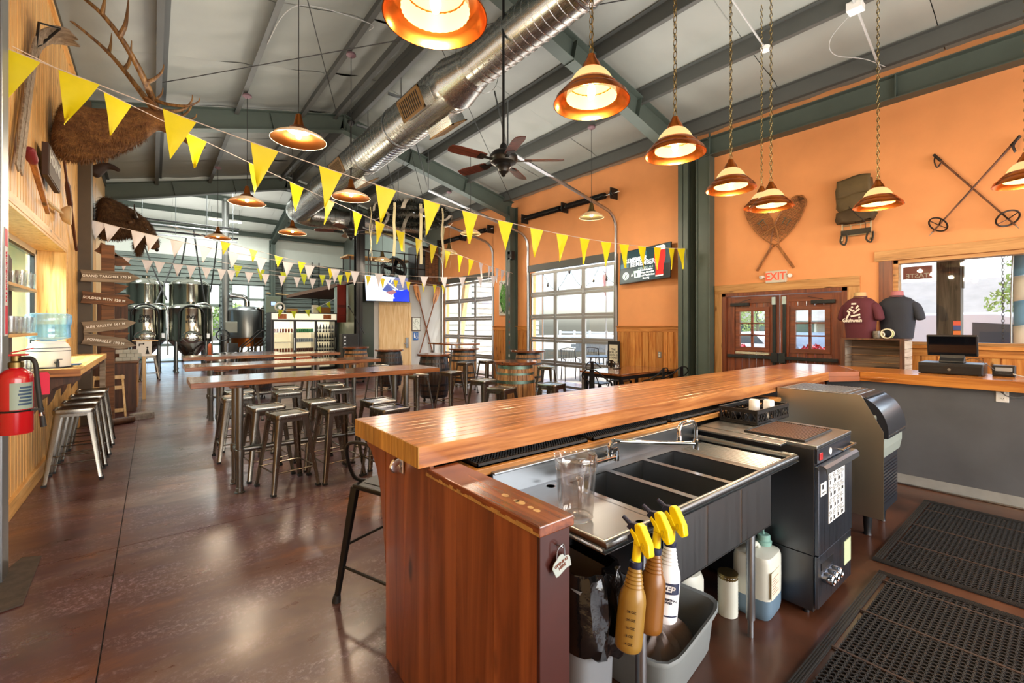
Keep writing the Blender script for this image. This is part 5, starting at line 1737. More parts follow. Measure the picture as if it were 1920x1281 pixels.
# rubber drainage mats: slatted field of ringed holes with a bevelled border
def hexmat(x0, x1, y0, y1, label):
 t = thing('rubber_mat', label, 'mat', ((x0 + x1) / 2, (y0 + y1) / 2, 0), 0, 'rubber drainage mats')
 o3 = ((x0 + x1) / 2, (y0 + y1) / 2, 0)
 bw_ = 0.045
 b = MB(o3)
 for p in ((x0, x0 + bw_, y0, y1), (x1 - bw_, x1, y0, y1), (x0 + bw_, x1 - bw_, y0, y0 + bw_), (x0 + bw_, x1 - bw_, y1 - bw_, y1)):
  b.box(*p, 0.001, 0.009)
  horiz = p[1] - p[0] > p[3] - p[2]
  for k in range(4):
   if horiz:
    yy = p[2] + 0.006 + k * 0.011
    b.box(p[0], p[1], yy, yy + 0.005, 0.009, 0.012)
   else:
    xx = p[0] + 0.006 + k * 0.011
    b.box(xx, xx + 0.005, p[2], p[3], 0.009, 0.012)
 b.build('border', 'rubber', t, False)
 b = MB(o3)
 s = 0.031
 ni, nj = int((x1 - x0 - 2 * bw_) / s), int((y1 - y0 - 2 * bw_) / (s * 0.88))
 n = 8
 for i in range(ni):
  for j in range(nj):
   cx = x0 + bw_ + s * (i + 0.5 + 0.5 * (j % 2))
   cy = y0 + bw_ + s * 0.88 * (j + 0.5)
   if cx > x1 - bw_ - 0.012 or cy > y1 - bw_:
    continue
   vs, fs = [], []
   for q in range(n):
    a = 2 * PI * q / n
    for rr, z in ((0.0158, 0.001), (0.0158, 0.0115), (0.0118, 0.0115), (0.0118, 0.001)):
     vs.append((cx + rr * math.cos(a), cy + rr * math.sin(a), z))
   for q in range(n):
    p, w = q * 4, ((q + 1) % n) * 4
    for e in range(3):
     fs.append((p + e, w + e, w + e + 1, p + e + 1))
   nn = len(b.v)
   b.v += [tuple(Vector(v) - b.o) for v in vs]
   b.f += [tuple(q + nn for q in f) for f in fs]
 me = bpy.data.meshes.new('rings')
 me.from_pydata(b.v, [], b.f)
 o = link('rings', me, 'rubber', t)
 o['kind'] = 'stuff'
 b = MB(o3)
 k = 1
 while x0 + k * 0.46 < x1 - 0.1:
  b.box(x0 + k * 0.46 - 0.006, x0 + k * 0.46 + 0.006, y0 + bw_, y1 - bw_, 0.006, 0.0125)
  k += 1
 b.build('strip', plain('rust_dusted_rubber', '#3d2a1e', 0.7), t, False)
hexmat(2.15, 3.66, -0.35, 0.80, 'black rubber drainage mat with ringed holes, nearest the camera')
hexmat(3.80, 5.47, -0.35, 0.87, 'black rubber drainage mat with ringed holes by the grey return panel')

# outlet and cord on the return panel
t = thing('power_outlet', 'white double outlet with a grey plug on the slate return panel', 'outlet', (5.879, 0.42, 0.97))
MB().box(-0.006, 0, -0.04, 0.04, -0.062, 0.062).build('plate', 'white', t, False, 0.003)
b = MB()
for z in (-0.03, 0.03):
 b.box(-0.009, -0.005, -0.018, 0.018, z - 0.016, z + 0.016)
b.build('socket', 'white', t, False, 0.002)
b = MB()
for z in (-0.03,):
 for y in (-0.007, 0.007):
  b.box(-0.0095, -0.0085, y - 0.0015, y + 0.0015, z - 0.002, z + 0.008)
 b.box(-0.0095, -0.0085, -0.003, 0.003, z - 0.012, z - 0.007)
b.build('slot', 'ink', t, False)
t = MB().tube(catmull([(5.873, 0.42, 1.0), (5.83, 0.42, 1.0), (5.80, 0.39, 0.975), (5.81, 0.33, 0.965), (5.83, 0.27, 0.985), (5.84, 0.18, 0.98), (5.86, 0.0, 0.99)], 6), [0.012, 0.012] + [0.0045] * 35, 8).build('extension_lead', 'cable')
tag(t, 'grey power cord plugged into the outlet under the bar return', 'cord')

# ---------------------------------------------------------------- stools, tables, barrels, chairs
def make_stool(mt, H=0.735):
 t = thing('bar_stool', '', 'stool', (0, 0, 0))
 s, fb = 0.150, 0.215
 # pressed seat pan: raised rounded rim, sunk middle with a hand slot
 def rr(h, r, z, n=5):
  out = []
  for cx, cy, a0 in ((h - r, h - r, 0), (-h + r, h - r, PI / 2), (-h + r, -h + r, PI), (h - r, -h + r, 3 * PI / 2)):
   for i in range(n):
    a = a0 + PI / 2 * i / (n - 1)
    out.append((cx + r * math.cos(a), cy + r * math.sin(a), z))
  return out
 loops = [rr(0.158, 0.035, H - 0.045), rr(0.162, 0.035, H - 0.012), rr(0.158, 0.033, H), rr(0.142, 0.03, H), rr(0.137, 0.028, H - 0.008), rr(0.05, 0.02, H - 0.010)]
 b = MB()
 vs = [p for l in loops for p in l]
 n = len(loops[0])
 fs = [(i * n + j, i * n + (j + 1) % n, (i + 1) * n + (j + 1) % n, (i + 1) * n + j) for i in range(len(loops) - 1) for j in range(n)]
 fs.append(tuple(range((len(loops) - 1) * n, len(loops) * n)))
 b.add(vs, fs)
 st = b.build('seat', mt, t, ang=50)
 MB().box(-0.035, 0.035, -0.008, 0.008, H - 0.0098, H - 0.0092).build('hand_slot', 'ink', st, False)
 top, bot = V(0.132, 0.132, H - 0.03), V(fb, fb, 0.012)
 b = MB()
 # folded sheet leg: an L with rounded spine, tapering to the foot
 def Lsec(c, w, th=0.004):
  k = w * 0.28
  return [c + V(0, -w, 0), c + V(0, -k, 0), c + V(-k * 0.3, -k * 0.3, 0), c + V(-k, 0, 0), c + V(-w, 0, 0), c + V(-w, -th, 0), c + V(-k, -th, 0), c + V(-th - k * 0.3, -th - k * 0.3, 0), c + V(-th, -k, 0), c + V(-th, -w, 0)]
 secs = [Lsec(V(0.155, 0.155, H - 0.02), 0.062), Lsec(V(0.152, 0.152, H - 0.05), 0.060), Lsec(V(fb + 0.008, fb + 0.008, 0.035), 0.036), Lsec(V(fb + 0.012, fb + 0.012, 0.012), 0.034)]
 vs = [p for q in secs for p in q]
 m = 10
 fs = [(i * m + j, i * m + (j + 1) % m, (i + 1) * m + (j + 1) % m, (i + 1) * m + j) for i in range(3) for j in range(m)]
 fs += [tuple(range(m)), tuple(range(3 * m, 4 * m))]
 b.add(vs, fs)
 b.add([(0.02, -0.0, 0)], [])
 b.v.pop()
 leg = b.mesh('leg', ang=50)
 foot = MB().box(fb - 0.026, fb + 0.014, fb - 0.026, fb + 0.014, 0.0, 0.022).mesh('foot', False)
 for k in range(4):
  mx = Matrix.Rotation(k * PI / 2, 4, 'Z')
  l = link('leg', leg, mt, t, mx=mx)
  link('foot', foot, 'rubber', l)
 zz = 0.20
 q = fb - (fb - 0.15) * zz / H + 0.0
 rail = MB().tube([(-q, q - 0.008, zz), (q, q - 0.008, zz)], 0.007, 8).mesh('footrest')
 apron = MB().box(-0.13, 0.13, 0.146, 0.150, H - 0.075, H - 0.02).mesh('apron', False)
 for k in range(4):
  mx = Matrix.Rotation(k * PI / 2, 4, 'Z')
  link('footrest', rail, mt, t, mx=mx)
  link('apron', apron, mt, t, mx=mx)
 return t
st0 = make_stool('stoolmetal')
SL_ = [((1.04, 4.88), 0.17, 'gunmetal stool nearest the bar, in front of the first long table by its pipe legs'),
       ((1.52, 4.90), 0.11, 'gunmetal stool in front of the first long table, second from the pipe legs'),
       ((1.95, 4.52), 0.12, 'gunmetal stool in front of the first long table, closest to the wooden bar counter'),
       ((0.94, 5.42), 0.1, 'gunmetal stool under the first long table, just behind the nearest stool'),
       ((1.49, 5.44), 0.05, 'gunmetal stool under the first long table, behind the second stool'),
       ((2.03, 5.03), 0.1, 'gunmetal stool in front of the first long table, behind the one at the counter'),
       ((0.79, 6.36), 0.03, 'gunmetal stool between the first two long tables, at their pipe leg end'),
       ((0.88, 6.88), 0.03, 'gunmetal stool tucked under the second long table at its pipe leg end'),
       ((1.36, 6.44), 0.02, 'gunmetal stool between the first two long tables, second from the pipe legs'),
       ((1.46, 6.94), 0.0, 'gunmetal stool under the second long table, second from the pipe legs'),
       ((2.0, 6.40), 0.02, 'gunmetal stool between the first two long tables, third along'),
       ((2.06, 6.92), 0.0, 'gunmetal stool under the second long table, third along'),
       ((3.62, 7.25), 0.4, 'gunmetal stool standing left of the black barrel, near the long table end'),
       ((4.35, 7.30), 0.2, 'gunmetal stool standing before the black barrel on its doorway side'),
       ((5.75, 9.0), 0.3, 'gunmetal stool in front of the pale barrel table by the far roll-up door'),
       ((6.45, 9.1), 0.1, 'gunmetal stool between the pale barrel and the wainscot under the hop picture'),
       ((3.78, 4.98), 0.3, 'dark gunmetal stool before the green hooped barrel, low behind the counter'),
       ((4.10, 5.88), 0.2, 'gunmetal stool left of the green hooped barrel, partly behind it'),
       ((4.62, 4.86), 0.25, 'bright gunmetal stool right of the green hooped barrel'),
       ((6.55, 7.05), 0.5, 'dark stool beside the roll-up door, next to the wide topped barrel'),
       ((3.85, 9.5), 0.2, 'gunmetal stool by the brown barrel in the middle of the hall'),
       ((6.72, 11.3), 0.2, 'gunmetal stool under the far high table by the second roll-up door'),
       ((-0.64, 6.53), 0.03, 'gunmetal stool at the serving counter, first of the row'),
       ((-0.64, 7.06), 0.03, 'gunmetal stool at the serving counter, second of the row'),
       ((-0.64, 7.62), 0.03, 'gunmetal stool at the serving counter, third of the row'),
       ((-0.64, 8.22), 0.03, 'gunmetal stool at the serving counter, last of the row, before the arrow signs'),
       ((-0.09, 17.0), 0.1, 'far gunmetal stool alone below the first fermenting tank'),
       ((1.2, 8.7), 0.1, 'gunmetal stool between the second and third long tables at their pipe leg end'),
       ((2.3, 8.75), 0.1, 'gunmetal stool between the second and third long tables at the hall end')]
for i, (p, rz, lb) in enumerate(SL_):
 g = 'gunmetal stools'
 if i == 0:
  st0.location = (p[0], p[1], 0)
  st0.rotation_euler = (0, 0, rz)
  st0['label'], st0['group'] = lb, g
 else:
  clone(st0, (p[0], p[1], 0), rz, lb, g)

# long plank tables on pairs of pipe legs
def long_table():
 t = thing('long_table', '', 'table', (0, 0, 0), 0, 'long plank tables')
 L, W, H = 2.48, 0.63, 1.075
 w = [0.16, 0.15, 0.17, 0.15]
 y = 0
 for i, q in enumerate(w):
  b = MB()
  e = 0.001
  b.box(0, L, y + e, y + q - e, H - 0.05, H)
  b.build('plank', 'table', t, False, 0.003)
  y += q
 MB().box(0.30, 0.46, 0.06, 0.57, H - 0.075, H - 0.051).box(2.0, 2.16, 0.06, 0.57, H - 0.075, H - 0.051).build('batten', 'table', t, False, 0.002)
 lg = MB().lathe([(0.0, 0.0), (0.045, 0.0), (0.047, 0.012), (0.036, 0.014), (0.035, 0.05), (0.031, 0.052), (0.031, 0.33), (0.040, 0.332), (0.042, 0.37), (0.040, 0.41), (0.031, 0.412), (0.031, H - 0.06), (0.05, H - 0.058), (0.05, H - 0.051), (0, H - 0.051)], 18).mesh('leg')
 for x in (0.385, 2.085):
  for y in (0.10, 0.42):
   link('leg', lg, 'pipe', t, loc=(x, y, 0))
  MB().cyl((x, 0.13, 0.37), (x, 0.39, 0.37), 0.027, 12).build('cross_pipe', 'pipe', t)
  MB().lathe([(0.036, -0.02), (0.038, 0), (0.036, 0.02)], 14, (x, 0.26, 0.37), Matrix(((1, 0, 0), (0, 0, 1), (0, 1, 0)))).build('tee_fitting', 'pipe', t)
 MB().cyl((0.385, 0.26, 0.37), (2.085, 0.26, 0.37), 0.027, 12).build('stretcher', M['pipe'], t)
 return t
lt = long_table()
lt.location = (0.255, 4.86, 0)
lt['label'] = 'long plank table on pipe legs, nearest of the three beside the aisle'
clone(lt, (0.30, 6.77, 0), 0.0, 'long plank table on pipe legs, middle of the three beside the aisle')
clone(lt, (0.37, 8.95, 0), 0.0, 'long plank table on pipe legs, farthest of the three beside the aisle')
t = thing('high_table', 'high narrow table by the far roll-up door, behind the pale barrel', 'table', (6.75, 11.2, 0))
MB().box(-0.42, 0.42, -0.75, 0.75, 1.06, 1.10).build('tabletop', 'table', t, False, 0.004)
for x in (-0.3, 0.3):
 for y in (-0.6, 0.6):
  MB().cyl((x, y, 0), (x, y, 1.06), 0.025, 10).build('leg', 'galv', t)

# barrels on casters with round tops
def barrel(loc, stave, label, topr=0.345, hoopm='hoop', rz=0.0):
 t = thing('barrel_table', label, 'barrel', loc, rz, 'barrel tables')
 zb_, hb = 0.10, 0.86
 n = 24
 def rad(u):
  return 0.275 + 0.058 * math.sin(PI * u)
 b = MB()
 vs, fs = [], []
 m = 8
 w = PI / n
 for i in range(m + 1):
  u = i / m
  r = rad(u)
  for a, dr in ((-w * 0.93, -0.004), (-w * 0.6, 0), (w * 0.6, 0), (w * 0.93, -0.004)):
   vs.append(((r + dr) * math.cos(a), (r + dr) * math.sin(a), zb_ + hb * u))
  for a in (w * 0.9, -w * 0.9):
   vs.append(((r - 0.025) * math.cos(a), (r - 0.025) * math.sin(a), zb_ + hb * u))
 for i in range(m):
  for j in range(6):
   fs.append((i * 6 + j, i * 6 + (j + 1) % 6, (i + 1) * 6 + (j + 1) % 6, (i + 1) * 6 + j))
 fs += [tuple(range(6)), tuple(range(m * 6, m * 6 + 6))]
 b.add(vs, fs)
 me = b.mesh('stave', ang=30)
 for k in range(n):
  link('stave', me, stave, t, mx=Matrix.Rotation(2 * PI * k / n, 4, 'Z'))
 for u0, u1 in ((0.015, 0.075), (0.15, 0.19), (0.29, 0.345), (0.655, 0.71), (0.81, 0.85), (0.925, 0.985)):
  MB().lathe([(rad(u0) + 0.001, zb_ + hb * u0), (rad(u0) + 0.006, zb_ + hb * u0), (rad(u1) + 0.006, zb_ + hb * u1), (rad(u1) + 0.001, zb_ + hb * u1)], 32).build('hoop', hoopm, t)
 MB().lathe([(0.0, zb_ + 0.03), (0.262, zb_ + 0.03), (0.262, zb_ + 0.05), (0, zb_ + 0.05)], 24).build('head', stave, t)
 MB().lathe([(0.0, 0.962), (topr - 0.006, 0.962), (topr, 0.968), (topr, 1.0), (topr - 0.006, 1.006), (0.0, 1.006)], 40).build('top', 'barrel_top', t)
 for k in range(4):
  a = PI / 4 + k * PI / 2
  x, y = 0.2 * math.cos(a), 0.2 * math.sin(a)
  c = MB().cyl((x - 0.012, y, 0.035), (x + 0.012, y, 0.035), 0.035, 14).build('caster_wheel', 'rubber', t)
  MB().box(x - 0.02, x - 0.014, y - 0.015, y + 0.02, 0.03, 0.128).box(x + 0.014, x + 0.02, y - 0.015, y + 0.02, 0.03, 0.128).box(x - 0.03, x + 0.03, y - 0.03, y + 0.03, 0.122, 0.13).build('caster_fork', 'galv', c, False)
 return t
M['hoop_green'] = metal('verdigris_hoop', '#5d7168', 0.45, streak=False)
barrel((4.68, 5.80, 0), 'stave', 'oak barrel table with green hoops just behind the long counter', 0.355, 'hoop_green', 0.1)
barrel((7.10, 8.30, 0), 'stave', 'barrel table with a wide overhanging top beside the near roll-up door', 0.42, 'hoop', 0.4)
barrel((4.62, 8.45, 0), 'stave_dark', 'black stained barrel table at the end of the long tables', 0.35, 'blackmetal', 0.2)
barrel((6.42, 10.12, 0), 'stave', 'pale oak barrel table before the far roll-up door', 0.40, 'hoop', 0.6)
barrel((4.62, 10.75, 0), 'stave_dark', 'dark brown barrel table between the black barrel and the plywood door', 0.35, 'hoop', 0.3)
barrel((4.45, 12.65, 0), 'stave', 'oak barrel table by the speaker and the cold room wall', 0.345, 'hoop', 0.5)
barrel((1.75, 11.2, 0), 'stave_dark', 'barrel table with a wide round top behind the farthest long table', 0.48, 'hoop', 0.0)

# black metal chairs with a hoop back
def metal_chair(H=0.45):
 t = thing('metal_chair', '', 'chair', (0, 0, 0), 0, 'black metal chairs at the dining table')
 MB().prism([(-0.18, -0.17), (0.18, -0.17), (0.165, 0.19), (-0.165, 0.19)], 'z', H - 0.015, H).build('seat', 'blackmetal', t, False, 0.006)
 for sx in (-1, 1):
  MB().bar((sx * 0.165, 0.16, H - 0.01), (sx * 0.20, 0.22, 0), 0.045, 0.02, w2=0.028).build('leg', 'blackmetal', t, False, 0.003)
  MB().bar((sx * 0.165, -0.15, H - 0.01), (sx * 0.205, -0.23, 0), 0.045, 0.02, w2=0.028).build('leg', 'blackmetal', t, False, 0.003)
 MB().prism([(-0.055, H), (0.055, H), (0.05, H + 0.2), (0.042, H + 0.40), (-0.042, H + 0.40), (-0.05, H + 0.2)], 'y', -0.205, -0.195).build('back_splat', 'blackmetal', t, False, 0.002)
 pts = catmull([(-0.175, 0.12, H), (-0.225, 0.08, H + 0.16), (-0.24, -0.06, H + 0.21), (-0.20, -0.19, H + 0.30), (-0.10, -0.225, H + 0.385), (0.0, -0.23, H + 0.40), (0.10, -0.225, H + 0.385), (0.20, -0.19, H + 0.30), (0.24, -0.06, H + 0.21), (0.225, 0.08, H + 0.16), (0.175, 0.12, H)], 4)
 MB().tube(pts, 0.011, 8).build('hoop_back', 'blackmetal', t)
 MB().tube([(-0.185, 0.19, 0.16), (0.185, 0.19, 0.16)], 0.007, 6).tube([(-0.185, -0.19, 0.16), (0.185, -0.19, 0.16)], 0.007, 6).build('stretcher', 'blackmetal', t)
 return t
mc = metal_chair()
mc.location = (7.05, 6.02, 0)
mc.rotation_euler = (0, 0, PI)
mc['label'] = 'black metal hoop back chair behind the dining table, nearer the roll-up door'
g = 'black metal chairs at the dining table'
clone(mc, (7.66, 6.0, 0), PI + 0.15, 'black metal hoop back chair behind the dining table, nearer the pine wainscot', g)
clone(mc, (6.95, 4.72, 0), 0.15, 'black metal hoop back chair in front of the dining table, in the middle', g)
clone(mc, (7.48, 4.66, 0), -0.1, 'black metal hoop back chair in front of the dining table, by the green column', g)
clone(mc, (5.98, 5.15, 0), -PI / 2 + 0.2, 'black metal hoop back chair at the free end of the dining table', g)
t = thing('dining_table', 'low dark plank dining table against the pine wainscot', 'table', (7.05, 5.30, 0))
for i in range(5):
 ya = -0.48 + 0.192 * i
 MB().box(-0.84, 0.86, ya + 0.001, ya + 0.191, 0.725, 0.76).build('plank', 'table', t, False, 0.003)
b = MB().box(-0.80, 0.82, -0.44, 0.44, 0.66, 0.724)
b.build('apron', 'blackmetal', t, False)
for x in (-0.76, 0.78):
 for y in (-0.4, 0.4):
  MB().box(x - 0.025, x + 0.025, y - 0.025, y + 0.025, 0, 0.66).build('leg', 'blackmetal', t, False)
t = thing('condiment_caddy', 'small glass condiment set standing on the dining table', 'caddy', (7.0, 5.55, 0.761))
MB().box(-0.07, 0.07, -0.045, 0.045, 0, 0.012).tube([(-0.065, 0, 0.01), (-0.065, 0, 0.14), (0.065, 0, 0.14), (0.065, 0, 0.01)], 0.004, 6).build('rack', 'blackmetal', t)
for x in (-0.033, 0.033):
 j = MB().lathe([(0, 0.013), (0.024, 0.013), (0.024, 0.08), (0.014, 0.1), (0, 0.1)], 14, (x, 0, 0)).build('jar', 'tumbler', t)
 MB().lathe([(0.016, 0.098), (0.016, 0.115), (0, 0.118)], 14, (x, 0, 0)).build('lid', 'chrome', j)

# black bar stool with a low hoop back, tucked at the bar end
t = thing('bar_stool', 'black metal bar stool with low hoop back beside the bar end', 'stool', (1.10, 2.52, 0), 0.35)
H = 0.67
MB().prism([(-0.16, -0.16), (0.16, -0.16), (0.16, 0.16), (-0.16, 0.16)], 'z', H - 0.03, H).build('seat', 'blackmetal', t, False, 0.01)
MB().box(-0.11, 0.11, -0.11, 0.11, H, H + 0.004).build('seat_pad', 'blackmetal', t, False, 0.002)
for sx in (-1, 1):
 for sy in (-1, 1):
  l = MB().bar((sx * 0.145, sy * 0.145, H - 0.02), (sx * 0.215, sy * 0.215, 0.03), 0.052, 0.03, w2=0.030, h2=0.022).build('leg', 'blackmetal', t, False, 0.005)
  MB().cyl((sx * 0.215, sy * 0.215, 0.04), (sx * 0.218, sy * 0.218, 0), 0.02, 10, 0.026).build('foot', 'rubber', l)
for z in (0.2, 0.32):
 q = 0.215 - 0.07 * z / H
 for a, c in (((-q, -q), (q, -q)), ((q, -q), (q, q)), ((q, q), (-q, q)), ((-q, q), (-q, -q))):
  if (z < 0.3) == (a[0] == c[0]):
   MB().cyl((*a, z), (*c, z), 0.008, 8).build('footrest', 'blackmetal', t)
MB().tube(catmull([(-0.06, -0.155, H - 0.01), (-0.15, -0.15, H + 0.04), (-0.205, -0.14, H + 0.17), (-0.22, -0.11, H + 0.25), (-0.225, 0.0, H + 0.27), (-0.22, 0.11, H + 0.25), (-0.205, 0.14, H + 0.17), (-0.15, 0.15, H + 0.04), (-0.06, 0.155, H - 0.01)], 5), 0.0105, 8).build('hoop_back', 'blackmetal', t)

# ---------------------------------------------------------------- serving side: counter, dispenser, glasses, extinguisher, mounts, signs
t = thing('serving_counter', 'thick wooden serving counter with carved brackets on the pine wall', 'counter', (-0.75, 7.5, 1.1))
o3 = (-0.75, 7.5, 1.1)
for i in range(4):
 xa = -1.13 + i * 0.145
 MB(o3).box(xa + 0.001, xa + 0.144, 6.0, 9.06, 1.105, 1.175).build('plank', 'pine_y', t, False, 0.004)
MB(o3).box(-1.13, -0.55, 5.985, 5.999, 1.1, 1.174).build('end_board', wood('brown_end_board', '#8a4f22', '#b4753a', 'x', 0.4, 0.0), t, False, 0.003)
for y in (6.15, 7.05, 7.95, 8.85):
 MB(o3).prism([(-0.912, 0.70), (-0.912, 1.104), (-0.56, 1.104), (-0.57, 1.05), (-0.62, 1.02), (-0.70, 1.01), (-0.76, 0.98), (-0.80, 0.90), (-0.85, 0.86), (-0.87, 0.78)], 'y', y, y + 0.045).build('bracket', 'darkwood', t, False)
MB(o3).box(-0.62, -0.56, 8.94, 9.04, 0.0, 1.104).build('post', 'rough', t, False)
# water dispenser: ceramic crock, blue bottle upside down
t = thing('water_dispenser', 'white ceramic crock dispenser under an upturned blue water bottle', 'dispenser', (-0.80, 6.26, 1.176))
MB().lathe([(0.0, 0.0), (0.145, 0.0), (0.15, 0.008), (0.156, 0.02), (0.157, 0.10), (0.153, 0.19), (0.135, 0.23), (0.118, 0.245), (0.118, 0.262), (0.10, 0.262), (0.10, 0.10), (0, 0.10)], 36).build('crock', 'white', t)
for z in (0.165, 0.195):
 r = 0.1555 if z < 0.18 else 0.1525
 MB().lathe([(r, z - 0.003), (r + 0.0012, z), (r, z + 0.003)], 36).build('stripe', 'navy', t)
MB().lathe([(0.165, 0.0), (0.17, -0.001), (0.17, 0.012), (0.16, 0.012)], 36).build('base_ring', 'black', t)
MB().cyl((0.06, -0.135, 0.055), (0.082, -0.185, 0.055), 0.012, 10).cyl((0.082, -0.18, 0.065), (0.082, -0.18, 0.015), 0.013, 10).box(0.074, 0.09, -0.186, -0.174, 0.065, 0.085).box(0.074, 0.115, -0.184, -0.176, 0.083, 0.09).build('spigot', 'black', t)
prof = [(0.03, 0.15), (0.03, 0.25), (0.06, 0.268), (0.12, 0.275), (0.148, 0.29), (0.15, 0.33), (0.146, 0.345), (0.146, 0.40), (0.15, 0.415), (0.158, 0.45), (0.158, 0.50), (0.15, 0.52), (0.12, 0.53), (0.0, 0.53)]
MB().lathe([(r * 1.04, z) for r, z in prof], 36).build('bottle', 'water_blue', t)
MB().lathe([(0.0, 0.30), (0.148, 0.30), (0.15, 0.34), (0.148, 0.425), (0.0, 0.425)], 32).build('water', glassy('still_water', (0.80, 0.93, 0.97), 0.06, 0.5, 0.02, 0.06, (0.7, 0.9, 0.95)), t)
MB().tube(catmull([(-0.11, -0.12, 0.49), (-0.135, -0.145, 0.47), (-0.14, -0.15, 0.40), (-0.11, -0.12, 0.36)], 4), 0.012, 8).build('bottle_handle', 'water_blue', t)
t = tag(MB().box(-0.70, -0.60, 6.45, 6.65, 1.1765, 1.186).build('folder', plain('blue_folder', '#27466b', 0.4), None, False, 0.002), 'flat blue folder lying on the serving counter by the dispenser', 'folder')
# wall shelf of drinking glasses next to the steel post
t = thing('glass_shelf', 'brown wall shelf unit of drinking glasses beside the steel post', 'shelf', (-0.85, 5.0, 1.5))
o3 = (-0.85, 5.0, 1.5)
MB(o3).prism([(4.40, 1.0), (4.40, 2.42), (5.36, 2.12), (5.36, 1.0)], 'x', -0.918, -0.895).build('back_panel', 'darkwood', t, False)
for z in (1.185, 1.525, 1.885):
 MB(o3).box(-0.894, -0.765, 4.40, 5.46, z - 0.022, z).build('shelf_board', 'pine_y', t, False, 0.002)
def tumbler(loc, label, g):
 t = thing('drinking_glass', label, 'glass', loc, 0, g)
 MB().lathe([(0.0, 0.0), (0.027, 0.0), (0.029, 0.003), (0.034, 0.128), (0.0325, 0.128), (0.027, 0.012), (0.0, 0.012)], 16).build('tumbler_body', 'tumbler', t)
 return t
g1 = None
for z, nm, nn in ((1.186, 'bottom', 12), (1.526, 'middle', 9), (1.886, 'top', 5)):
 for i in range(nn):
  x, y = (-0.86 if i % 2 else -0.80), 5.40 - 0.078 * i
  lb = f'clear drinking glass standing on the {nm} board of the brown wall shelf'
  if g1 is None:
   g1 = tumbler((x, y, z), lb, f'glasses on the {nm} shelf')
  else:
   clone(g1, (x, y, z), 0, lb, f'glasses on the {nm} shelf')
# fire extinguisher on the post
E3 = (-0.655, 4.02, 0.93)
t = thing('fire_extinguisher', 'red fire extinguisher with black hose hung on the steel post', 'extinguisher', E3)
MB().lathe([(0.0, 0.0), (0.072, 0.0), (0.076, 0.01), (0.076, 0.33), (0.07, 0.36), (0.05, 0.385), (0.03, 0.395), (0.03, 0.41), (0, 0.41)], 28).build('cylinder', 'red', t)
MB().lathe([(0.0, 0.40), (0.034, 0.40), (0.034, 0.43), (0.022, 0.44), (0.022, 0.47), (0, 0.47)], 18).build('valve', 'brass', t)
MB().box(-0.03, 0.055, -0.014, 0.014, 0.47, 0.482).bar((-0.02, 0, 0.49), (0.075, 0, 0.515), 0.026, 0.008).build('lever', 'red', t, False, 0.003)
MB().tube(catmull([(0.02, -0.01, 0.45), (0.065, -0.03, 0.455), (0.088, -0.04, 0.42), (0.096, -0.042, 0.32), (0.106, -0.04, 0.2), (0.113, -0.035, 0.11)], 6), 0.0125, 10).build('hose', 'rubber', t)
MB().cyl((0.113, -0.035, 0.12), (0.116, -0.034, 0.10), 0.0135, 10).build('ferrule', 'chrome', t)
MB().cyl((0.116, -0.034, 0.10), (0.122, -0.031, 0.03), 0.012, 10, 0.015).build('nozzle', 'rubber', t)
MB().lathe([(0.0768, 0.15), (0.0768, 0.31)], 14, a0=-1.75, a1=-0.25).build('label_sheet', plain('grey_green_label', '#8b9b8e', 0.5), t)
b = MB()
for k in range(6):
 b.lathe([(0.0772, 0.175 + k * 0.02), (0.0772, 0.187 + k * 0.02)], 8, a0=-1.3 + 0.05 * (k % 3), a1=-0.4)
b.build('label_print', plain('label_navy_print', '#27425f', 0.5), t)
MB().ring((0, 0, 0.14), 0.079, 0.006, 'z', 28, 6).box(0.07, 0.125, -0.05, -0.03, 0.135, 0.148).build('strap', 'blackmetal', t)
MB().prism([(-0.002, 0.20), (0.055, 0.20), (0.055, 0.325), (0.045, 0.34), (0.0, 0.34)], 'y', 0.005, 0.0065).build('tag_card', 'redtag', t, False, loc=(0.085, 0.03, 0.02))
t = thing('fire_sign', 'narrow red and white fire extinguisher strip sign on the steel post', 'sign', (-0.7245, 4.18, 1.86))
MB().box(-0.0, 0.003, -0.03, 0.03, -0.34, 0.34).build('sign_plate', plain('sign_white', '#e6dede', 0.4), t, False)
MB().box(0.003, 0.004, -0.028, 0.028, -0.33, -0.15).box(0.003, 0.004, -0.028, 0.028, 0.22, 0.33).build('red_band', 'redtag', t, False)
text('FIRE EXTINGUISHER', 0.045, frame((0.0042, 0, 0.03), (0, 0, 1), (0, -1, 0)), 'redtag', t, sx=0.8)

# floor mat by the post
tag(MB().prism([(-1.0, 3.6), (-0.58, 3.72), (-0.60, 4.42), (-0.70, 4.47), (-0.75, 4.28), (-1.0, 4.28)], 'z', 0.0, 0.012).build('door_mat', plain('slate_door_mat', '#4a3f36', 0.85, var=0.3, scale=14, bmp=0.4), None, False, 0.003), 'flat dark slate coloured mat on the floor at the steel post', 'mat')

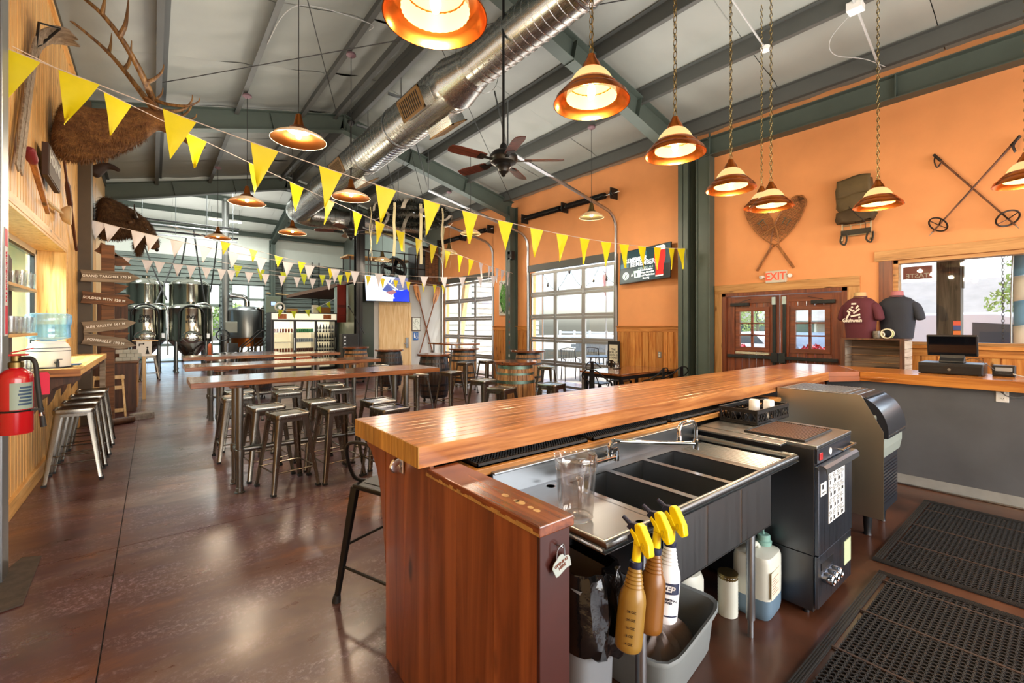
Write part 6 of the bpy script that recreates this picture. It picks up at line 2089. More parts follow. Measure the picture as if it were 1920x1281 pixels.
# fur material
def fur(name, c1, c2, c3, scale=(1, 1, 1)):
 m, t_, b_ = newmat(name)
 v = coords(t_, scale, rnd=False)
 f1 = noise(t_, v, 26, 6, 0.7, 0.6)
 f2 = noise(t_, v, 3.2, 3, 0.5)
 mx_ = N(t_, 'MixRGB')
 t_.links.new(ramp(t_, f2, [(0.38, (0, 0, 0, 1)), (0.62, (1, 1, 1, 1))]), mx_.inputs[0])
 t_.links.new(ramp(t_, f1, [(0.3, lin(c1)), (0.7, lin(c2))]), mx_.inputs[1])
 t_.links.new(ramp(t_, f1, [(0.3, lin(c1)), (0.7, lin(c3))]), mx_.inputs[2])
 t_.links.new(mx_.outputs[0], b_.inputs['Base Color'])
 b_.inputs['Roughness'].default_value = 0.75
 bump(t_, b_, f1, 0.7, 0.02)
 return m
M['elkfur'] = fur('elk_fur', '#452a14', '#8a5a30', '#b57f45', (2.2, 5, 5))
M['bisonfur'] = fur('bison_fur', '#2b190d', '#664324', '#8a6238', (4, 4, 4))
M['antler'] = wood('antler', '#5a3c20', '#96703f', 'z', 0.45, 0, knots=False)
M['horn'] = plain('dark_horn', '#2b2520', 0.3, coat=0.3)
M['eye'] = plain('glass_eye', '#0c0806', 0.08, coat=0.6)
M['nose'] = plain('black_nose', '#17110e', 0.35)
def skin(chain, radii, edges=None, sub=2):
 me = bpy.data.meshes.new('body')
 n = len(chain)
 me.from_pydata([tuple(p) for p in chain], edges or [(i, i + 1) for i in range(n - 1)], [])
 o = bpy.data.objects.new('tmp', me)
 COL.objects.link(o)
 md = o.modifiers.new('s', 'SKIN')
 for i, v in enumerate(me.skin_vertices[0].data):
  rr = radii[i]
  v.radius = rr if isinstance(rr, tuple) else (rr, rr)
 me.skin_vertices[0].data[0].use_root = True
 s2 = o.modifiers.new('d', 'SUBSURF')
 s2.levels = s2.render_levels = sub
 dg = bpy.context.evaluated_depsgraph_get()
 out = bpy.data.meshes.new_from_object(o.evaluated_get(dg))
 bpy.data.objects.remove(o)
 out.polygons.foreach_set('use_smooth', [True] * len(out.polygons))
 return out
def hair(me, n, L, lean, seed, w=0.004, parent=None, m=None, keep=None, name='hair'):
 """short tufts standing off a body's surface"""
 r = random.Random(seed)
 b = MB()
 polys = list(me.polygons)
 wts, tot = [], 0
 for p in polys:
  tot += p.area
  wts.append(tot)
 import bisect
 for k in range(n):
  p = polys[min(bisect.bisect(wts, r.random() * tot), len(polys) - 1)]
  vs = [me.vertices[i].co for i in p.vertices]
  a, c = r.random(), r.random()
  q = vs[0].lerp(vs[1], a).lerp(vs[-1].lerp(vs[2], a) if len(vs) > 3 else vs[2], c)
  if keep and not keep(q):
   continue
  nrm = p.normal
  d = (nrm * 0.55 + V(lean) + V(r.uniform(-.35, .35), r.uniform(-.35, .35), r.uniform(-.35, .35))).normalized() * L * r.uniform(0.6, 1.2)
  sd = d.cross(nrm + V(0.01, 0.02, 0.03)).normalized() * w
  b.add([q - sd, q + sd, q + d], [(0, 1, 2)])
 o = b.build(name, m, parent, False)
 o['kind'] = 'stuff'
 return o
# elk shoulder mount: chest against the wall, neck out level, muzzle pointing across the room
EY = 7.42
t = thing('elk_mount', 'elk shoulder mount with wide antlers high on the pine wall', 'taxidermy', (-0.91, EY, 3.95))
body = [V(0.0, 0, -0.02), V(0.16, 0, -0.06), V(0.34, -0.01, -0.05), V(0.56, -0.02, 0.06), V(0.76, -0.03, 0.20), V(0.92, -0.03, 0.30), V(1.02, -0.03, 0.285), V(1.14, -0.03, 0.215), V(1.28, -0.03, 0.13), V(1.38, -0.03, 0.07), V(1.42, -0.03, 0.05)]
rad_ = [(0.33, 0.40), (0.33, 0.40), (0.26, 0.33), (0.20, 0.26), (0.165, 0.205), (0.135, 0.15), (0.125, 0.135), (0.10, 0.105), (0.075, 0.075), (0.062, 0.062), (0.04, 0.045)]
me = skin(body, rad_)
bo = link('body', me, 'elkfur', t)
hair(me, 5200, 0.06, (-0.2, 0, -0.9), 3, 0.005, t, 'elkfur', lambda q: q.x < 0.85 and q.x > 0.0)
for s_ in (-1, 1):
 MB().ball((1.07, -0.03 + s_ * 0.105, 0.285), 0.024, 12, 8).build('eye', 'eye', t)
 earm = skin([V(0.93, -0.03 + s_ * 0.11, 0.37), V(0.88, -0.03 + s_ * 0.20, 0.41), V(0.84, -0.03 + s_ * 0.29, 0.42), V(0.82, -0.03 + s_ * 0.33, 0.415)], [(0.035, 0.02), (0.055, 0.02), (0.04, 0.016), (0.012, 0.01)])
 link('ear', earm, 'elkfur', t)
MB().ball((1.435, -0.03, 0.06), 0.04, 12, 8, (0.7, 1.1, 0.9)).build('nose', 'nose', t)
def antler(s_):
 """main beam sweeping up and back to the wall, brow, bez, trez and royal tines"""
 B = V(0.93, -0.03 + s_ * 0.06, 0.41)
 beam = [B, B + V(-0.03, s_ * 0.08, 0.08), B + V(-0.10, s_ * 0.20, 0.22), B + V(-0.20, s_ * 0.31, 0.40), B + V(-0.33, s_ * 0.38, 0.60), B + V(-0.48, s_ * 0.40, 0.78), B + V(-0.66, s_ * 0.38, 0.92), B + V(-0.86, s_ * 0.34, 1.04)]
 o = MB().tube(catmull(beam, 4), [0.046 - 0.032 * (i / 28) for i in range(29)], 10).build('antler', 'antler', t)
 def tine(i, pts, r0):
  p = [beam[i]] + [beam[i] + V(*q) for q in pts]
  c = catmull(p, 4)
  MB().tube(c, [1.3 * r0 * (1 - 0.85 * k / (len(c) - 1)) for k in range(len(c))], 8).build('tine', 'antler', o)
 tine(0, [(0.14, s_ * 0.02, 0.0), (0.28, s_ * 0.05, 0.05), (0.37, s_ * 0.06, 0.18), (0.38, s_ * 0.06, 0.27)], 0.024)
 tine(1, [(0.14, s_ * 0.05, -0.04), (0.34, s_ * 0.12, -0.03), (0.46, s_ * 0.14, 0.05), (0.48, s_ * 0.14, 0.11)], 0.021)
 tine(2, [(0.08, s_ * 0.06, 0.03), (0.16, s_ * 0.09, 0.14), (0.18, s_ * 0.09, 0.24)], 0.021)
 tine(4, [(0.05, s_ * 0.04, 0.12), (0.07, s_ * 0.05, 0.28), (0.08, s_ * 0.05, 0.44)], 0.024)
 tine(5, [(0.02, s_ * 0.03, 0.12), (0.03, s_ * 0.03, 0.28)], 0.02)
antler(1)
antler(-1)
# bison shoulder mount farther along
t = thing('bison_mount', 'shaggy bison head mount past the brown column', 'taxidermy', (-0.91, 12.3, 3.70))
body = [V(0.0, 0, 0.05), V(0.22, 0, 0.06), V(0.42, 0, 0.03), V(0.60, 0, 0.0), V(0.74, 0, -0.10), V(0.86, 0, -0.28), V(0.93, 0, -0.42), V(0.95, 0, -0.48)]
me = skin(body, [(0.42, 0.52), (0.42, 0.48), (0.33, 0.38), (0.25, 0.29), (0.20, 0.23), (0.135, 0.15), (0.10, 0.11), (0.06, 0.07)])
link('body', me, 'bisonfur', t)
hair(me, 9000, 0.085, (-0.1, 0, -0.7), 9, 0.006, t, 'bisonfur', lambda q: q.x > 0.0 and q.z > -0.32, name='shag')
be = skin([V(0.66, 0, -0.28), V(0.67, 0, -0.45), V(0.66, 0, -0.60)], [0.11, 0.08, 0.03])
link('beard', be, 'bisonfur', t)
hair(be, 1600, 0.10, (0, 0, -1.0), 19, 0.006, t, 'bisonfur', name='beard_hair')
for s_ in (-1, 1):
 c = catmull([(0.62, s_ * 0.2, 0.12), (0.62, s_ * 0.33, 0.12), (0.61, s_ * 0.40, 0.22), (0.60, s_ * 0.38, 0.36)], 4)
 MB().tube(c, [0.05 * (1 - 0.9 * k / (len(c) - 1)) for k in range(len(c))], 10).build('horn', 'horn', t)
 MB().ball((0.80, s_ * 0.175, -0.10), 0.022, 10, 6).build('eye', 'eye', t)
 link('ear', skin([V(0.58, s_ * 0.24, 0.02), V(0.54, s_ * 0.36, -0.01), V(0.52, s_ * 0.42, -0.04)], [0.035, 0.04, 0.012]), 'bisonfur', t)
MB().ball((0.965, 0, -0.47), 0.065, 12, 8, (0.6, 1.1, 0.8)).build('nose', 'nose', t)
# small horned mount between, mostly behind the column
t = thing('pronghorn_mount', 'small dark horned head mount peeking past the brown column', 'taxidermy', (-0.91, 11.2, 4.50))
link('body', skin([V(0, 0, -0.15), V(0.12, 0, -0.05), V(0.22, 0, 0.06), V(0.32, -0.02, 0.04), V(0.42, -0.05, -0.02)], [0.14, 0.11, 0.075, 0.055, 0.03]), plain('dark_brown_pelt', '#2d1c14', 0.7, bmp=0.3), t)
for s_ in (-1, 1):
 c = catmull([(0.22, s_ * 0.04, 0.1), (0.24, s_ * 0.09, 0.22), (0.30, s_ * 0.10, 0.33), (0.36, s_ * 0.05, 0.38)], 4)
 MB().tube(c, [0.02 * (1 - 0.85 * k / (len(c) - 1)) for k in range(len(c))], 8).build('horn', 'antler', t)
# wooden skis with upturned tips
t = thing('old_skis', 'pair of old wooden skis with curled tips strapped together on the pine wall', 'skis', (-0.9, 6.6, 4.2))
o3 = (-0.9, 6.6, 4.2)
for k in range(2):
 y0 = 6.05 + 0.14 * k
 pts = [V(-0.89, y0 - 0.55, 2.9), V(-0.89, y0 - 0.05, 3.95), V(-0.87, y0 + 0.12, 4.30), V(-0.80, y0 + 0.22, 4.46), V(-0.70, y0 + 0.28, 4.52), V(-0.60, y0 + 0.30, 4.50)]
 c = catmull(pts, 5)
 b = MB(o3)
 vs, fs = [], []
 for i, p in enumerate(c):
  f_ = i / (len(c) - 1)
  w_ = 0.05 * (1.25 if 0.6 < f_ < 0.85 else 1.0) * (1 - max(0, f_ - 0.85) / 0.15 * 0.95)
  d = (c[min(i + 1, len(c) - 1)] - c[max(i - 1, 0)]).normalized()
  sd = V(0, 0.75, -0.35).normalized()
  sd = (sd - d * sd.dot(d)).normalized()
  nn = d.cross(sd) * 0.006
  vs += [p - sd * w_ - nn, p + sd * w_ - nn, p + sd * w_ + nn, p - sd * w_ + nn]
 for i in range(len(c) - 1):
  for j in range(4):
   fs.append((i * 4 + j, i * 4 + (j + 1) % 4, i * 4 + 4 + (j + 1) % 4, i * 4 + 4 + j))
 fs += [(0, 1, 2, 3), tuple(range(len(vs) - 4, len(vs)))]
 b.add(vs, fs)
 b.build('ski', 'rough', t)
MB(o3).tube([(-0.84, 6.05, 4.42), (-0.72, 6.22, 4.50), (-0.86, 6.35, 4.36), (-0.88, 6.2, 4.25)], 0.012, 6, closed=True).build('strap', 'black', t)
# giant wooden match
t = thing('giant_match', 'oversized wooden match with red head on the pine wall', 'match', (-0.88, 6.3, 3.0))
o3 = (-0.88, 6.3, 3.0)
a, c = V(-0.87, 5.83, 3.17), V(-0.87, 6.74, 2.77)
MB(o3).bar(a + (c - a) * 0.16, c, 0.05, 0.05, w2=0.035, h2=0.035).build('stick', wood('scorched_match_wood', '#8a5020', '#c98440', 'y', 0.5, 0, dark=0.25), t, False, 0.008)
MB(o3).tube([a, a + (c - a) * 0.03, a + (c - a) * 0.15, a + (c - a) * 0.19], [0.02, 0.04, 0.042, 0.03], 12).build('match_head', plain('dark_red_match_head', '#7d1f26', 0.6, bmp=0.3, scale=30), t)
# little signboard
t = thing('wooden_sign', 'small slate framed board lettered in white below the elk', 'sign', (-0.87, 6.97, 3.29))
mx = frame((-0.865, 6.95, 3.29), (0, 1, 0.02), (0, 0, 1))
mx = mx @ Matrix.Rotation(-0.05, 4, 'Z')
o3 = (-0.87, 6.97, 3.29)
MB(o3, mx).box(-0.37, 0.37, -0.17, 0.17, -0.03, 0.02).build('board', plain('dark_brown_sign_edge', '#3b2417', 0.6), t, False, 0.004)
MB(o3, mx).box(-0.355, 0.355, -0.155, 0.155, 0.02, 0.026).build('face', plain('weathered_brown_face', '#5a4a3e', 0.6, var=0.25, scale=14), t, False)
text('HORNY', 0.19, mx @ Matrix.Translation((0.02, 0.045, 0.0265)), 'white', t, o=o3, bold=0.004)
# old ski pole and wooden spoon
t = thing('old_pole', 'thin dark wooden pole leaning on the pine wall next to the column', 'pole', (-0.88, 8.5, 3.2))
o3 = (-0.88, 8.5, 3.2)
MB(o3).tube(catmull([(-0.89, 7.95, 3.74), (-0.885, 8.2, 3.48), (-0.885, 8.5, 3.24), (-0.89, 8.9, 2.93), (-0.89, 9.2, 2.70)], 4), [0.014] * 5 + [0.03] * 4 + [0.018] * 8, 8).build('shaft', plain('dark_red_brown_wood', '#4a2418', 0.5), t)
MB(o3).tube([(-0.875, 8.3, 3.45), (-0.87, 8.9, 2.88), (-0.88, 9.1, 2.74)], 0.006, 6).build('lash', plain('hide_lash', '#7d5a48', 0.7), t)
t = thing('wooden_ladle', 'pale wooden ladle hung level on the pine wall above the hatch', 'ladle', (-0.88, 7.5, 2.95))
o3 = (-0.88, 7.5, 2.95)
M['palewood'] = plain('bleached_wood', '#c9b089', 0.6, var=0.15, scale=10)
MB(o3).tube([(-0.89, 6.85, 2.92), (-0.885, 7.25, 2.93), (-0.875, 7.7, 2.96)], 0.018, 8).build('handle', 'palewood', t)
MB(o3).lathe([(0.02, -0.05), (0.08, -0.03), (0.115, 0.02), (0.12, 0.05), (0.105, 0.045), (0.07, -0.01), (0.0, -0.03)], 20, (-0.86, 7.86, 2.97), Matrix(((0, 0, 1), (1, 0, 0), (0, 1, 0)))).build('bowl', 'palewood', t)
# arrow signpost
t = thing('arrow_signpost', 'rustic signpost of arrow boards with white lettering at the end of the counter', 'signpost', (-0.55, 9.8, 0))
o3 = (-0.55, 9.8, 0)
MB(o3).box(-0.66, -0.50, 9.77, 9.865, 0.0, 2.9).build('post', 'rough_brown', t, False, 0.006)
def arrow(x0, x1, z, h, ang, y, s, ts, mt):
 mx = Matrix.Translation(((x0 + x1) / 2, y, z)) @ Matrix.Rotation(-ang, 4, 'Y')
 L = (x1 - x0) / 2
 b = MB(o3, mx)
 pts = [(-L, -h / 2), (L - 0.16, -h / 2), (L, 0.0), (L - 0.16, h / 2), (-L, h / 2), (-L + 0.02, 0.0)]
 b.prism(pts, 'y', -0.014, 0.014)
 o = b.build('arrow_board', mt, t, False, 0.003)
 if s:
  fm = mx @ frame((-0.05, -0.0145, 0), (1, 0, 0), (0, 0, 1))
  text(s, ts, fm, 'white', o, o=o3, sx=0.95, bold=0.0012, spacing=1.1)
arrow(-0.90, -0.17, 2.38, 0.185, 0.01, 9.74, 'GRAND TARGHEE 370 M', 0.052, M['rough'])
arrow(-0.89, -0.24, 2.01, 0.185, -0.10, 9.74, 'SOLDIER MTN 120 M', 0.054, M['rough_brown'])
arrow(-0.88, -0.22, 1.60, 0.18, 0.13, 9.74, 'SUN VALLEY 161 M', 0.055, M['rough'])
arrow(-0.88, -0.22, 1.325, 0.18, -0.20, 9.74, 'POMERELLE 190 M', 0.055, M['rough'])
for (x0, x1, z, ang) in ((-0.60, -0.30, 2.65, -0.35), (-0.56, -0.34, 2.22, 0.30), (-0.58, -0.32, 1.42, 0.4), (-0.75, -0.45, 2.8, -0.5)):
 arrow(x0 + 0.02, x1 + 0.02, z, 0.17, ang, 9.885, None, 0, M["rough_brown"])
t = thing('firewood_log', 'short brown firewood log lying by the easel', 'log', (-0.40, 9.62, 0.055), 0.5)
MB().cyl((-0.16, 0, 0), (0.16, 0, 0), 0.055, 12).build('bark', 'darkwood', t)
MB().cyl((0.16, 0, 0), (0.162, 0, 0), 0.05, 12).build('cut_end', 'palewood', t)
t = thing('stone_block', 'grey rough stone block beside the firewood log', 'stone', (-0.16, 10.0, 0.0), 0.2)
b = MB()
superlathe(b, [(0.0, 0.0), (1.0, 0.0), (1.02, 0.05), (0.96, 0.09), (0.6, 0.1), (0.0, 0.1)], 14, 0.17, 0.09, p=4)
b.build('stone', plain('grey_stone', '#8d857d', 0.9, var=0.3, scale=18, bmp=0.6), t, False)
t = thing('easel', 'pale wooden easel frame leaning below the arrow signs', 'easel', (-0.62, 10.2, 0))
o3 = (-0.62, 10.2, 0)
for x in (-0.80, -0.43):
 MB(o3).bar((x, 10.46, 0.72), (x + (0.06 if x > -0.6 else -0.03), 10.08, 0.0), 0.05, 0.03, (1, 0, 0)).build('leg', 'plywood', t, False, 0.003)
for z, y in ((0.69, 10.44), (0.52, 10.35), (0.15, 10.16)):
 MB(o3).box(-0.83, -0.40, y - 0.015, y + 0.015, z - 0.03, z + 0.03).build('rail', 'plywood', t, False, 0.003)
# brown cabinet behind, stave sided barrel bench and small sign
t = thing('brown_cabinet', 'dark brown cabinet behind the arrow signpost', 'cabinet', (-0.45, 11.4, 0))
MB().box(-0.40, 0.20, -0.5, 0.7, 0.0, 0.90).build('body', 'darkwood', t, False, 0.005)
MB().box(-0.42, 0.23, -0.52, 0.72, 0.90, 0.925).build('top', 'rough_brown', t, False, 0.004)
MB().box(0.201, 0.212, -0.45, 0.1, 0.06, 0.86).box(0.201, 0.212, 0.12, 0.66, 0.06, 0.86).build('door', 'stave', t, False, 0.003)
for y in (0.06, 0.16):
 MB().ball((0.222, y, 0.5), 0.014, 10, 6).build('knob', 'brass', t)
t = thing('tall_shelf', 'tall dark brown board partition behind the arrow signs', 'partition', (-0.70, 12.4, 0))
for i in range(4):
 MB().box(-0.20 + i * 0.12 + 0.001, -0.20 + (i + 1) * 0.12 - 0.001, 0, 0.04, 0, 2.2).build('board', 'darkwood', t, False, 0.002)
MB().box(-0.22, 0.30, -0.02, 0.3, 2.2, 2.24).build('top', 'rough_brown', t, False, 0.003)
t = thing('planter_box', 'small pale stone effect box on the brown cabinet', 'box', (-0.38, 11.3, 0.926))
for i in range(3):
 for j in range(3):
  MB().box(-0.16 + 0.11 * i + 0.052 * (j % 2) - 0.02, -0.16 + 0.11 * (i + 1) + 0.052 * (j % 2) - 0.024, -0.08, 0.08, j * 0.07, j * 0.07 + 0.066).build('brick', plain('pale_grey_brick', '#b3b5ac', 0.8, var=0.15), t, False, 0.003)
t = thing('restroom_sign', 'white sign with an arrow and a restroom figure near the tanks', 'sign', (-0.16, 12.6, 0.93))
MB().box(-0.03, 0.03, -0.0, 0.04, -0.93, 0.0).build('stake', 'plywood', t, False)
MB().box(-0.13, 0.13, -0.006, 0.0, 0.0, 0.33).build('sign_board', 'white', t, False, 0.002)
MB().prism([(0.02, 0.05), (0.09, 0.05), (0.07, 0.14), (0.065, 0.17), (0.045, 0.17), (0.04, 0.14)], 'y', -0.009, -0.006).cyl((0.055, -0.006, 0.19), (0.055, -0.009, 0.19), 0.018, 12).build('figure', 'ink', t, False)
MB().prism([(-0.09, 0.22), (-0.075, 0.22), (-0.075, 0.262), (-0.02, 0.262), (-0.02, 0.245), (0.01, 0.27), (-0.02, 0.295), (-0.02, 0.278), (-0.09, 0.278)], 'y', -0.009, -0.006).build('arrow', 'ink', t, False)
MB().box(-0.2, 0.24, -0.02, 0.02, 0.33, 0.35).build('stand', 'plywood', t, False)

# ---------------------------------------------------------------- exit wall and things on the bar return
FX = XR - 0.001
def wallf(y, z, x=FX):
 return frame((x, y, z), (0, -1, 0), (0, 0, 1))
t = thing('exit_sign', 'lit exit sign with red letters and side lamp heads above the double doors', 'sign', (8.06, 3.115, 2.40))
MB().box(-0.03, 0.04, -0.155, 0.155, -0.10, 0.10).build('housing', plain('sign_grey_white', '#c9c2b2', 0.5), t, False, 0.006)
text('EXIT', 0.175, frame((-0.0308, 0, 0), (0, -1, 0), (0, 0, 1)), plain('exit_red', '#e8402c', 0.5, emit='#ff3a20', estr=0.7), t, bold=0.004, sx=0.88)
for s_ in (-1, 1):
 MB().cyl((0, s_ * 0.155, 0.0), (0, s_ * 0.2, 0.01), 0.012, 8).cyl((-0.0, s_ * 0.2, 0.02), (-0.05, s_ * 0.225, 0.0), 0.02, 12, 0.032).build('lamp_head', 'whitepaint', t)
# snowshoes, crossed
def snowshoe(tail, toe, label, x):
 tail, toe = V(x, *tail), V(x, *toe)
 ax = (toe - tail)
 L = ax.length
 ax.normalize()
 sd = ax.cross(V(1, 0, 0)).normalized()
 t = thing('snowshoe', label, 'snowshoe', (tail + toe) / 2, 0, 'crossed snowshoes')
 o = (tail + toe) / 2
 def hw(s):
  if s < 0.34:
   return 0.012
  u = (s - 0.34) / 0.66
  return 0.012 + 0.148 * (math.sin(PI * min(1, u * 0.86 + 0.0)) ** 0.75) * (1 if u < 0.9 else max(0, 1 - ((u - 0.9) / 0.1) ** 2) ** 0.5)
 N_ = 40
 lft = [tail + ax * L * i / N_ + sd * hw(i / N_) for i in range(N_ + 1)]
 rgt = [tail + ax * L * i / N_ - sd * hw(i / N_) for i in range(N_ + 1)]
 MB(o).tube(lft + rgt[::-1], 0.011, 7, closed=True).build('bent_frame', wood('ash_frame', '#8a5226', '#b57a44', 'z', 0.45, 0, knots=False), t)
 b = MB(o)
 for k in range(36):
  s = 0.42 + 0.56 * k / 35
  h = hw(s)
  for sg in (-1, 1):
   e = min(0.985, s + 0.16)
   b.bar(tail + ax * L * s + sd * h * sg, tail + ax * L * e - sd * hw(e) * sg, 0.0035)
 for k in range(14):
  s = 0.42 + 0.56 * k / 13
  b.bar(tail + ax * L * s + sd * hw(s), tail + ax * L * s - sd * hw(s), 0.003)
 m = b.build('lacing', plain('rawhide', '#6b4120', 0.6), t, False)
 m['kind'] = 'stuff'
 for s in (0.55, 0.82):
  MB(o).bar(tail + ax * L * s + sd * hw(s), tail + ax * L * s - sd * hw(s), 0.022, 0.014).build('crossbar', plain('ash_bar', '#a06a36', 0.5), t, False)
 c = tail + ax * L * 0.70 + V(-0.015, 0, 0)
 MB(o).bar(c - sd * 0.06, c + sd * 0.06, 0.05, 0.008).bar(c - ax * 0.09 + sd * 0.04, c + ax * 0.02 + sd * 0.04, 0.02, 0.006).bar(c - ax * 0.09 - sd * 0.04, c + ax * 0.02 - sd * 0.04, 0.02, 0.006).build('binding', plain('grey_leather', '#6d6450', 0.6), t, False)
 MB(o).ring(c - ax * 0.13 + V(0.0, 0, 0), 0.05, 0.006, 'x', 16, 5).build('heel_strap', plain('tan_leather', '#7d4f2a', 0.6), t)
 return t
snowshoe((3.42, 2.53), (2.74, 3.66), 'wooden snowshoe laced with rawhide, toe leaning to the backpack', 8.075)
snowshoe((2.85, 2.525), (3.56, 3.70), 'wooden snowshoe laced with rawhide, toe leaning to the green column', 8.05)
# pack frame with canvas bag
t = thing('canvas_backpack', 'old brown canvas backpack on a metal pack frame hung on the orange wall', 'backpack', (8.0, 2.02, 3.25))
o3 = (8.0, 2.02, 3.25)
M['canvas'] = plain('brown_canvas', '#5b4a2c', 0.75, var=0.25, scale=5, bmp=0.4)
r = random.Random(2)
b = MB()
def lump(q, i, j):
 return V(q.x + 0.01 * math.sin(j * 1.3 + i), q.y * (1 + 0.05 * math.sin(i * 1.7 + j * 0.7)), q.z + 0.015 * math.sin(j * 0.9 + i * 2))
superlathe(b, [(0.0, 0.0), (0.8, 0.0), (1.0, 0.07), (1.05, 0.2), (1.0, 0.33), (0.9, 0.42), (0.4, 0.46), (0.0, 0.46)], 32, 0.085, 0.22, (-0.02, 0.01, 0.02), 3, lump)
b.build('bag', M['canvas'], t)
b = MB()
superlathe(b, [(0.0, -0.16), (0.9, -0.15), (1.05, -0.08), (1.0, 0.0), (0.7, 0.03), (0.0, 0.03)], 32, 0.09, 0.235, (-0.02, 0.0, 0.0), 3, lump)
b.build('bed_roll', plain('dark_brown_canvas', '#4a3820', 0.75, var=0.2, scale=6, bmp=0.4), t)
MB().sheet(lambda u, v: (-0.115 - 0.02 * math.sin(PI * u), -0.2 + 0.4 * v, 0.48 - 0.26 * u + 0.02 * math.sin(v * 5)), 8, 10).build('flap', M['canvas'], t, thick=0.006)
b = MB()
for y in (-0.17, 0.17):
 b.tube([(0.03, y, 0.3), (0.03, y, -0.40), (0.0, y, -0.43)], 0.012, 8)
for z in (-0.18, -0.33):
 b.tube([(0.03, -0.17, z), (0.0, 0, z - 0.01), (0.03, 0.17, z)], 0.010, 8)
b.tube([(0.0, -0.06, -0.18), (0.0, -0.06, -0.33)], 0.006, 6).tube([(0.0, 0.06, -0.18), (0.0, 0.06, -0.33)], 0.006, 6)
b.build('pack_frame', plain('pale_frame_tube', '#b9a98a', 0.4, 0.6), t)
MB().box(-0.012, 0.0, -0.18, 0.18, -0.33, -0.255).build('back_band', plain('dark_webbing', '#332c20', 0.7), t, False, 0.002)
for y in (-0.15, 0.16):
 MB().tube(catmull([(-0.01, y, -0.3), (-0.03, y + 0.02, -0.42), (-0.02, y - 0.03, -0.47), (0.0, y - 0.05, -0.40), (0, y - 0.05, -0.32)], 4), 0.012, 6, flat=2.2).build('shoulder_strap', plain('dark_webbing', '#332c20', 0.7), t)
MB().tube(catmull([(-0.125, 0.05, 0.06), (-0.14, -0.05, -0.08), (-0.1, -0.13, -0.18), (-0.02, -0.12, -0.26)], 5), 0.004, 5).build('cord', 'ink', t)
# ski poles
def skipole(top, bot, label, x):
 top, bot = V(x, *top), V(x, *bot)
 t = thing('ski_pole', label, 'ski pole', (top + bot) / 2, 0, 'crossed ski poles')
 o = (top + bot) / 2
 d = (bot - top).normalized()
 MB(o).tube([top, top + d * 0.2, bot + d * 0.05], [0.015, 0.0125, 0.009], 10).build('shaft', wood('bamboo_pole', '#4e2c1a', '#7a4a2c', 'z', 0.4, 0, knots=False), t)
 MB(o).tube(catmull([top + d * 0.02, top + d * 0.05 + V(-0.03, 0.02, -0.06), top + d * 0.06 + V(-0.02, 0.0, -0.13), top + d * 0.1 + V(0, -0.01, -0.04)], 4), 0.008, 6, flat=1.8).build('wrist_strap', plain('black_leather', '#221813', 0.5), t)
 MB(o).tube([top - d * 0.005, top + d * 0.12], 0.017, 10).build('grip', plain('black_leather', '#221813', 0.5), t)
 c = bot - d * 0.05
 a = d.cross(V(1, 0, 0)).normalized()
 e = V(1, 0, 0) * 0.55 + d * 0.45
 e.normalize()
 n = (a.cross(e)).normalized()
 ring = [c + V(-0.06, 0, 0) + (a * math.cos(q) + e * math.sin(q)) * 0.105 for q in [i * PI / 12 for i in range(24)]]
 rg = MB(o).tube(ring, 0.010, 6, closed=True).build('basket', plain('black_leather', '#221813', 0.5), t)
 b = MB(o)
 for k in range(0, 24, 6):
  b.bar(c, ring[k], 0.014, 0.006)
 b.build('spoke', plain('black_leather', '#221813', 0.5), rg, False)
 MB(o).tube([bot + d * 0.04, bot + d * 0.11], [0.008, 0.002], 8).build('tip', 'galv', t)
skipole((1.187, 3.84), (0.50, 2.83), 'bamboo ski pole whose basket hangs at the far window side', 8.05)
skipole((0.433, 3.83), (1.165, 2.86), 'bamboo ski pole whose basket hangs toward the backpack', 8.02)

# slanted television with a beer advert
t = thing('television', 'wall television tilted askew, showing a red ale advert', 'television', (7.97, 5.62, 2.87))
mx = frame((-0.0, 0, 0), (-0.05, -1, 0.045), (0.10, -0.05, 1))
MB((0, 0, 0), mx).box(-0.64, 0.64, -0.36, 0.36, -0.035, 0.0).build('bezel', 'black', t, False, 0.006)
def scr(name, c, e=1.0):
 return plain(name, c, 0.3, emit=c, estr=e * 0.42)
sm = scr('screen_teal', '#12333a', 0.75)
MB((0, 0, 0), mx).box(-0.62, 0.62, -0.34, 0.34, 0.0, 0.001).build('screen', sm, t, False)
MB((0, 0, 0), mx).box(-0.62, 0.25, -0.03, -0.018, 0.001, 0.0014).box(0.40, 0.62, -0.34, -0.06, 0.001, 0.0013).build('dark_band', scr('screen_black', '#0a1416', 0.4), t, False)
MB((0, 0, 0), mx).box(-0.10, 0.06, 0.14, 0.28, 0.001, 0.0014).box(-0.62, -0.4, -0.02, 0.08, 0.001, 0.0013).build('pale_patch', scr('screen_teal_light', '#2f5f70', 0.8), t, False)
tw = scr('screen_white', '#f2f6f4', 1.3)
text('REMEMBER', 0.135, mx @ Matrix.Translation((-0.22, 0.13, 0.002)), tw, t, bold=0.002, sx=0.88)
text('REMEMBER', 0.145, mx @ Matrix.Translation((-0.04, 0.03, 0.002)), tw, t, bold=0.002, sx=0.9)
text('IRISH RED ALE', 0.06, mx @ Matrix.Translation((0.04, -0.075, 0.002)), scr('screen_grey', '#a9c0bc', 0.9), t)
text('A Collaboration\nAle from Alteration\nAles and Powderhaus\nBrewing', 0.058, mx @ Matrix.Translation((0.06, -0.205, 0.002)), tw, t, bold=0.0008, sx=0.85)
text('&', 0.09, mx @ Matrix.Translation((-0.30, -0.19, 0.002)), tw, t)
MB((0, 0, 0), mx).lathe([(0.0, 0.0015), (0.085, 0.0015)], 28, (-0.47, -0.19, 0)).build('round_logo', scr('screen_mint', '#bfe0d2', 1.0), t)
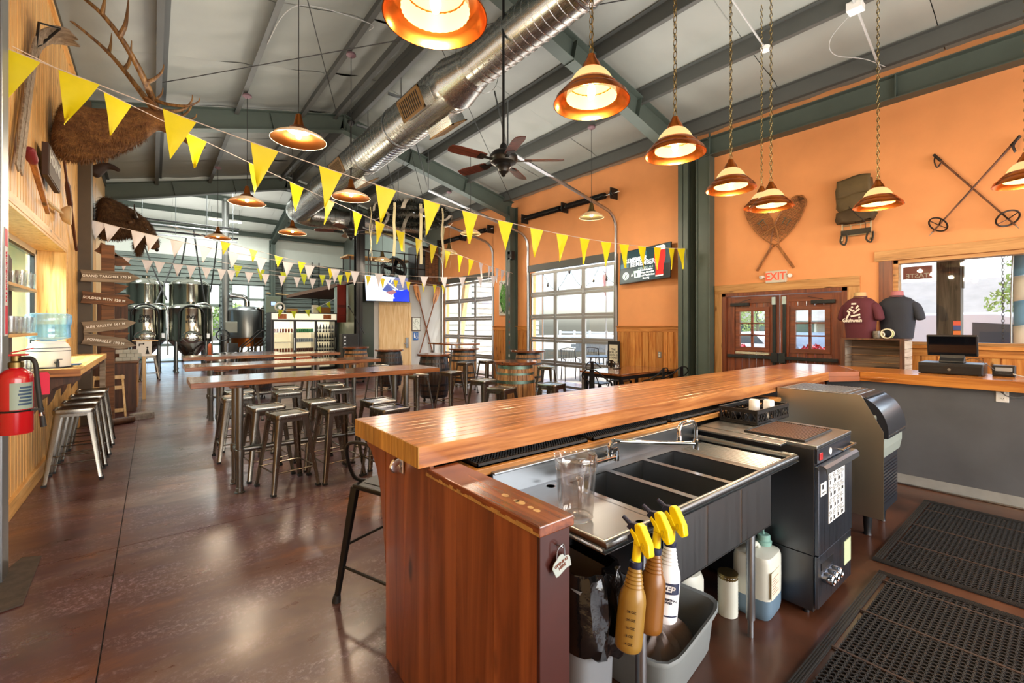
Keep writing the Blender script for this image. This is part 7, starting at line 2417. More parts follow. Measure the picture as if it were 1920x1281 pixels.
MB((0, 0, 0), mx).lathe([(0.052, 0.002), (0.062, 0.002)], 28, (-0.47, -0.19, 0)).prism([(-0.49, -0.22), (-0.46, -0.23), (-0.445, -0.17), (-0.48, -0.15)], 'z', 0.0016, 0.002).build('logo_mark', sm, t, False)
MB((0, 0, 0), mx).prism([(-0.235, -0.26), (-0.085, -0.26), (-0.06, -0.11), (-0.26, -0.11)], 'z', 0.001, 0.0016).build('badge', scr('screen_mint', '#bfe0d2', 1.0), t, False)
MB((0, 0, 0), mx).prism([(-0.20, -0.24), (-0.17, -0.24), (-0.165, -0.19), (-0.155, -0.15), (-0.18, -0.165), (-0.205, -0.15), (-0.2, -0.19)], 'z', 0.0017, 0.0021).build('badge_mark', sm, t, False)
gl = [(0.295, -0.28), (0.475, -0.28), (0.47, -0.2), (0.485, -0.06), (0.52, 0.08), (0.51, 0.22), (0.50, 0.235), (0.27, 0.235), (0.26, 0.22), (0.25, 0.08), (0.285, -0.06), (0.30, -0.2)]
MB((0, 0, 0), mx).prism(gl, 'z', 0.001, 0.0018).build('beer', scr('screen_red', '#f5110c', 1.2), t, False)
MB((0, 0, 0), mx).prism([(0.26, 0.235), (0.51, 0.235), (0.515, 0.30), (0.47, 0.33), (0.30, 0.33), (0.255, 0.30)], 'z', 0.001, 0.0022).prism([(0.295, -0.30), (0.475, -0.30), (0.475, -0.275), (0.295, -0.275)], 'z', 0.001, 0.0022).build('foam', scr('screen_foam', '#e5e3d0', 1.0), t, False)
MB((0, 0, 0), mx).prism([(0.275, 0.06), (0.295, 0.06), (0.315, -0.06), (0.30, -0.09), (0.29, -0.04)], 'z', 0.0019, 0.0024).build('glint', scr('screen_pink', '#ffb0a0', 1.1), t, False)
MB().bar((0.03, 0, 0), (0.12, 0, 0), 0.2, 0.2).build('wall_arm', 'blackmetal', t, False)
# hop canvas
t = thing('hop_painting', 'canvas painted with a green hop cone and dark scrolls', 'painting', (8.075, 10.42, 2.41))
MB().box(-0.01, 0.02, -0.34, 0.34, -0.51, 0.51).build('canvas', plain('grey_white_canvas', '#cfcfc6', 0.7), t, False)
lf = [plain('hop_green_%d' % i, c, 0.7) for i, c in enumerate(('#4f8a3a', '#6da551', '#3c6f2e'))]
bracts = MB().prism([(-0.055, 0.03), (-0.05, -0.03), (0.0, -0.10), (0.05, -0.03), (0.055, 0.03), (0.0, 0.05)], 'x', -0.003, 0.0).mesh('bract', False)
k = 0
for i in range(11):
 z = 0.36 - i * 0.072
 w_ = 0.24 * math.sin(PI * min(1, (i + 1.2) / 12.2)) ** 0.7
 n = max(2, int(w_ / 0.045))
 for j in range(n):
  y = 0.02 + (-w_ + 2 * w_ * j / (n - 1)) * 0.95
  me = bracts if k == 0 else bracts.copy()
  me.materials.append(lf[(i + j) % 3])
  link('bract', me, None, t, loc=(-0.0105 - 0.0012 * (11 - i) / 3, y, z), label=None)
  k += 1
b = MB()
for (y, z, r_, a0, a1) in ((0.24, 0.40, 0.08, 0, 4.6), (0.27, 0.02, 0.055, 1, 5.4), (0.25, -0.36, 0.08, 2, 6.6), (0.12, -0.43, 0.07, 0, 4), (-0.25, -0.38, 0.06, 1, 5.5), (-0.26, 0.36, 0.06, 3, 7.6), (0.05, 0.45, 0.06, 2.5, 6), (0.27, -0.17, 0.05, 0.5, 5)):
 pts = [(-0.012, y + r_ * (1 - 0.4 * i / 14) * math.cos(a0 + (a1 - a0) * i / 14), z + r_ * (1 - 0.4 * i / 14) * math.sin(a0 + (a1 - a0) * i / 14)) for i in range(15)]
 b.tube(pts, [0.016 * math.sin(PI * (i + 1) / 16) + 0.003 for i in range(15)], 5, flat=0.3)
b.build('scroll', 'ink', t)['kind'] = 'stuff'
# letter board by the roll-up door
t = thing('letter_board', 'black framed letter board saying the roll-up door is locked', 'sign', (8.03, 6.45, 0.97))
MB().box(-0.012, 0.012, -0.16, 0.16, -0.28, 0.28).build('frame', 'black', t, False, 0.004)
MB().box(-0.015, -0.011, -0.115, 0.115, -0.21, 0.20).build('board', plain('cream_letter_board', '#d8cfb8', 0.6), t, False)
text('THIS\nROLL-UP\nDOOR IS\nLOCKED', 0.062, frame((-0.0158, 0, 0), (0, -1, 0), (0, 0, 1)), 'ink', t, bold=0.001, sx=0.9)
MB().box(0.0, 0.012, -0.02, 0.02, -0.97, -0.28).box(-0.12, 0.05, -0.14, 0.14, -0.97, -0.955).build('stand', 'blackmetal', t, False)
for y, z, lb in ((5.32, 1.0, 'steel outlet plate with a plug on the knotty pine wainscot'), (10.24, 0.78, 'steel outlet plate on the wainscot beneath the hop painting')):
 t = thing('power_outlet', lb, 'outlet', (XR - 0.019, y, z))
 MB().box(-0.008, 0, -0.04, 0.04, -0.06, 0.06).build('plate', 'galv', t, False, 0.003)
 MB().box(-0.012, -0.007, -0.018, 0.018, -0.04, -0.01).box(-0.012, -0.007, -0.018, 0.018, 0.01, 0.04).build('socket', 'white', t, False)
t = thing('wall_speaker', 'small black speaker box high on the middle column', 'speaker', (7.88, 9.93, 3.57))
MB().box(-0.08, 0.05, -0.09, 0.09, -0.12, 0.12).build('box', 'black', t, False, 0.01)
MB().cyl((-0.081, 0, -0.02), (-0.084, 0, -0.02), 0.06, 16).build('cone', 'rubber', t)
t = MB()
b = MB((7.85, 10.1, 0))
t = thing('sticker_strip', 'strip of small coloured stickers down the middle column', 'sticker', (7.80, 9.93, 1.5))
for i in range(16):
 z = -0.9 + i * 0.12
 MB().box(-0.003, 0.0, -0.03 + 0.01 * (i % 3), 0.02 + 0.01 * (i % 2), z, z + 0.06 + 0.02 * (i % 3)).build('sticker', plain('sticker_%d' % (i % 5), ('#222a2a', '#b9bdb8', '#6c4a3a', '#31506a', '#8a2a2a')[i % 5], 0.5), t, False)

# retail crates and shirts by the exit
t = thing('crate_shelf', 'open barn wood crate shelf with plank back standing by the exit doors', 'crate', (7.2, 1.66, 0))
o3 = (7.2, 1.66, 0)
y0, y1 = 1.33, 1.985
for (za, zb2) in ((0.0, 0.96), (0.965, 1.425)):
 MB(o3).box(7.2, 7.62, y0, y1, zb2 - 0.022, zb2).build('top_board', 'crate_frame', t, False, 0.002)
 MB(o3).box(7.2, 7.62, y0, y1, za + 0.0, za + 0.022).build('bottom_board', 'crate_frame', t, False, 0.002)
 for ya, yb in ((y0, y0 + 0.045), (y1 - 0.045, y1)):
  MB(o3).box(7.198, 7.225, ya, yb, za + 0.0, zb2 - 0.001).build('front_stile', 'crate_frame', t, False, 0.002)
 n = 6 if zb2 < 1 else 4
 for i in range(n):
  a = za + 0.024 + (zb2 - za - 0.046) * i / n
  c = za + 0.024 + (zb2 - za - 0.046) * (i + 1) / n - 0.006
  MB(o3).box(7.226, 7.62, y0 + 0.0, y0 + 0.016, a, c).build('slat', wood('pale_slat', '#b3a08a', '#d6c8b4', 'x', 0.6, 0.1) if i == 0 and za < 0.5 else bpy.data.materials['pale_slat'], t, False)
  MB(o3).box(7.226, 7.62, y1 - 0.016, y1, a, c).build('slat', bpy.data.materials['pale_slat'], t, False)
  MB(o3).box(7.60, 7.618, y0 + 0.02, y1 - 0.02, a, c).build('slat', 'crate', t, False)
for y in (1.46, 1.86):
 MB(o3).box(7.19, 7.2, y - 0.05, y + 0.05, 0.93, 0.985).build('hinge', 'brass', t, False, 0.002)
t = thing('folded_shirts', 'dark folded shirts lying inside the crate shelf', 'shirt', (7.38, 1.50, 0.99))
for i in range(2):
 MB().box(-0.13, 0.13, -0.14 + 0.01 * i, 0.17, 0.03 * i, 0.03 * i + 0.027).build('fold', plain('charcoal_cloth', '#22201f', 0.85), t, True, 0.012)
def torso(loc, mt, label, neckm, rz):
 t = thing('shirt_form', label, 'mannequin', loc, rz)
 b = MB()
 prof = [(0.86, 0.0), (0.9, 0.08), (0.96, 0.2), (1.03, 0.32), (1.05, 0.40), (0.98, 0.46), (0.72, 0.51), (0.38, 0.535), (0.34, 0.54)]
 def fold(q, i, j):
  a = j / 36 * 2 * PI
  return V(q.x * (1 + 0.02 * math.sin(6 * a + i)), q.y * (1 + 0.015 * math.sin(7 * a + 2 * i)), q.z)
 superlathe(b, prof, 36, 0.115, 0.185, p=2.6, fn=fold)
 b.build('shirt', mt, t)
 for s_ in (-1, 1):
  me = skin([V(0, s_ * 0.15, 0.455), V(0, s_ * 0.205, 0.39), V(0, s_ * 0.235, 0.27), V(0, s_ * 0.245, 0.225)], [(0.07, 0.05), (0.066, 0.052), (0.06, 0.052), (0.058, 0.05)])
  link('sleeve', me, mt, t)
 MB().lathe([(0.075, 0.53), (0.065, 0.56), (0.062, 0.60), (0.05, 0.605), (0, 0.605)], 20).build('neck', neckm, t)
 MB().ring((0, 0, 0.54), 0.07, 0.008, 'z', 24, 6).build('collar', mt, t)
 return t
M['maroon'] = plain('maroon_cotton', '#54202b', 0.85, bmp=0.2, scale=40)
M['navycotton'] = plain('charcoal_navy_cotton', '#2b2e38', 0.85, bmp=0.2, scale=40)
t = torso((7.32, 1.80, 1.426), M['maroon'], 'maroon T-shirt with white print on a form, on the crate shelf', plain('tan_form', '#b89a6a', 0.6), -0.35)
wp = plain('white_shirt_print', '#e6dcd2', 0.7)
f0 = frame((-0.128, 0.0, 0.33), (0, -1, 0), (0.08, 0, 1))
text('Gluhwein', 0.068, f0 @ Matrix.Translation((-0.01, -0.10, 0.002)), wp, t, bold=0.002, sx=0.95)
b = MB((0, 0, 0), f0)
r = random.Random(12)
for (x, y, L, a) in ((0.03, -0.035, 0.12, 0.2), (-0.06, -0.03, 0.05, 1.0), (0.05, 0.03, 0.07, 0.7), (-0.03, 0.04, 0.06, -0.6), (-0.06, 0.015, 0.05, -0.7), (0.045, 0.075, 0.05, 0.9), (-0.0, 0.12, 0.06, 0.0)):
 d = V(math.cos(a), math.sin(a), 0) * L / 2
 b.bar(V(x, y, 0.003) - d, V(x, y, 0.003) + d, 0.022, 0.003, (0, 0, 1))
for (x, y) in ((0.0, 0.03), (-0.02, 0.075), (-0.075, -0.06), (0.08, -0.06), (0.01, 0.0)):
 b.lathe([(0.0, 0.0045), (0.013, 0.0045), (0.013, 0.0)], 10, (x, y, 0))
b.build('print', wp, t, False)['kind'] = 'stuff'
t = torso((7.47, 1.45, 1.426), M['navycotton'], 'charcoal navy T-shirt on a form at the window side of the crate shelf', plain('rosy_form', '#a8646a', 0.6), -0.2)
t = thing('mug', 'grey white patterned mug on the crate shelf before the maroon shirt', 'mug', (7.22, 1.60, 1.426))
MB().lathe([(0.0, 0.0), (0.036, 0.0), (0.042, 0.02), (0.044, 0.08), (0.041, 0.095), (0.037, 0.095), (0.037, 0.02), (0, 0.02)], 22).build('mug_body', plain('mottled_mug', '#6a6258', 0.3, var=0.6, scale=40), t)
MB().tube(catmull([(-0.0, -0.042, 0.075), (0.0, -0.072, 0.065), (0.0, -0.07, 0.03), (0, -0.042, 0.02)], 4), 0.006, 8).build('handle', 'white', t)
t = thing('paper_roll', 'cream roll of printed paper lying on the crate shelf', 'roll', (7.24, 1.50, 1.426))
MB().lathe([(0.062, -0.05), (0.062, 0.05), (0.052, 0.05), (0.052, -0.05), (0.062, -0.05)], 28, (0, 0.0, 0.062), Matrix(((0, 0, 1), (1, 0, 0), (0, 1, 0))) @ Matrix.Rotation(0.0, 3, 'X')).build('roll', plain('cream_paper', '#e2d6b8', 0.6), t)
MB().lathe([(0.0625, -0.05), (0.0628, 0.0)], 10, (0, 0, 0.062), Matrix(((0, 0, 1), (1, 0, 0), (0, 1, 0))), 2.6, 4.2).build('printed_patch', plain('lime_print', '#8aa53a', 0.6), t)

# point of sale screen, drawer, charger box on the return counter
t = thing('cash_drawer', 'black steel cash drawer on the bar return', 'cash drawer', (6.28, 0.79, BT))
MB().box(-0.17, 0.17, -0.23, 0.23, 0.006, 0.112).build('case', 'black', t, False, 0.004)
MB().box(-0.174, -0.169, -0.222, 0.222, 0.015, 0.085).build('drawer_front', 'blackmetal', t, False, 0.003)
MB().cyl((-0.174, 0, 0.05), (-0.181, 0, 0.05), 0.013, 14).build('lock', 'chrome', t)
MB().box(-0.1755, -0.173, -0.16, -0.05, 0.048, 0.054).box(-0.1755, -0.173, 0.05, 0.16, 0.048, 0.054).build('slot', 'ink', t, False)
for y in (-0.2, 0.2):
 for x in (-0.14, 0.14):
  MB().cyl((x, y, 0), (x, y, 0.008), 0.014, 8).build('foot', 'rubber', t)
t = thing('register_screen', 'black point of sale screen standing on the cash drawer', 'monitor', (6.28, 0.79, BT + 0.113))
mx = Matrix.Translation((-0.03, 0, 0.17)) @ Matrix.Rotation(-0.28, 4, 'Y')
MB((0, 0, 0), mx).box(-0.012, 0.018, -0.185, 0.185, -0.11, 0.11).build('panel', 'black', t, False, 0.01)
MB((0, 0, 0), mx).box(-0.0135, -0.012, -0.17, 0.17, -0.095, 0.095).build('screen', plain('dark_screen', '#0b0d12', 0.08), t, False)
MB().prism([(-0.07, 0.0), (0.10, 0.0), (0.10, 0.012), (0.05, 0.03), (0.04, 0.18), (0.0, 0.18), (-0.02, 0.05), (-0.07, 0.014)], 'y', -0.09, 0.09).build('stand', 'black', t, False, 0.005)
t = thing('charger_box', 'small black box with grey cables beside the cash drawer', 'box', (6.32, 0.44, BT))
MB().box(-0.05, 0.05, -0.075, 0.075, 0.0, 0.105).build('case', 'black', t, False, 0.008)
MB().box(-0.056, -0.05, -0.055, 0.055, 0.05, 0.085).build('connector', plain('grey_plastic', '#8e9090', 0.4), t, False, 0.006)
pts = [(-0.06, -0.05 + 0.1 * (k % 2) + 0.01 * math.sin(k), 0.02 + 0.012 * (k % 3)) for k in range(9)]
MB().tube(catmull(pts, 5), 0.005, 6).build('cable_tangle', 'ink', t)
MB().tube(catmull([(-0.05, 0.06, 0.06), (-0.08, 0.12, 0.12), (-0.02, 0.2, 0.16), (0.06, 0.28, 0.13)], 5), 0.003, 5).build('cable', 'cable', t)
MB().tube(catmull([(-0.06, -0.06, 0.03), (-0.09, -0.15, 0.01), (-0.06, -0.3, 0.006), (-0.05, -0.6, 0.006)], 5), 0.005, 6).build('lead', plain('pale_grey_lead', '#b9b9b4', 0.5), t)

# ---------------------------------------------------------------- far end: restroom wall, loft, cooler, tanks
t = thing('television', 'flat television with a blue picture hung before the restroom wall', 'television', (5.93, 13.9, 2.79))
mx = frame((0, 0, 0), (1, 0.06, 0.01), (0, 0.12, 1))
MB((0, 0, 0), mx).box(-0.77, 0.77, -0.42, 0.42, -0.05, 0.0).build('bezel', 'black', t, False, 0.006)
def poly(name, pts, z, m, bx):
 return MB((0, 0, 0), mx).prism(pts, 'z', z, z + 0.0008).build(name, m, t, False)
poly('screen', [(-0.75, -0.40), (0.75, -0.40), (0.75, 0.40), (-0.75, 0.40)], 0.0005, scr('tv_pale_blue', '#a9c4f0', 1.1), 0)
for nm, pts, c, z in (('image_patch', [(0.15, -0.4), (0.75, -0.4), (0.75, 0.05), (0.45, -0.05), (0.3, 0.0), (0.2, -0.1)], '#1433c8', 0.0014),
                      ('image_patch', [(0.0, 0.05), (0.3, 0.40), (0.75, 0.40), (0.75, 0.02), (0.42, -0.03)], '#5a6488', 0.0015),
                      ('image_patch', [(-0.2, -0.05), (0.05, 0.25), (0.15, 0.36), (0.06, 0.1), (0.2, -0.05), (0.1, -0.14)], '#3a4a86', 0.0018),
                      ('image_patch', [(-0.1, -0.12), (0.2, -0.02), (0.3, -0.10), (0.1, -0.2)], '#8a6068', 0.0022),
                      ('image_patch', [(-0.45, -0.4), (0.15, -0.4), (0.1, -0.2), (-0.1, -0.13), (-0.4, -0.3)], '#dfe6ee', 0.0016),
                      ('image_stripe', [(-0.4, 0.05), (0.22, -0.28), (0.2, -0.32), (-0.42, 0.01)], '#f4f8ff', 0.0024),
                      ('image_stripe', [(-0.2, 0.38), (0.36, 0.0), (0.33, -0.03), (-0.23, 0.35)], '#e8f0ff', 0.0024)):
 poly(nm, pts, z, scr('tv_' + c[1:], c, 1.0), 0)
MB().box(-0.1, 0.1, 0.02, 0.28, -0.1, 0.1).build('wall_arm', 'blackmetal', t, False)
def paddle(top, bot, label, y):
 top, bot = V(top[0], y, top[1]), V(bot[0], y, bot[1])
 d = (bot - top).normalized()
 a = d.cross(V(0, 1, 0)).normalized()
 t = thing('oar', label, 'oar', (top + bot) / 2, 0, 'crossed oars')
 o = (top + bot) / 2
 MB(o).tube([top + d * 0.3, bot], 0.022, 8).build('shaft', plain('brown_oar_wood', '#7a4522', 0.5), t)
 pts = []
 for s, w in ((0.0, 0.05), (0.03, 0.085), (0.3, 0.10), (0.5, 0.075), (0.62, 0.022)):
  pts.append((s, w))
 out = [top + d * s + a * w for s, w in pts] + [top + d * s - a * w for s, w in pts[::-1]]
 n = len(out)
 b = MB(o)
 e = V(0, 0.008, 0)
 b.add([p - e for p in out] + [p + e for p in out], [tuple(range(n)), tuple(range(2 * n - 1, n - 1, -1))] + [(i, (i + 1) % n, n + (i + 1) % n, n + i) for i in range(n)])
 b.build('blade', wood('oar_blade_wood', '#b8723c', '#d69a60', 'z', 0.45, 0, knots=False), t, False)
 MB(o).tube([bot - d * 0.12, bot], 0.03, 8).build('grip', plain('dark_grip', '#3a2416', 0.5), t)
paddle((7.02, 3.02), (7.70, 0.62), 'wooden oar crossed on the grey wall, blade by the television', 14.16)
paddle((7.90, 2.96), (7.13, 0.55), 'wooden oar crossed on the grey wall, blade by the roll-up door', 14.11)
t = thing('framed_print', 'small framed black and white print beside the plywood door', 'picture', (7.06, 14.18, 1.66))
MB().box(-0.17, 0.17, -0.02, 0.015, -0.24, 0.24).build('frame', plain('brown_frame', '#57463a', 0.5), t, False, 0.004)
MB().box(-0.14, 0.14, -0.023, -0.019, -0.21, 0.21).build('paper', plain('pale_print', '#dfe2d4', 0.6), t, False)
b = MB()
r = random.Random(6)
for k in range(26):
 x, z = r.uniform(-0.10, 0.10), r.uniform(-0.17, 0.17)
 b.bar((x, -0.0236, z), (x + r.uniform(-.04, .04), -0.0236, z + r.uniform(-.04, .04)), 0.012, 0.001, (0, 1, 0))
b.build('drawing', plain('olive_ink', '#4b5a3a', 0.6), t, False)['kind'] = 'stuff'
t = thing('restroom_plaque', 'blue accessible restroom plaque below the framed print', 'sign', (7.05, 14.185, 1.24))
MB().box(-0.10, 0.10, -0.01, 0.01, -0.14, 0.14).build('plaque', plain('sign_blue', '#2f5f9e', 0.4), t, False, 0.006)
b = MB().cyl((-0.045, -0.0105, 0.085), (-0.045, -0.013, 0.085), 0.018, 12).box(-0.065, -0.025, -0.013, -0.0105, -0.06, 0.06)
b.cyl((0.04, -0.0105, 0.085), (0.04, -0.013, 0.085), 0.016, 12).box(0.03, 0.045, -0.013, -0.0105, -0.01, 0.065).box(0.03, 0.07, -0.013, -0.0105, -0.01, 0.005)
b.build('figures', 'white', t, False)
b = MB()
for i in range(16):
 a0, a1 = 2.2 + 4.4 * i / 16, 2.2 + 4.4 * (i + 1) / 16
 b.bar((0.035 + 0.04 * math.cos(a0), -0.012, -0.04 + 0.04 * math.sin(a0)), (0.035 + 0.04 * math.cos(a1), -0.012, -0.04 + 0.04 * math.sin(a1)), 0.01, 0.002, (0, 1, 0))
b.build('wheel', 'white', t, False)
# loft railing, shelf, drum fan, cabinets
t = thing('loft_railing', 'dark steel railing along the loft edge above the restroom wall', 'railing', (6.6, 14.5, 3.1))
for i in range(8):
 MB().box(-1.5 + 0.42 * i - 0.015, -1.5 + 0.42 * i + 0.015, -0.015, 0.015, 0.0, 1.0).build('post', 'blackmetal', t, False)
for z in (0.5, 0.98):
 MB().box(-1.5, 1.5, -0.012, 0.012, z - 0.015, z + 0.015).build('rail', 'blackmetal', t, False)
t = thing('drum_fan', 'large black drum fan standing on the loft', 'fan', (6.75, 15.3, 3.101))
MB().lathe([(0.42, -0.14), (0.44, -0.14), (0.44, 0.14), (0.42, 0.14), (0.42, -0.14)], 32, (0, 0, 0.5), mxY).build('drum', 'blackmetal', t)
b = MB()
for k in range(6):
 b.ring((0, -0.14, 0.5), 0.07 + 0.065 * k, 0.006, 'y', 28, 4)
b.build('guard', 'hoop', t)['kind'] = 'stuff'
for k in range(4):
 mx2 = Matrix.Translation((0, 0, 0.5)) @ Matrix.Rotation(k * PI / 2 + 0.3, 4, 'Y') @ Matrix.Rotation(0.5, 4, 'X')
 MB((0, 0, 0), mx2).box(0.06, 0.38, -0.005, 0.005, -0.09, 0.09).build('blade', 'hoop', t, False)
MB().cyl((0, -0.05, 0.5), (0, 0.1, 0.5), 0.08, 14).box(-0.3, 0.3, -0.15, 0.15, 0.0, 0.04).box(-0.45, -0.42, -0.03, 0.03, 0.04, 0.5).box(0.42, 0.45, -0.03, 0.03, 0.04, 0.5).build('stand', 'blackmetal', t, False)
t = thing('loft_shelf', 'long raw wood shelf hung under the roof above the loft', 'shelf', (6.3, 16.0, 4.0))
MB().box(-1.1, 1.3, -0.4, 0.4, 0.0, 0.05).build('board', 'pine', t, False)
for x in (-1.0, 0.0, 1.2):
 MB().box(x - 0.015, x + 0.015, -0.38, -0.35, -0.9, 0.0).box(x - 0.015, x + 0.015, 0.35, 0.38, -0.9, 0.0).build('bracket', 'blackmetal', t, False)
t = thing('loft_cabinet', 'dark equipment cabinet at the end of the loft by the far roll-up door', 'cabinet', (7.65, 14.9, 3.101))
MB().box(-0.35, 0.35, -0.3, 0.4, 0.0, 1.35).build('body', 'blackmetal', t, False, 0.01)
MB().box(-0.3, 0.3, -0.305, -0.3, 0.1, 1.25).build('door', 'darkpanel', t, False)
t = thing('boarded_panel', 'stack of weathered boards leaning upright on the loft', 'board', (7.83, 14.44, 3.101))
for i in range(4):
 MB().box(-0.28 + i * 0.13, -0.16 + i * 0.13, -0.02, 0.0, 0, 1.25 + 0.12 * (i % 2)).build('board', 'rough_brown', t, False, 0.003)
# speaker, amplifier, microphone stand by the cold room
t = thing('floor_speaker', 'black floor speaker leaning by the cold room wall', 'speaker', (4.62, 13.75, 0))
MB().prism([(-0.22, 0), (0.2, 0), (0.2, 0.95), (-0.12, 0.95)], 'x', -0.22, 0.2).build('cabinet', 'black', t, False, 0.012)
MB().prism([(-0.2245, 0.05), (-0.2285, 0.05), (-0.135, 0.9), (-0.131, 0.9)], 'x', -0.19, 0.17).build('grille', 'rubber', t, False)
t = thing('amplifier', 'black amplifier with knobs standing on the floor speaker', 'amplifier', (4.62, 13.85, 0.951))
MB().box(-0.2, 0.28, -0.15, 0.15, 0.0, 0.40).build('case', 'black', t, False, 0.012)
MB().box(-0.06, 0.26, -0.156, -0.15, 0.04, 0.36).build('grille', 'rubber', t, False)
for k in range(3):
 MB().cyl((-0.13, -0.15, 0.1 + 0.1 * k), (-0.13, -0.16, 0.1 + 0.1 * k), 0.03, 12).build('knob', 'galv', t)
t = thing('microphone_stand', 'thin black microphone stand with boom arm in front of the cold room', 'stand', (4.82, 13.35, 0))
MB().lathe([(0, 0), (0.15, 0), (0.14, 0.02), (0.02, 0.03), (0.012, 0.05), (0.012, 1.6), (0, 1.6)], 16).build('pole', 'blackmetal', t)
MB().tube([(-0.32, 0, 2.15), (0.14, 0, 1.35)], 0.010, 8).build('boom', 'blackmetal', t)
MB().ball((-0.33, 0, 2.17), 0.035, 10, 8).cyl((-0.33, 0, 2.17), (-0.26, 0, 2.05), 0.024, 10, 0.012).build('microphone', 'black', t)
t = thing('light_switch', 'white double light switch on the sage cold room wall', 'switch', (5.055, 15.9, 1.2))
MB().box(-0.008, 0, -0.07, 0.07, -0.06, 0.06).build('plate', 'white', t, False)
MB().box(-0.012, -0.006, -0.04, -0.02, -0.02, 0.02).box(-0.012, -0.006, 0.02, 0.04, -0.02, 0.02).build('toggle', 'white', t, False)
# glass door cooler with cans and bottles
FY, FX0, FX1 = 16.0, 2.92, 4.98
t = thing('glass_cooler', 'three door glass drinks cooler with a lit header', 'cooler', (3.95, 16.3, 0))
o3 = (3.95, 16.3, 0)
M['cool_in'] = plain('cooler_interior', '#efe2c4', 0.4, emit='#ffe9c0', estr=0.24)
MB(o3).box(FX0, FX1, FY + 0.02, FY + 0.75, 0.0, 0.16).box(FX0, FX1, FY + 0.02, FY + 0.75, 1.78, 2.03).box(FX0, FX0 + 0.05, FY + 0.02, FY + 0.75, 0.16, 1.78).box(FX1 - 0.05, FX1, FY + 0.02, FY + 0.75, 0.16, 1.78).build('carcass', 'black', t, False)
MB(o3).box(FX0 + 0.05, FX1 - 0.05, FY + 0.70, FY + 0.74, 0.16, 1.78).build('back_panel', M['cool_in'], t, False)
MB(o3).box(FX0 + 0.02, FX1 - 0.02, FY, FY + 0.02, 1.80, 2.0).build('header', plain('lit_header', '#e9e6cf', 0.3, emit='#fff6d8', estr=0.28), t, False, 0.004)
for x in (3.25, 4.65):
 MB(o3).box(x - 0.13, x + 0.13, FY - 0.002, FY - 0.0005, 1.82, 1.98).build('header_mark', bpy.data.materials.get('header_orange') or plain('header_orange', '#b5662e', 0.5, var=0.4, scale=30), t, False)
dw_ = (FX1 - FX0 - 0.1) / 3
for i in range(3):
 xa, xb = FX0 + 0.05 + dw_ * i, FX0 + 0.05 + dw_ * (i + 1)
 b = MB(o3)
 for p in ((xa, xb, 0.16, 0.20), (xa, xb, 1.74, 1.78), (xa, xa + 0.04, 0.2, 1.74), (xb - 0.04, xb, 0.2, 1.74)):
  b.box(p[0], p[1], FY - 0.03, FY + 0.015, p[2], p[3])
 d = b.build('door', 'black', t, False)
 MB(o3).box(xa + 0.04, xb - 0.04, FY - 0.01, FY - 0.004, 0.2, 1.74).build('pane', 'glass', d, False)
 MB(o3).box(xb - 0.035, xb - 0.015, FY - 0.06, FY - 0.03, 0.8, 1.2).build('handle', 'galv', d, False)
 MB(o3).box(xa + 0.02, xa + 0.03, FY + 0.02, FY + 0.7, 0.16, 1.78).build('divider', 'white', t, False)
 for z in (0.42, 0.74, 1.06, 1.38):
  MB(o3).box(xa + 0.03, xb - 0.03, FY + 0.05, FY + 0.68, z - 0.01, z).build('shelf', 'white', t, False)
light('cooler_tube', 'AREA', (3.95, 16.12, 1.74), 9, (1, 0.95, 0.82), rot=(0.5, 0, 0), size=1.8, size_y=0.06)
def drink(kind, mt):
 if kind == 'can':
  t = thing('beer_can', '', 'can')
  MB().lathe([(0, 0), (0.026, 0), (0.033, 0.008), (0.033, 0.105), (0.027, 0.12), (0.0, 0.12)], 12).build('can_body', mt, t)
  MB().lathe([(0.0275, 0.12), (0.0275, 0.123), (0.0, 0.121)], 12).build('lid', 'galv', t)
 else:
  t = thing('beer_bottle', '', 'bottle')
  MB().lathe([(0, 0), (0.036, 0), (0.037, 0.01), (0.037, 0.14), (0.03, 0.18), (0.015, 0.215), (0.014, 0.26), (0, 0.262)], 12).build('glass_body', mt, t)
  MB().lathe([(0.0375, 0.05), (0.0375, 0.11)], 12).build('label_band', 'paper', t)
  MB().lathe([(0.0155, 0.255), (0.0155, 0.27), (0, 0.27)], 10).build('crown_cap', 'brass', t)
 return t
CANS = [(0, 0.42, 'can', '#a33a20', 9, 'russet can in the row on the low shelf behind the first cooler door'),
  (0, 0.74, 'can', '#7d3a22', 7, 'brown can in the row on the middle shelf behind the first cooler door'),
  (0, 1.38, 'can', '#6d2c24', 7, 'dark red can in the row on the top shelf behind the first cooler door'),
  (1, 0.42, 'can', '#d2502e', 9, 'orange can in the row on the low shelf behind the middle cooler door'),
  (1, 0.74, 'can', '#5c3a2c', 9, 'brown can in the row on the second shelf behind the middle cooler door'),
  (1, 1.06, 'can', '#8a8f94', 9, 'silver can in the row on the third shelf behind the middle cooler door'),
  (1, 1.38, 'can', '#2f7a4c', 9, 'green can in the row on the top shelf behind the middle cooler door'),
  (2, 0.42, 'bottle', '#2a211c', 7, 'dark bottle in the row on the low shelf behind the third cooler door'),
  (2, 0.74, 'bottle', '#332f33', 7, 'dark bottle in the row on the second shelf behind the third cooler door'),
  (2, 1.06, 'bottle', '#26272c', 7, 'dark bottle in the row on the third shelf behind the third cooler door'),
  (2, 1.38, 'bottle', '#3a3b40', 6, 'dark bottle in the row on the top shelf behind the third cooler door')]
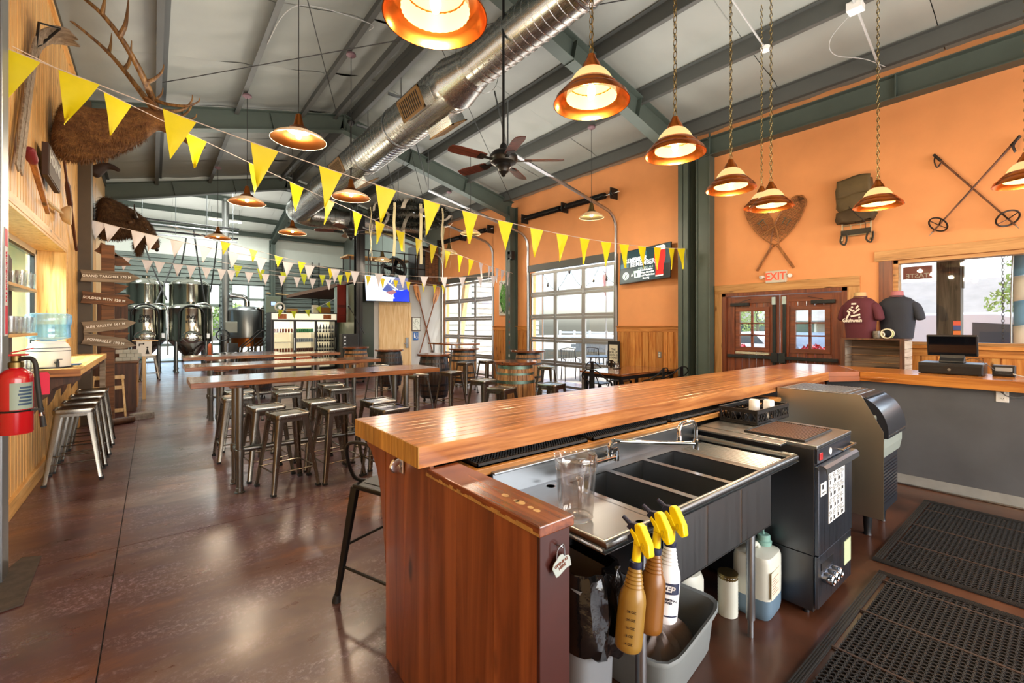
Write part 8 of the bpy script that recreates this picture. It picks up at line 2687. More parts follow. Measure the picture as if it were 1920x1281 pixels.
for di, z, kind, c, n, lb in CANS:
 first = None
 xa = FX0 + 0.05 + dw_ * di + 0.075
 for i in range(n):
  p = (xa + (dw_ - 0.15) * i / max(1, n - 1), FY + 0.10, z + 0.001)
  if first is None:
   first = drink(kind, plain('drink_' + c[1:], c, 0.3, 0.3 if kind == 'can' else 0, emit=c, estr=0.05))
   first.location = p
   first['label'] = lb
   first['group'] = lb
   o = first
  else:
   clone(first, p, 0, lb, lb)
# things on the cooler, banner, handrail
for k, (x, w, h, c, lb) in enumerate(((3.58, 0.30, 0.13, '#a07a3c', 'flat cardboard box on the cooler next to the white hose reel'), (4.30, 0.16, 0.27, '#dcd5c4', 'upright white carton on top of the glass cooler'), (4.62, 0.34, 0.2, '#8a5a2c', 'brown cardboard box on the cooler beside the red banner'))):
 t = thing('cardboard_box', lb, 'box', (x, 16.2, 2.031))
 MB().box(-w / 2, w / 2, -0.12, 0.12, 0, h).build('carton', plain('card_%d' % k, c, 0.8), t, False, 0.003)
 MB().box(-w / 2 - 0.001, w / 2 + 0.001, -0.02, 0.02, h, h + 0.001).build('tape', 'label_cream', t, False)
t = thing('hose_reel', 'white hose coiled on a reel on top of the glass cooler', 'reel', (3.22, 16.2, 2.031))
MB().ring((0, 0, 0.17), 0.14, 0.025, 'y', 28, 8).build('coil', 'white', t)
MB().cyl((0, -0.04, 0.17), (0, 0.04, 0.17), 0.06, 14).box(-0.1, 0.1, -0.06, 0.06, 0, 0.03).build('hub', 'galv', t)
t = thing('hanging_banner', 'narrow dark red cloth banner hung at the cold room corner', 'banner', (4.88, 15.2, 2.33))
MB().sheet(lambda u, v: (-0.15 + 0.3 * u, 0.012 * math.sin(u * 6), -0.62 + 1.26 * v), 8, 2).build('cloth', plain('dark_red_cloth', '#7d2419', 0.8), t, thick=0.004)
MB().cyl((-0.17, 0, 0.64), (0.17, 0, 0.64), 0.012, 8).build('rod', 'galv', t)
MB().box(-0.13, 0.13, -0.016, -0.013, -0.13, -0.04).box(-0.1, 0.1, -0.016, -0.013, -0.4, -0.38).build('printed_band', plain('faded_band', '#5b1812', 0.8), t, False)
t = thing('handrail', 'black tube handrail of the brewhouse steps', 'railing', (2.8, 18.2, 0))
for dy in (0, 0.7):
 MB().tube(catmull([(-0.45, dy, 0.0), (-0.42, dy, 0.72), (-0.1, dy, 1.05), (0.2, dy, 1.38), (0.33, dy, 1.42), (0.38, dy, 1.3), (0.38, dy, 0.4)], 4), 0.02, 8).build('rail', 'blackmetal', t)
 MB().tube([(-0.42, dy, 0.45), (0.38, dy, 1.1)], 0.016, 8).tube([(-0.0, dy, 0.0), (0.0, dy, 1.12)], 0.016, 8).build('brace', 'blackmetal', t)
for i in range(3):
 MB().box(-0.4 + 0.27 * i, -0.13 + 0.27 * i, 0, 0.7, 0.17 * i, 0.17 * i + 0.2).build('step', 'galv', t, False)
# fermenting tanks
def ferm(loc, r, z0, z1, label, cap, front=True, dome=0.16):
 t = thing('fermenting_tank', label, 'tank', loc, 0, 'fermenting tanks')
 MB().lathe([(r, z0), (r + 0.012, z0 + 0.02), (r + 0.012, z0 + 0.06), (r, z0 + 0.08), (r, z1 - 0.06), (r + 0.01, z1 - 0.04), (r + 0.01, z1 - 0.01), (r, z1)], 48).build('shell', 'tank', t)
 MB().lathe([(r, z1), (r * 0.93, z1 + dome * 0.35), (r * 0.7, z1 + dome * 0.75), (r * 0.4, z1 + dome * 0.95), (0.12, z1 + dome), (0.12, z1 + dome + 0.05), (0.16, z1 + dome + 0.06), (0.0, z1 + dome + 0.06)], 48).build('dome', 'tank', t)
 MB().lathe([(r, z0), (r * 0.55, z0 - r * 0.52), (0.09, z0 - r * 1.02), (0.06, z0 - r * 1.02), (0.06, z0 - r * 1.12), (0, z0 - r * 1.12)], 48).build('cone', 'tank', t)
 for k in range(4):
  a = PI / 4 + k * PI / 2
  x, y = (r - 0.04) * math.cos(a), (r - 0.04) * math.sin(a)
  l = MB().cyl((x, y, 0.05), (x, y, z0 + 0.05), 0.05, 14).build('leg', M['stainless_z'], t)
  MB().cyl((x, y, 0.0), (x, y, 0.06), 0.08, 14, 0.05).build('foot', 'galv', l)
 if front:
  zm = z0 + 0.15
  mxd = Matrix.Rotation(-PI / 2, 4, 'Z')
  m = MB().ring((0, -r - 0.01, zm), 0.24, 0.022, 'y', 32, 8, 1.15, 0.82).build('manway_rim', 'chrome', t)
  MB().lathe([(0.0, 0.05), (0.12, 0.045), (0.22, 0.02), (0.24, 0.0)], 32, (0, -r - 0.01, zm), Matrix(((1.15, 0, 0), (0, 0, -1), (0, 0.82, 0)))).build('manway_door', 'tank', t)
  b = MB()
  for k in range(4):
   a = k * PI / 4
   b.bar((0.16 * math.cos(a), -r - 0.09, zm + 0.14 * math.sin(a)), (-0.16 * math.cos(a), -r - 0.09, zm - 0.14 * math.sin(a)), 0.015)
  b.ring((0, -r - 0.09, zm), 0.15, 0.011, 'y', 24, 6, 1, 0.9).cyl((0, -r - 0.01, zm), (0, -r - 0.1, zm), 0.03, 10)
  b.build('hand_wheel', 'chrome', t)
  # blow-off pipe bent over the lettering
  pts = [(-0.36, -r + 0.1, zm - 0.25), (-0.36, -r * 0.93, zm + 0.3)] + arc((0, -r * 0.97, zm + 0.72), 0.36, PI, 0, 10)[0:] + [(0.36, -r * 0.93, zm + 0.3), (0.38, -r + 0.08, zm - 0.3)]
  MB().tube(catmull(pts, 2), 0.028, 10).build('blow_off_pipe', M['hoop'], t)
  MB().tube(catmull([(0.1, -r * 0.8, z1 + 0.12), (0.42, -r * 0.75, z1 + 0.16), (0.58, -r * 0.62, z1 - 0.05), (0.6, -r * 0.62, z0 + 0.2), (0.6, -r * 0.6, 0.6)], 4), 0.022, 10).build('side_pipe', 'chrome', t)
  mxf = frame((-0.02, -r - 0.006, zm + 0.66), (1, 0, 0), (0, 0, 1))
  text(cap, 0.17, mxf, 'ink', t, bold=0.006)
  text('15BBL', 0.13, mxf @ Matrix.Translation((0, -0.14, 0)), 'ink', t, bold=0.004)
  MB().box(0.42, 0.52, -r * 0.86 - 0.05, -r * 0.86 + 0.05, zm - 0.05, zm + 0.12).build('gauge', 'galv', t, False, 0.01)
  b = MB()
  d_ = z0 - r * 0.62
  yf = -r * 0.52
  for (x0_, x1_, dz0, dz1) in ((-0.1, 0.0, -0.06, 0.08), (0.0, 0.1, 0.08, -0.06), (-0.06, 0.06, 0.0, 0.0), (-0.12, 0.12, -0.07, -0.07)):
   b.bar((x0_, yf - 0.06 + dz0 * 0.6, d_ + dz0), (x1_, yf - 0.06 + dz1 * 0.6, d_ + dz1), 0.012)
  b.build('etched_mark', 'hoop', t, False)
 return t
ferm((1.02, 19.45, 0), 0.63, 1.06, 2.22, 'polished fermenting tank marked FV7 beside the bright doorway', 'FV7')
ferm((-0.22, 19.75, 0), 0.55, 1.08, 2.18, 'polished fermenting tank marked FV8 behind the arrow signpost', 'FV8')
ferm((1.10, 21.4, 0), 0.65, 1.3, 3.18, 'taller steel tank standing right behind the FV7 tank', '', False, 0.24)
ferm((-0.22, 21.7, 0), 0.57, 1.3, 3.15, 'taller steel tank standing right behind the FV8 tank', '', False, 0.24)
t = thing('brew_kettle', 'broad steel brew kettle with a flue pipe bent to the chimney', 'kettle', (3.05, 21.6, 0))
MB().lathe([(0.0, 1.1), (0.62, 1.1), (0.65, 1.13), (0.65, 2.22), (0.62, 2.27), (0.3, 2.40), (0.0, 2.42)], 48).build('shell', M['stainless_z'], t)
MB().tube([V(-0.0, 0, 2.38), V(0.0, 0, 2.58)] + arc((-0.22, 0, 2.58), 0.22, 0, PI / 2, 6)[1:] + [V(-0.62, 0, 2.86)], 0.11, 16).build('flue', 'chrome', t)
MB().cyl((0.4, -0.45, 2.30), (0.4, -0.45, 2.36), 0.16, 18).cyl((0.5, -0.5, 1.5), (0.5, -0.5, 2.45), 0.02, 8).build('hatch', 'chrome', t)
for k in range(6):
 a = k * PI / 3
 MB().cyl((0.5 * math.cos(a), 0.5 * math.sin(a), 0), (0.5 * math.cos(a), 0.5 * math.sin(a), 1.1), 0.04, 10).build('leg', 'brass', t)
MB().lathe([(0.58, 0.75), (0.58, 1.09)], 32).build('copper_skirt', 'shade_brown', t)
tag(MB().cyl((2.30, 21.7, 0.0), (2.30, 21.7, zb(21.7) + 0.05), 0.13, 20).build('chimney_pipe', M['alu']), 'tall vertical steel flue pipe rising before the bright doors', 'pipe')
t = thing('control_panel', 'pale green control cabinet with a small blue screen by the kettle', 'control panel', (3.3, 17.6, 2.33))
MB().box(-0.24, 0.24, 0, 0.18, -0.30, 0.30).build('box', plain('pale_green_enamel', '#7f968a', 0.4), t, False, 0.01)
MB().box(-0.10, 0.08, -0.006, 0.0, -0.03, 0.13).build('bezel', 'ink', t, False)
MB().box(-0.085, 0.065, -0.008, -0.005, -0.015, 0.115).build('screen', scr('panel_blue', '#a8c8ee', 1.0), t, False)
MB().cyl((0.18, -0.01, 0.05), (0.18, 0, 0.05), 0.015, 10).build('knob', 'black', t)
MB().cyl((0, 0.09, -2.33), (0, 0.09, -0.3), 0.035, 8).build('pedestal', 'blackmetal', t)
for x, y, lb in ((1.97, 18.4, 'steel keg standing before the kettle, nearest the tank'), (1.72, 17.9, 'steel keg standing before the kettle, nearer the steps')):
 t = thing('keg', lb, 'keg', (x, y, 0), 0, 'steel kegs by the kettle')
 MB().lathe([(0.0, 0.0), (0.17, 0.0), (0.18, 0.05), (0.2, 0.1), (0.2, 0.22), (0.205, 0.235), (0.2, 0.25), (0.2, 0.4), (0.205, 0.415), (0.2, 0.43), (0.2, 0.55), (0.16, 0.6), (0.06, 0.62), (0.05, 0.64), (0, 0.64)], 28).build('shell', 'galv', t)
 MB().lathe([(0.17, 0.56), (0.18, 0.56), (0.18, 0.68), (0.17, 0.68), (0.17, 0.56)], 28).build('chime', 'galv', t)
t = thing('pump_cart', 'steel filter cart with a hand wheel between the FV7 tank and the kettle', 'cart', (2.05, 19.6, 0))
MB().box(-0.28, 0.35, -0.25, 0.25, 0.55, 0.6).build('deck', 'galv', t, False)
for x in (-0.25, 0.32):
 for y in (-0.2, 0.2):
  MB().cyl((x, y, 0.0), (x, y, 0.55), 0.02, 8).build('leg', 'galv', t)
MB().ring((-0.08, -0.2, 1.25), 0.2, 0.02, 'y', 24, 6).bar((-0.28, -0.2, 1.25), (0.12, -0.2, 1.25), 0.02).bar((-0.08, -0.2, 1.05), (-0.08, -0.2, 1.45), 0.02).build('hand_wheel', 'hoop', t)
MB().cyl((-0.08, -0.18, 1.25), (-0.08, 0.1, 1.25), 0.04, 10).cyl((-0.08, 0, 0.6), (-0.08, 0, 1.3), 0.05, 12).box(0.1, 0.42, -0.1, 0.15, 0.62, 0.95).build('pump', 'blackmetal', t, False)
MB().box(0.02, 0.4, -0.05, 0.1, 1.35, 1.75).build('switch_box', plain('grey_box', '#a3a59a', 0.5), t, False, 0.01)
t = thing('orange_drum', 'orange upright gas cylinder behind the filter cart', 'cylinder', (1.62, 20.6, 0))
MB().lathe([(0, 0), (0.15, 0), (0.16, 0.05), (0.16, 0.75), (0.12, 0.88), (0.05, 0.95), (0.05, 1.0), (0, 1.0)], 20).build('tank_body', plain('orange_paint_cylinder', '#d9622c', 0.5), t)
MB().lathe([(0.06, 1.0), (0.07, 1.0), (0.07, 1.1), (0.06, 1.1)], 14).build('collar', 'galv', t)
# racks on the far siding, hanging hoses, ceiling pipes, fluorescent fixtures
t = thing('ladder_rack', 'black ladder shaped rack fixed on the far siding', 'rack', (4.9, 24.85, 1.9))
for x in (-0.2, 0.15, 1.55, 1.9):
 MB().box(x - 0.02, x + 0.02, -0.05, 0.0, 0.0, 3.0).build('rail', 'blackmetal', t, False)
for i in range(12):
 for x in (-0.2, 1.55):
  MB().box(x, x + 0.35, -0.05, -0.03, 0.1 + 0.24 * i, 0.13 + 0.24 * i).build('rung', 'blackmetal', t, False)
tag(MB().tube([(4.3, 24.6, 3.2), (7.2, 24.6, 3.05)], 0.03, 8).build('wooden_pole', 'plywood'), 'long pale wooden pole resting on the rack before the siding', 'pole')
for k, (a, c, lb) in enumerate((((-0.35, 22.6, 5.0), (0.35, 19.6, 2.5), 'black hose falling from the roof onto the FV8 tank'),
     ((0.75, 21.5, 4.6), (0.05, 19.9, 2.35), 'black hose crossing down behind the bison to the FV8 tank'),
     ((1.15, 20.2, 5.1), (1.45, 19.5, 2.35), 'black hose dropping from the ceiling pipe to the FV7 tank'),
     ((0.95, 20.6, 4.9), (0.72, 20.3, 3.4), 'black hose hanging straight between the tank pairs'),
     ((1.95, 21.0, 4.9), (1.72, 20.9, 2.9), 'black hose hanging by the tall tank at the flue pipe'))):
 a, c = V(a), V(c)
 o = MB().tube(catmull([a, a.lerp(c, 0.4) + V(0, 0, -0.08), c], 6), 0.028, 6).build('hanging_hose', 'wire')
 tag(o, lb, 'hose', 'black hoses over the tanks')
t = thing('ceiling_pipes', 'run of black and steel pipes hung under the brewery roof', 'pipe', (0.6, 19.5, 5.2))
for k, (dz, mt, r_) in enumerate(((0.0, 'blackmetal', 0.03), (-0.12, 'galv', 0.025), (-0.32, 'blackmetal', 0.035), (-0.42, 'galv', 0.03))):
 MB().tube([(-2.2, 0.15 * k, dz), (1.9, 0.15 * k, dz)], r_, 8).build('pipe_run', mt, t)
for x in (-1.8, -0.9, 0.0, 0.9, 1.7):
 MB().tube([(x, 0, -0.45), (x, 0, 1.98)], 0.012, 6).build('hanger', 'galv', t)
for x, y in ((1.55, 18.3), (5.6, 18.6), (-2.0, 21.0), (2.4, 22.6)):
 z = zb(y) - 0.45
 t = thing('fluorescent_fixture', 'white fluorescent fixture hung under the brewery roof', 'lamp', (x, y, z), 0, 'brewery fluorescent fixtures')
 MB().box(-0.6, 0.6, -0.12, 0.12, 0.0, 0.06).build('housing', 'white', t, False, 0.01)
 MB().box(-0.58, 0.58, -0.10, 0.10, -0.02, 0.0).build('diffuser', emis('tube_white', '#fbfff6', 9), t, False)
 for q in (-0.5, 0.5):
  MB().cyl((q, 0, 0.06), (q, 0, 0.55), 0.004, 5).build('hanger', 'wire', t)
 light('fluorescent_light', 'AREA', (x, y, z - 0.03), 80, (0.95, 1.0, 0.93), size=1.2, size_y=0.25)
for i, lb in enumerate(('white fluorescent fixture between the bison and the tanks, nearest', 'white fluorescent fixture over the glass cooler side', 'white fluorescent fixture farthest to the side, beyond the bison', 'white fluorescent fixture by the flue pipe at the far siding')):
 bpy.data.objects['fluorescent_fixture' + ('' if i == 0 else '.%03d' % i)]['label'] = lb

# ---------------------------------------------------------------- outdoors
M['concrete'] = plain('patio_concrete', '#a8a49a', 0.8, var=0.08, scale=1.2)
M['gravel'] = plain('asphalt', '#7d7b78', 0.9, var=0.12, scale=3)
struct(MB().box(8.32, 22, 4.5, 16, -0.10, -0.02).build('ground_patio', 'concrete', None, False))
struct(MB().box(8.32, 70, -40, 4.5, -0.12, -0.04).build('ground_lot', 'gravel', None, False))
struct(MB().box(22, 70, 4.5, 60, -0.12, -0.04).build('ground_lot', plain('pale_gravel', '#b3ab98', 0.95, var=0.1), None, False))
struct(MB().box(-30, 60, 25.2, 60, -0.12, -0.03).build('ground_yard', plain('pale_yard', '#b9b4a8', 0.95, var=0.1), None, False))
# white sided neighbour wing with a timber brace, seen through the far roll-up door
wn_ = struct(MB().box(10.8, 12.6, 16.2, 16.4, 0, 5).build('wall_wing', 'whitepaint', None, False))
M['wingwhite'] = plain('white_siding', '#b3b2ac', 0.6)
z = 0.0
while z < 4.8:
 MB().prism([(16.2, z + 0.02), (16.13, z + 0.02), (16.17, z + 0.20), (16.2, z + 0.20)], 'x', 8.4, 14.5).build('siding_plank', 'wingwhite', wn_, False)
 z += 0.235
t = thing('timber_brace', 'slanted raw timber brace outside the far roll-up door', 'brace', (9.5, 14.9, 0))
MB().bar((0, 0.55, -0.02), (0.0, -0.30, 4.2), 0.2, 0.2, (1, 0, 0)).build('beam', 'plywood', t, False, 0.01)
MB().bar((0, -0.22, 3.9), (0.9, -0.22, 4.3), 0.12, 0.12).build('strut', 'plywood', t, False)
# dark timber post, chain, banner outside the big window
t = thing('porch_post', 'wide dark weathered timber post outside the big window', 'post', (9.6, 1.24, -0.04))
MB().box(-0.13, 0.13, -0.14, 0.13, 0, 4.0).build('post', wood('dark_weathered_timber', '#3a3630', '#5c564d', 'z', 0.8, 0, bmp=0.5), t, False, 0.008)
MB().bar((0.0, -0.15, 2.2), (0.0, -0.16, 3.6), 0.02, 0.1).bar((0.14, 0, 1.0), (0.14, 0.0, 1.9), 0.02, 0.12).build('board_strip', wood('dark_weathered_timber', '#4a463f', '#6c665c', 'z', 0.8, 0, bmp=0.5), t, False)
t = thing('porch_roof', 'shallow porch roof edge above the exit wall outside', 'roof', (9.0, 0, 3.0))
MB().prism([(8.4, 3.35), (10.2, 2.95), (10.2, 3.1), (8.4, 3.5)], 'y', -6, 4.3).build('deck', 'darkwood', t, False, loc=(-9.0, 0, -3.0))
t = thing('rain_chain', 'dark iron chain hanging outside the big window', 'chain', (8.75, 0.62, 3.0))
b = MB()
for k in range(44):
 c = V(0, 0, -1.6 + k * 0.042)
 b.tube([c + (V(0.012 * math.cos(q), 0, 0.026 * math.sin(q)) if k % 2 else V(0, 0.012 * math.cos(q), 0.026 * math.sin(q))) for q in [i * PI / 4 for i in range(8)]], 0.004, 4, closed=True)
b.build('links', 'wire', t)
t = thing('window_sign', 'dark red sign hung on the outer face of the big window, lettering reversed', 'sign', (8.24, 1.385, 2.32))
MB().box(0.0, 0.004, -0.152, 0.152, -0.088, 0.088).build('plate', plain('dark_red_sign', '#6b1f1f', 0.5), t, False)
text('TASTE', 0.085, frame((-0.0012, 0, -0.045), (0, 1, 0), (0, 0, 1)), plain('grey_sign_letters', '#a59a92', 0.5), t, bold=0.001)
t = thing('window_stickers', 'small orange and blue sticker pair on the big window glass', 'sticker', (8.2095, 0.99, 1.50))
for z0, z1, c in ((-0.04, 0.02, '#d9763a'), (0.03, 0.09, '#3c4f86'), (0.09, 0.15, '#d2563a')):
 MB().box(-0.002, 0, -0.035, 0.035, z0, z1).build('sticker', plain('sticker_' + c[1:], c, 0.5), t, False)
t = thing('feather_banner', 'blue and white feather banner on a pole outside the big window', 'banner', (9.2, 0.40, -0.04))
M['bluecloth'] = plain('sky_blue_cloth', '#6fa8d8', 0.7)
for i in range(7):
 z0 = 0.6 + i * 0.34
 MB().sheet(lambda u, v, z0=z0: (0.03 * math.sin(4 * u + z0), 0.16 - 0.55 * u, z0 + 0.34 * v + 0.10 * u), 6, 3).build('cloth_stripe', 'bluecloth' if i % 2 else 'whitepaint', t, thick=0.003)
MB().tube(catmull([(0, 0.17, 0), (0, 0.17, 2.2), (0, 0.1, 2.9), (0, -0.15, 3.2)], 5), 0.012, 8).build('pole', 'galv', t)
# foliage
def leafball(b, c, r, n, s, seed, flat=0.8):
 q = random.Random(seed)
 for k in range(n):
  d = V(q.gauss(0, 1), q.gauss(0, 1), q.gauss(0, 1)).normalized() * r * q.uniform(0.5, 1.0) ** 0.5
  p = V(c) + V(d.x, d.y, d.z * flat)
  u = V(q.uniform(-1, 1), q.uniform(-1, 1), q.uniform(-1, 1)).normalized()
  w = u.cross(V(q.uniform(-1, 1), q.uniform(-1, 1), q.uniform(-1, 1))).normalized()
  b.add([p - u * s, p + w * s * 0.45, p + u * s, p - w * s * 0.45], [(0, 1, 2, 3)])
GREEN = [plain('leaf_green_%d' % i, c, 0.6, var=0.3, scale=3) for i, c in enumerate(('#6f8c3a', '#4f7034', '#3d5a2c', '#87984a'))]
def tree(loc, h, balls, g, label, n=420, s=0.09):
 t = thing('tree', label, 'tree', loc)
 MB().tube(catmull([(0, 0, 0), (0.05, 0.02, h * 0.3), (-0.03, 0.04, h * 0.6), (0.05, 0, h * 0.9)], 3), [0.10, 0.095, 0.09, 0.085, 0.08, 0.07, 0.06, 0.05, 0.04, 0.03], 8).build('trunk', 'darkwood', t)
 b = MB()
 for k, (x, y, z, r) in enumerate(balls):
  leafball(b, (x, y, z), r, int(n * r * r + 60), s, k + 3)
 b.build('foliage', GREEN[g], t, False)['kind'] = 'stuff'
tree((17.5, 0.6, -0.04), 3.4, [(0, 0, 2.6, 0.75), (-0.2, 0.5, 2.2, 0.5), (0.1, -0.5, 2.4, 0.6), (0, 0.2, 1.8, 0.4), (0, 0, 3.4, 0.6)], 3, 'young bright green tree past the chain outside the big window', 500, 0.07)
tree((26, 11.0, -0.04), 5.4, [(0, 0, 2.6, 1.3), (0, 0.9, 1.9, 1.0), (0, -0.8, 3.4, 0.9)], 3, 'yellow green tree behind the first exit door', 300, 0.10)
tree((16.2, 3.84, -0.04), 3.6, [(0, 0, 2.0, 0.6), (0, 0.2, 1.2, 0.5), (0, -0.1, 2.8, 0.5)], 1, 'slim dark green tree behind the second exit door', 500, 0.07)
tree((30, 16.3, -0.04), 7, [(0, 0, 5.0, 2.2), (0, 2.2, 4.2, 1.8), (0, -2.0, 4.0, 1.8), (0, 4.4, 3.2, 1.5)], 1, 'broad green tree beyond the patio fence', 150, 0.25)
tree((26, 18.6, -0.04), 4, [(0, 0, 2.2, 1.0), (0, 0.3, 1.3, 0.9)], 2, 'dark conifer shaped bush by the patio wall', 200, 0.14)
tree((7, 31, -0.04), 4, [(0, 0, 2.2, 1.3), (1.2, 0, 1.6, 1.0), (-3.5, 1, 2.0, 1.3)], 0, 'green tree beyond the far brewery doors', 200, 0.18)
# tall pale grasses
t = thing('pale_grasses', 'stand of tall pale ornamental grasses beyond the patio', 'grass', (20.4, 12.6, -0.04))
r = random.Random(14)
b = MB()
for k in range(900):
 x, y = r.uniform(-0.5, 0.5), r.uniform(-1.9, 1.9)
 h = r.uniform(1.0, 2.1)
 dx, dy = r.uniform(-.25, .25), r.uniform(-.35, .35)
 b.add([(x - 0.012, y, 0), (x + 0.012, y, 0), (x + dx, y + dy, h)], [(0, 1, 2)])
 b.add([(x, y - 0.012, 0), (x, y + 0.012, 0), (x + dx, y + dy, h)], [(0, 1, 2)])
b.build('blades', plain('straw', '#b59a62', 0.8), t, False)['kind'] = 'stuff'
# patio wall, fence
t = thing('block_wall', 'low pale concrete block wall at the patio edge', 'wall', (21.6, 12, -0.02))
for j in range(4):
 for i in range(18):
  y = -6.0 + i * 0.8 + 0.4 * (j % 2)
  MB().box(-0.1, 0.1, y + 0.008, y + 0.792, j * 0.22 + 0.004, j * 0.22 + 0.216).build('block', plain('pale_block', '#b8b0a2', 0.9, var=0.1) if i + j == 0 else bpy.data.materials['pale_block'], t, False)
t = thing('rail_fence', 'white rail fence beyond the grasses', 'fence', (24.4, 16.2, -0.04))
for i in range(12):
 MB().box(-0.06, 0.06, -8 + 1.5 * i, -7.88 + 1.5 * i, 0, 1.3).build('post', 'whitepaint', t, False)
for z in (0.4, 0.75, 1.1):
 MB().box(-0.03, 0.03, -8, 8.6, z, z + 0.14).build('rail', 'whitepaint', t, False)
# houses
M['roofgrey'] = plain('grey_shingle', '#7f7b76', 0.9, var=0.1, scale=2)
M['stucco'] = plain('tan_stucco', '#a39b8c', 0.9, var=0.05)
def house(loc, ly, lx, hw_, hr, label, gy=True):
 t = thing('house', label, 'house', loc)
 MB().box(0, lx, -ly / 2, ly / 2, 0, hw_).build('wall', 'stucco', t, False)
 for s_ in (-1, 1):
  MB().prism([(0 * s_ - 0.4, hw_ - 0.1), (lx / 2, hr), (lx / 2, hr + 0.15), (-0.4, hw_ + 0.05)] if s_ < 0 else [(lx + 0.4, hw_ - 0.1), (lx / 2, hr), (lx / 2, hr + 0.15), (lx + 0.4, hw_ + 0.05)], 'y', -ly / 2 - 0.3, ly / 2 + 0.3).build('roof', 'roofgrey', t, False)
 MB().prism([(0, hw_), (lx, hw_), (lx / 2, hr)], 'y', -ly / 2 + 0.01, ly / 2 - 0.01).build('gable', 'stucco', t, False)
 for y in (-ly * 0.28, ly * 0.2):
  w = MB().box(-0.03, 0.02, y - 0.6, y + 0.6, 0.7, 1.9).build('window', 'whitepaint', t, False)
  MB().box(-0.04, -0.03, y - 0.5, y + 0.5, 0.8, 1.8).build('pane', plain('dark_window', '#39424a', 0.1), w, False)
 MB().box(-0.04, 0.02, -0.6, 0.9, 0, 1.9).build('garage_door', 'darkpanel', t, False)
 return t
house((24, 2.0, -0.04), 8, 7, 2.0, 3.5, 'grey roofed house across the lot behind the white van')
house((30, 12.0, -0.04), 7, 6, 1.9, 2.9, 'small house with a gable behind the exit doors')
house((36, 20.5, -0.04), 8, 7, 2.3, 3.6, 'tan house far beyond the patio wall')
house((40, 7, -0.04), 8, 7, 2.2, 3.4, 'tan house far beyond the pale grasses')
# vehicles
def vehicle(loc, rz, prof, w, mt, label, cat, glassp, wheels):
 t = thing('van' if cat == 'van' else 'car', label, cat, loc, rz)
 MB().prism(prof, 'y', -w / 2, w / 2).build('body', mt, t, True, 0.05, ang=50)
 for s_ in (-1, 1):
  for gp in glassp:
   MB().prism(gp, 'y', s_ * (w / 2 + 0.002) - 0.004, s_ * (w / 2 + 0.002) + 0.004).build('side_window', 'dark_glass', t, False)
 for x in wheels:
  for s_ in (-1, 1):
   wv = MB().cyl((x, s_ * (w / 2 - 0.18), 0.33), (x, s_ * (w / 2 + 0.02), 0.33), 0.33, 22).build('wheel', 'rubber', t)
   MB().cyl((x, s_ * (w / 2 + 0.02), 0.33), (x, s_ * (w / 2 + 0.03), 0.33), 0.2, 16).build('hub_cap', 'galv', wv)
 return t
M['dark_glass'] = plain('dark_car_glass', '#3b4a52', 0.08)
M['carwhite'] = plain('white_car_paint', '#e9ebec', 0.25, coat=0.5)
M['cardark'] = plain('dark_car_paint', '#23262c', 0.2, coat=0.6)
vp = [(-2.4, 0.3), (2.45, 0.3), (2.5, 0.75), (1.75, 1.0), (1.0, 1.78), (0.6, 1.9), (-2.3, 1.9), (-2.42, 1.6)]
t = vehicle((13.9, 1.3, -0.04), -PI / 2 - 0.3, vp, 1.85, 'carwhite', 'white delivery van parked outside the big window', 'van', [[(0.25, 1.1), (1.45, 1.1), (0.95, 1.65), (0.25, 1.7)]], (-1.5, 1.55))
MB().prism([(1.77, 1.04), (1.80, 1.05), (1.05, 1.76), (1.02, 1.74)], 'y', -0.78, 0.78).build('windscreen', 'dark_glass', t, False)
for s_ in (-1, 1):
 MB().box(2.44, 2.52, s_ * 0.72 - 0.14, s_ * 0.72 + 0.14, 0.62, 0.78).build('headlamp', 'white', t, False, 0.02)
cp = [(-2.1, 0.3), (2.1, 0.3), (2.15, 0.7), (1.2, 0.9), (0.6, 1.38), (-0.9, 1.42), (-1.7, 1.0), (-2.15, 0.9)]
cg = [[(-1.3, 0.95), (0.9, 0.93), (0.45, 1.30), (-0.85, 1.33)]]
vehicle((18.0, 5.7, -0.04), 0.5, cp, 1.75, 'cardark', 'dark blue car parked beyond the second exit door', 'car', cg, (-1.3, 1.35))
vehicle((19.6, 8.4, -0.04), 1.2, cp, 1.75, 'carwhite', 'pale car parked beyond the first exit door', 'car', cg, (-1.3, 1.35))
# red flowers in planters by the doors
for x, y, lb in ((9.9, 3.15, 'red flowering planter outside the second exit door'), (10.2, 4.8, 'dusky red flowering planter outside the first exit door')):
 t = thing('flower_planter', lb, 'planter', (x, y, -0.04))
 MB().lathe([(0, 0), (0.25, 0), (0.32, 0.9), (0.29, 0.9), (0.27, 0.8), (0, 0.8)], 20).build('pot', 'darkpanel', t)
 b = MB()
 leafball(b, (0, 0, 1.05), 0.30, 300, 0.05, 5, 0.7)
 b.build('flowers', plain('red_petals', '#b8283c', 0.6), t, False)['kind'] = 'stuff'
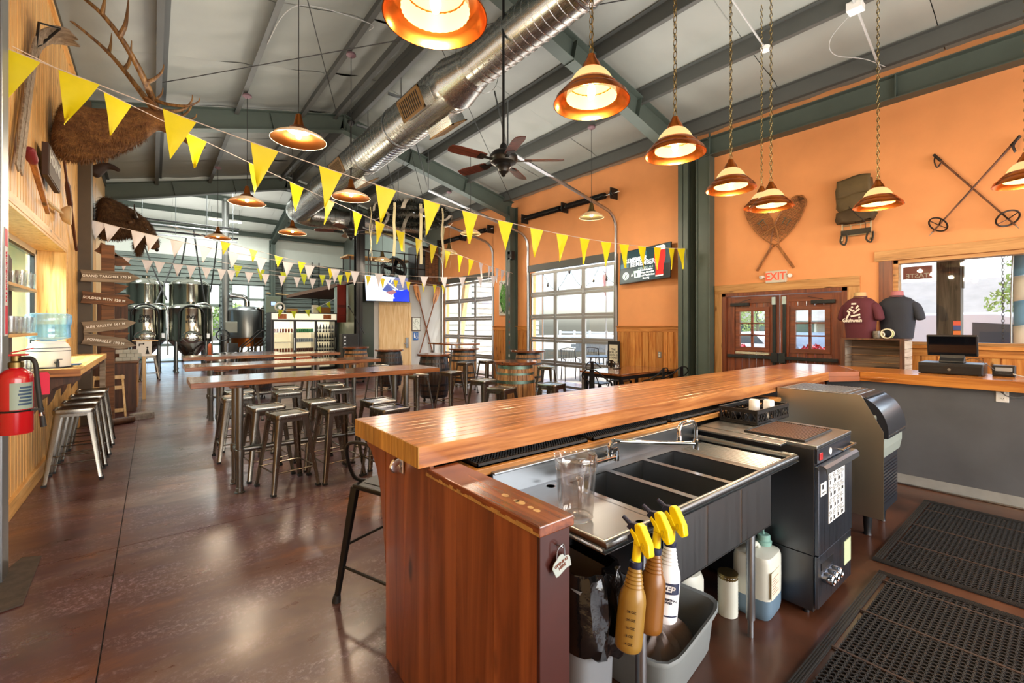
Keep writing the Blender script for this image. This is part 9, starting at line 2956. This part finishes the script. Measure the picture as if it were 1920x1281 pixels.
# patio chairs, table, string lights, flag pole
def patio_chair():
 t = thing('patio_chair', '', 'chair', (0, 0, 0), 0, 'grey metal patio chairs')
 MB().box(-0.24, 0.24, -0.22, 0.24, 0.42, 0.44).build('seat', 'hoop', t, False, 0.008)
 for x in (-0.22, 0.22):
  MB().tube([(x, 0.22, 0), (x, 0.2, 0.42), (x, 0.2, 0.64), (x * 1.05, -0.22, 0.66)], 0.014, 6).build('arm', 'hoop', t)
  MB().tube([(x, -0.28, 0.0), (x, -0.2, 0.42), (x, -0.32, 0.92)], 0.014, 6).build('rear_leg', 'hoop', t)
 b = MB()
 for k in range(9):
  x = -0.2 + 0.05 * k
  b.tube([(x, -0.205, 0.46), (x, -0.32, 0.90)], 0.006, 4)
 b.tube([(-0.22, -0.32, 0.92), (0, -0.34, 0.95), (0.22, -0.32, 0.92)], 0.014, 6)
 b.build('back_lattice', 'hoop', t)
 return t
pc = patio_chair()
for i, (x, y, rz, lb) in enumerate(((9.6, 9.3, 2.6, 'grey metal patio chair outside the near roll-up door, by the middle pane'), (9.9, 7.9, 2.2, 'grey metal patio chair outside the near roll-up door, by the letter board'), (10.9, 9.5, -1.2, 'grey metal patio chair on the far side of the patio table'))):
 if i == 0:
  pc.location, pc.rotation_euler = (x, y, -0.02), (0, 0, rz)
  pc['label'] = lb
 else:
  clone(pc, (x, y, -0.02), rz, lb, 'grey metal patio chairs')
t = thing('patio_table', 'round grey metal patio table between the patio chairs', 'table', (10.3, 8.8, -0.02))
MB().lathe([(0, 0.70), (0.55, 0.70), (0.56, 0.71), (0.56, 0.725), (0, 0.73)], 32).build('top', 'hoop', t)
for k in range(4):
 a = k * PI / 2 + 0.3
 MB().tube([(0.4 * math.cos(a), 0.4 * math.sin(a), 0), (0.25 * math.cos(a), 0.25 * math.sin(a), 0.7)], 0.016, 6).build('leg', 'hoop', t)
t = thing('string_lights', 'string of bulbs swagged between poles outside the near roll-up door', 'lights', (9.5, 8, 3.0))
pts = []
for i in range(41):
 y = -2.2 + 4.6 * i / 40
 pts.append((0, y, 0.25 - 0.55 * math.sin(PI * ((i / 40 * 4) % 1))))
MB().tube(pts, 0.008, 5).build('wire', 'wire', t)
for y in (-2.2, 2.4):
 MB().cyl((0, y, -3.0), (0, y, 0.3), 0.03, 8).build('pole', 'galv', t)
for i in range(2, 40, 4):
 p = pts[i]
 MB().lathe([(0, 0), (0.018, -0.01), (0.02, -0.05), (0.035, -0.09), (0.025, -0.13), (0, -0.14)], 10, p).build('bulb', 'hoop', t)
t = thing('flag_pole', 'thin flagpole with a furled red and white flag on the patio', 'flag', (15, 12.45, -0.02))
MB().cyl((0, 0, 0), (0, 0, 5.5), 0.03, 8).build('pole', 'galv', t)
for k in range(5):
 MB().tube([(0.0, 0.05 + 0.03 * k, 3.9 - 0.05 * k), (0.02, 0.04 + 0.025 * k, 3.4), (0.0, 0.06 + 0.02 * k, 2.9 + 0.06 * k)], 0.025, 6).build('flag_fold', 'redtag' if k % 2 == 0 else 'whitepaint', t)
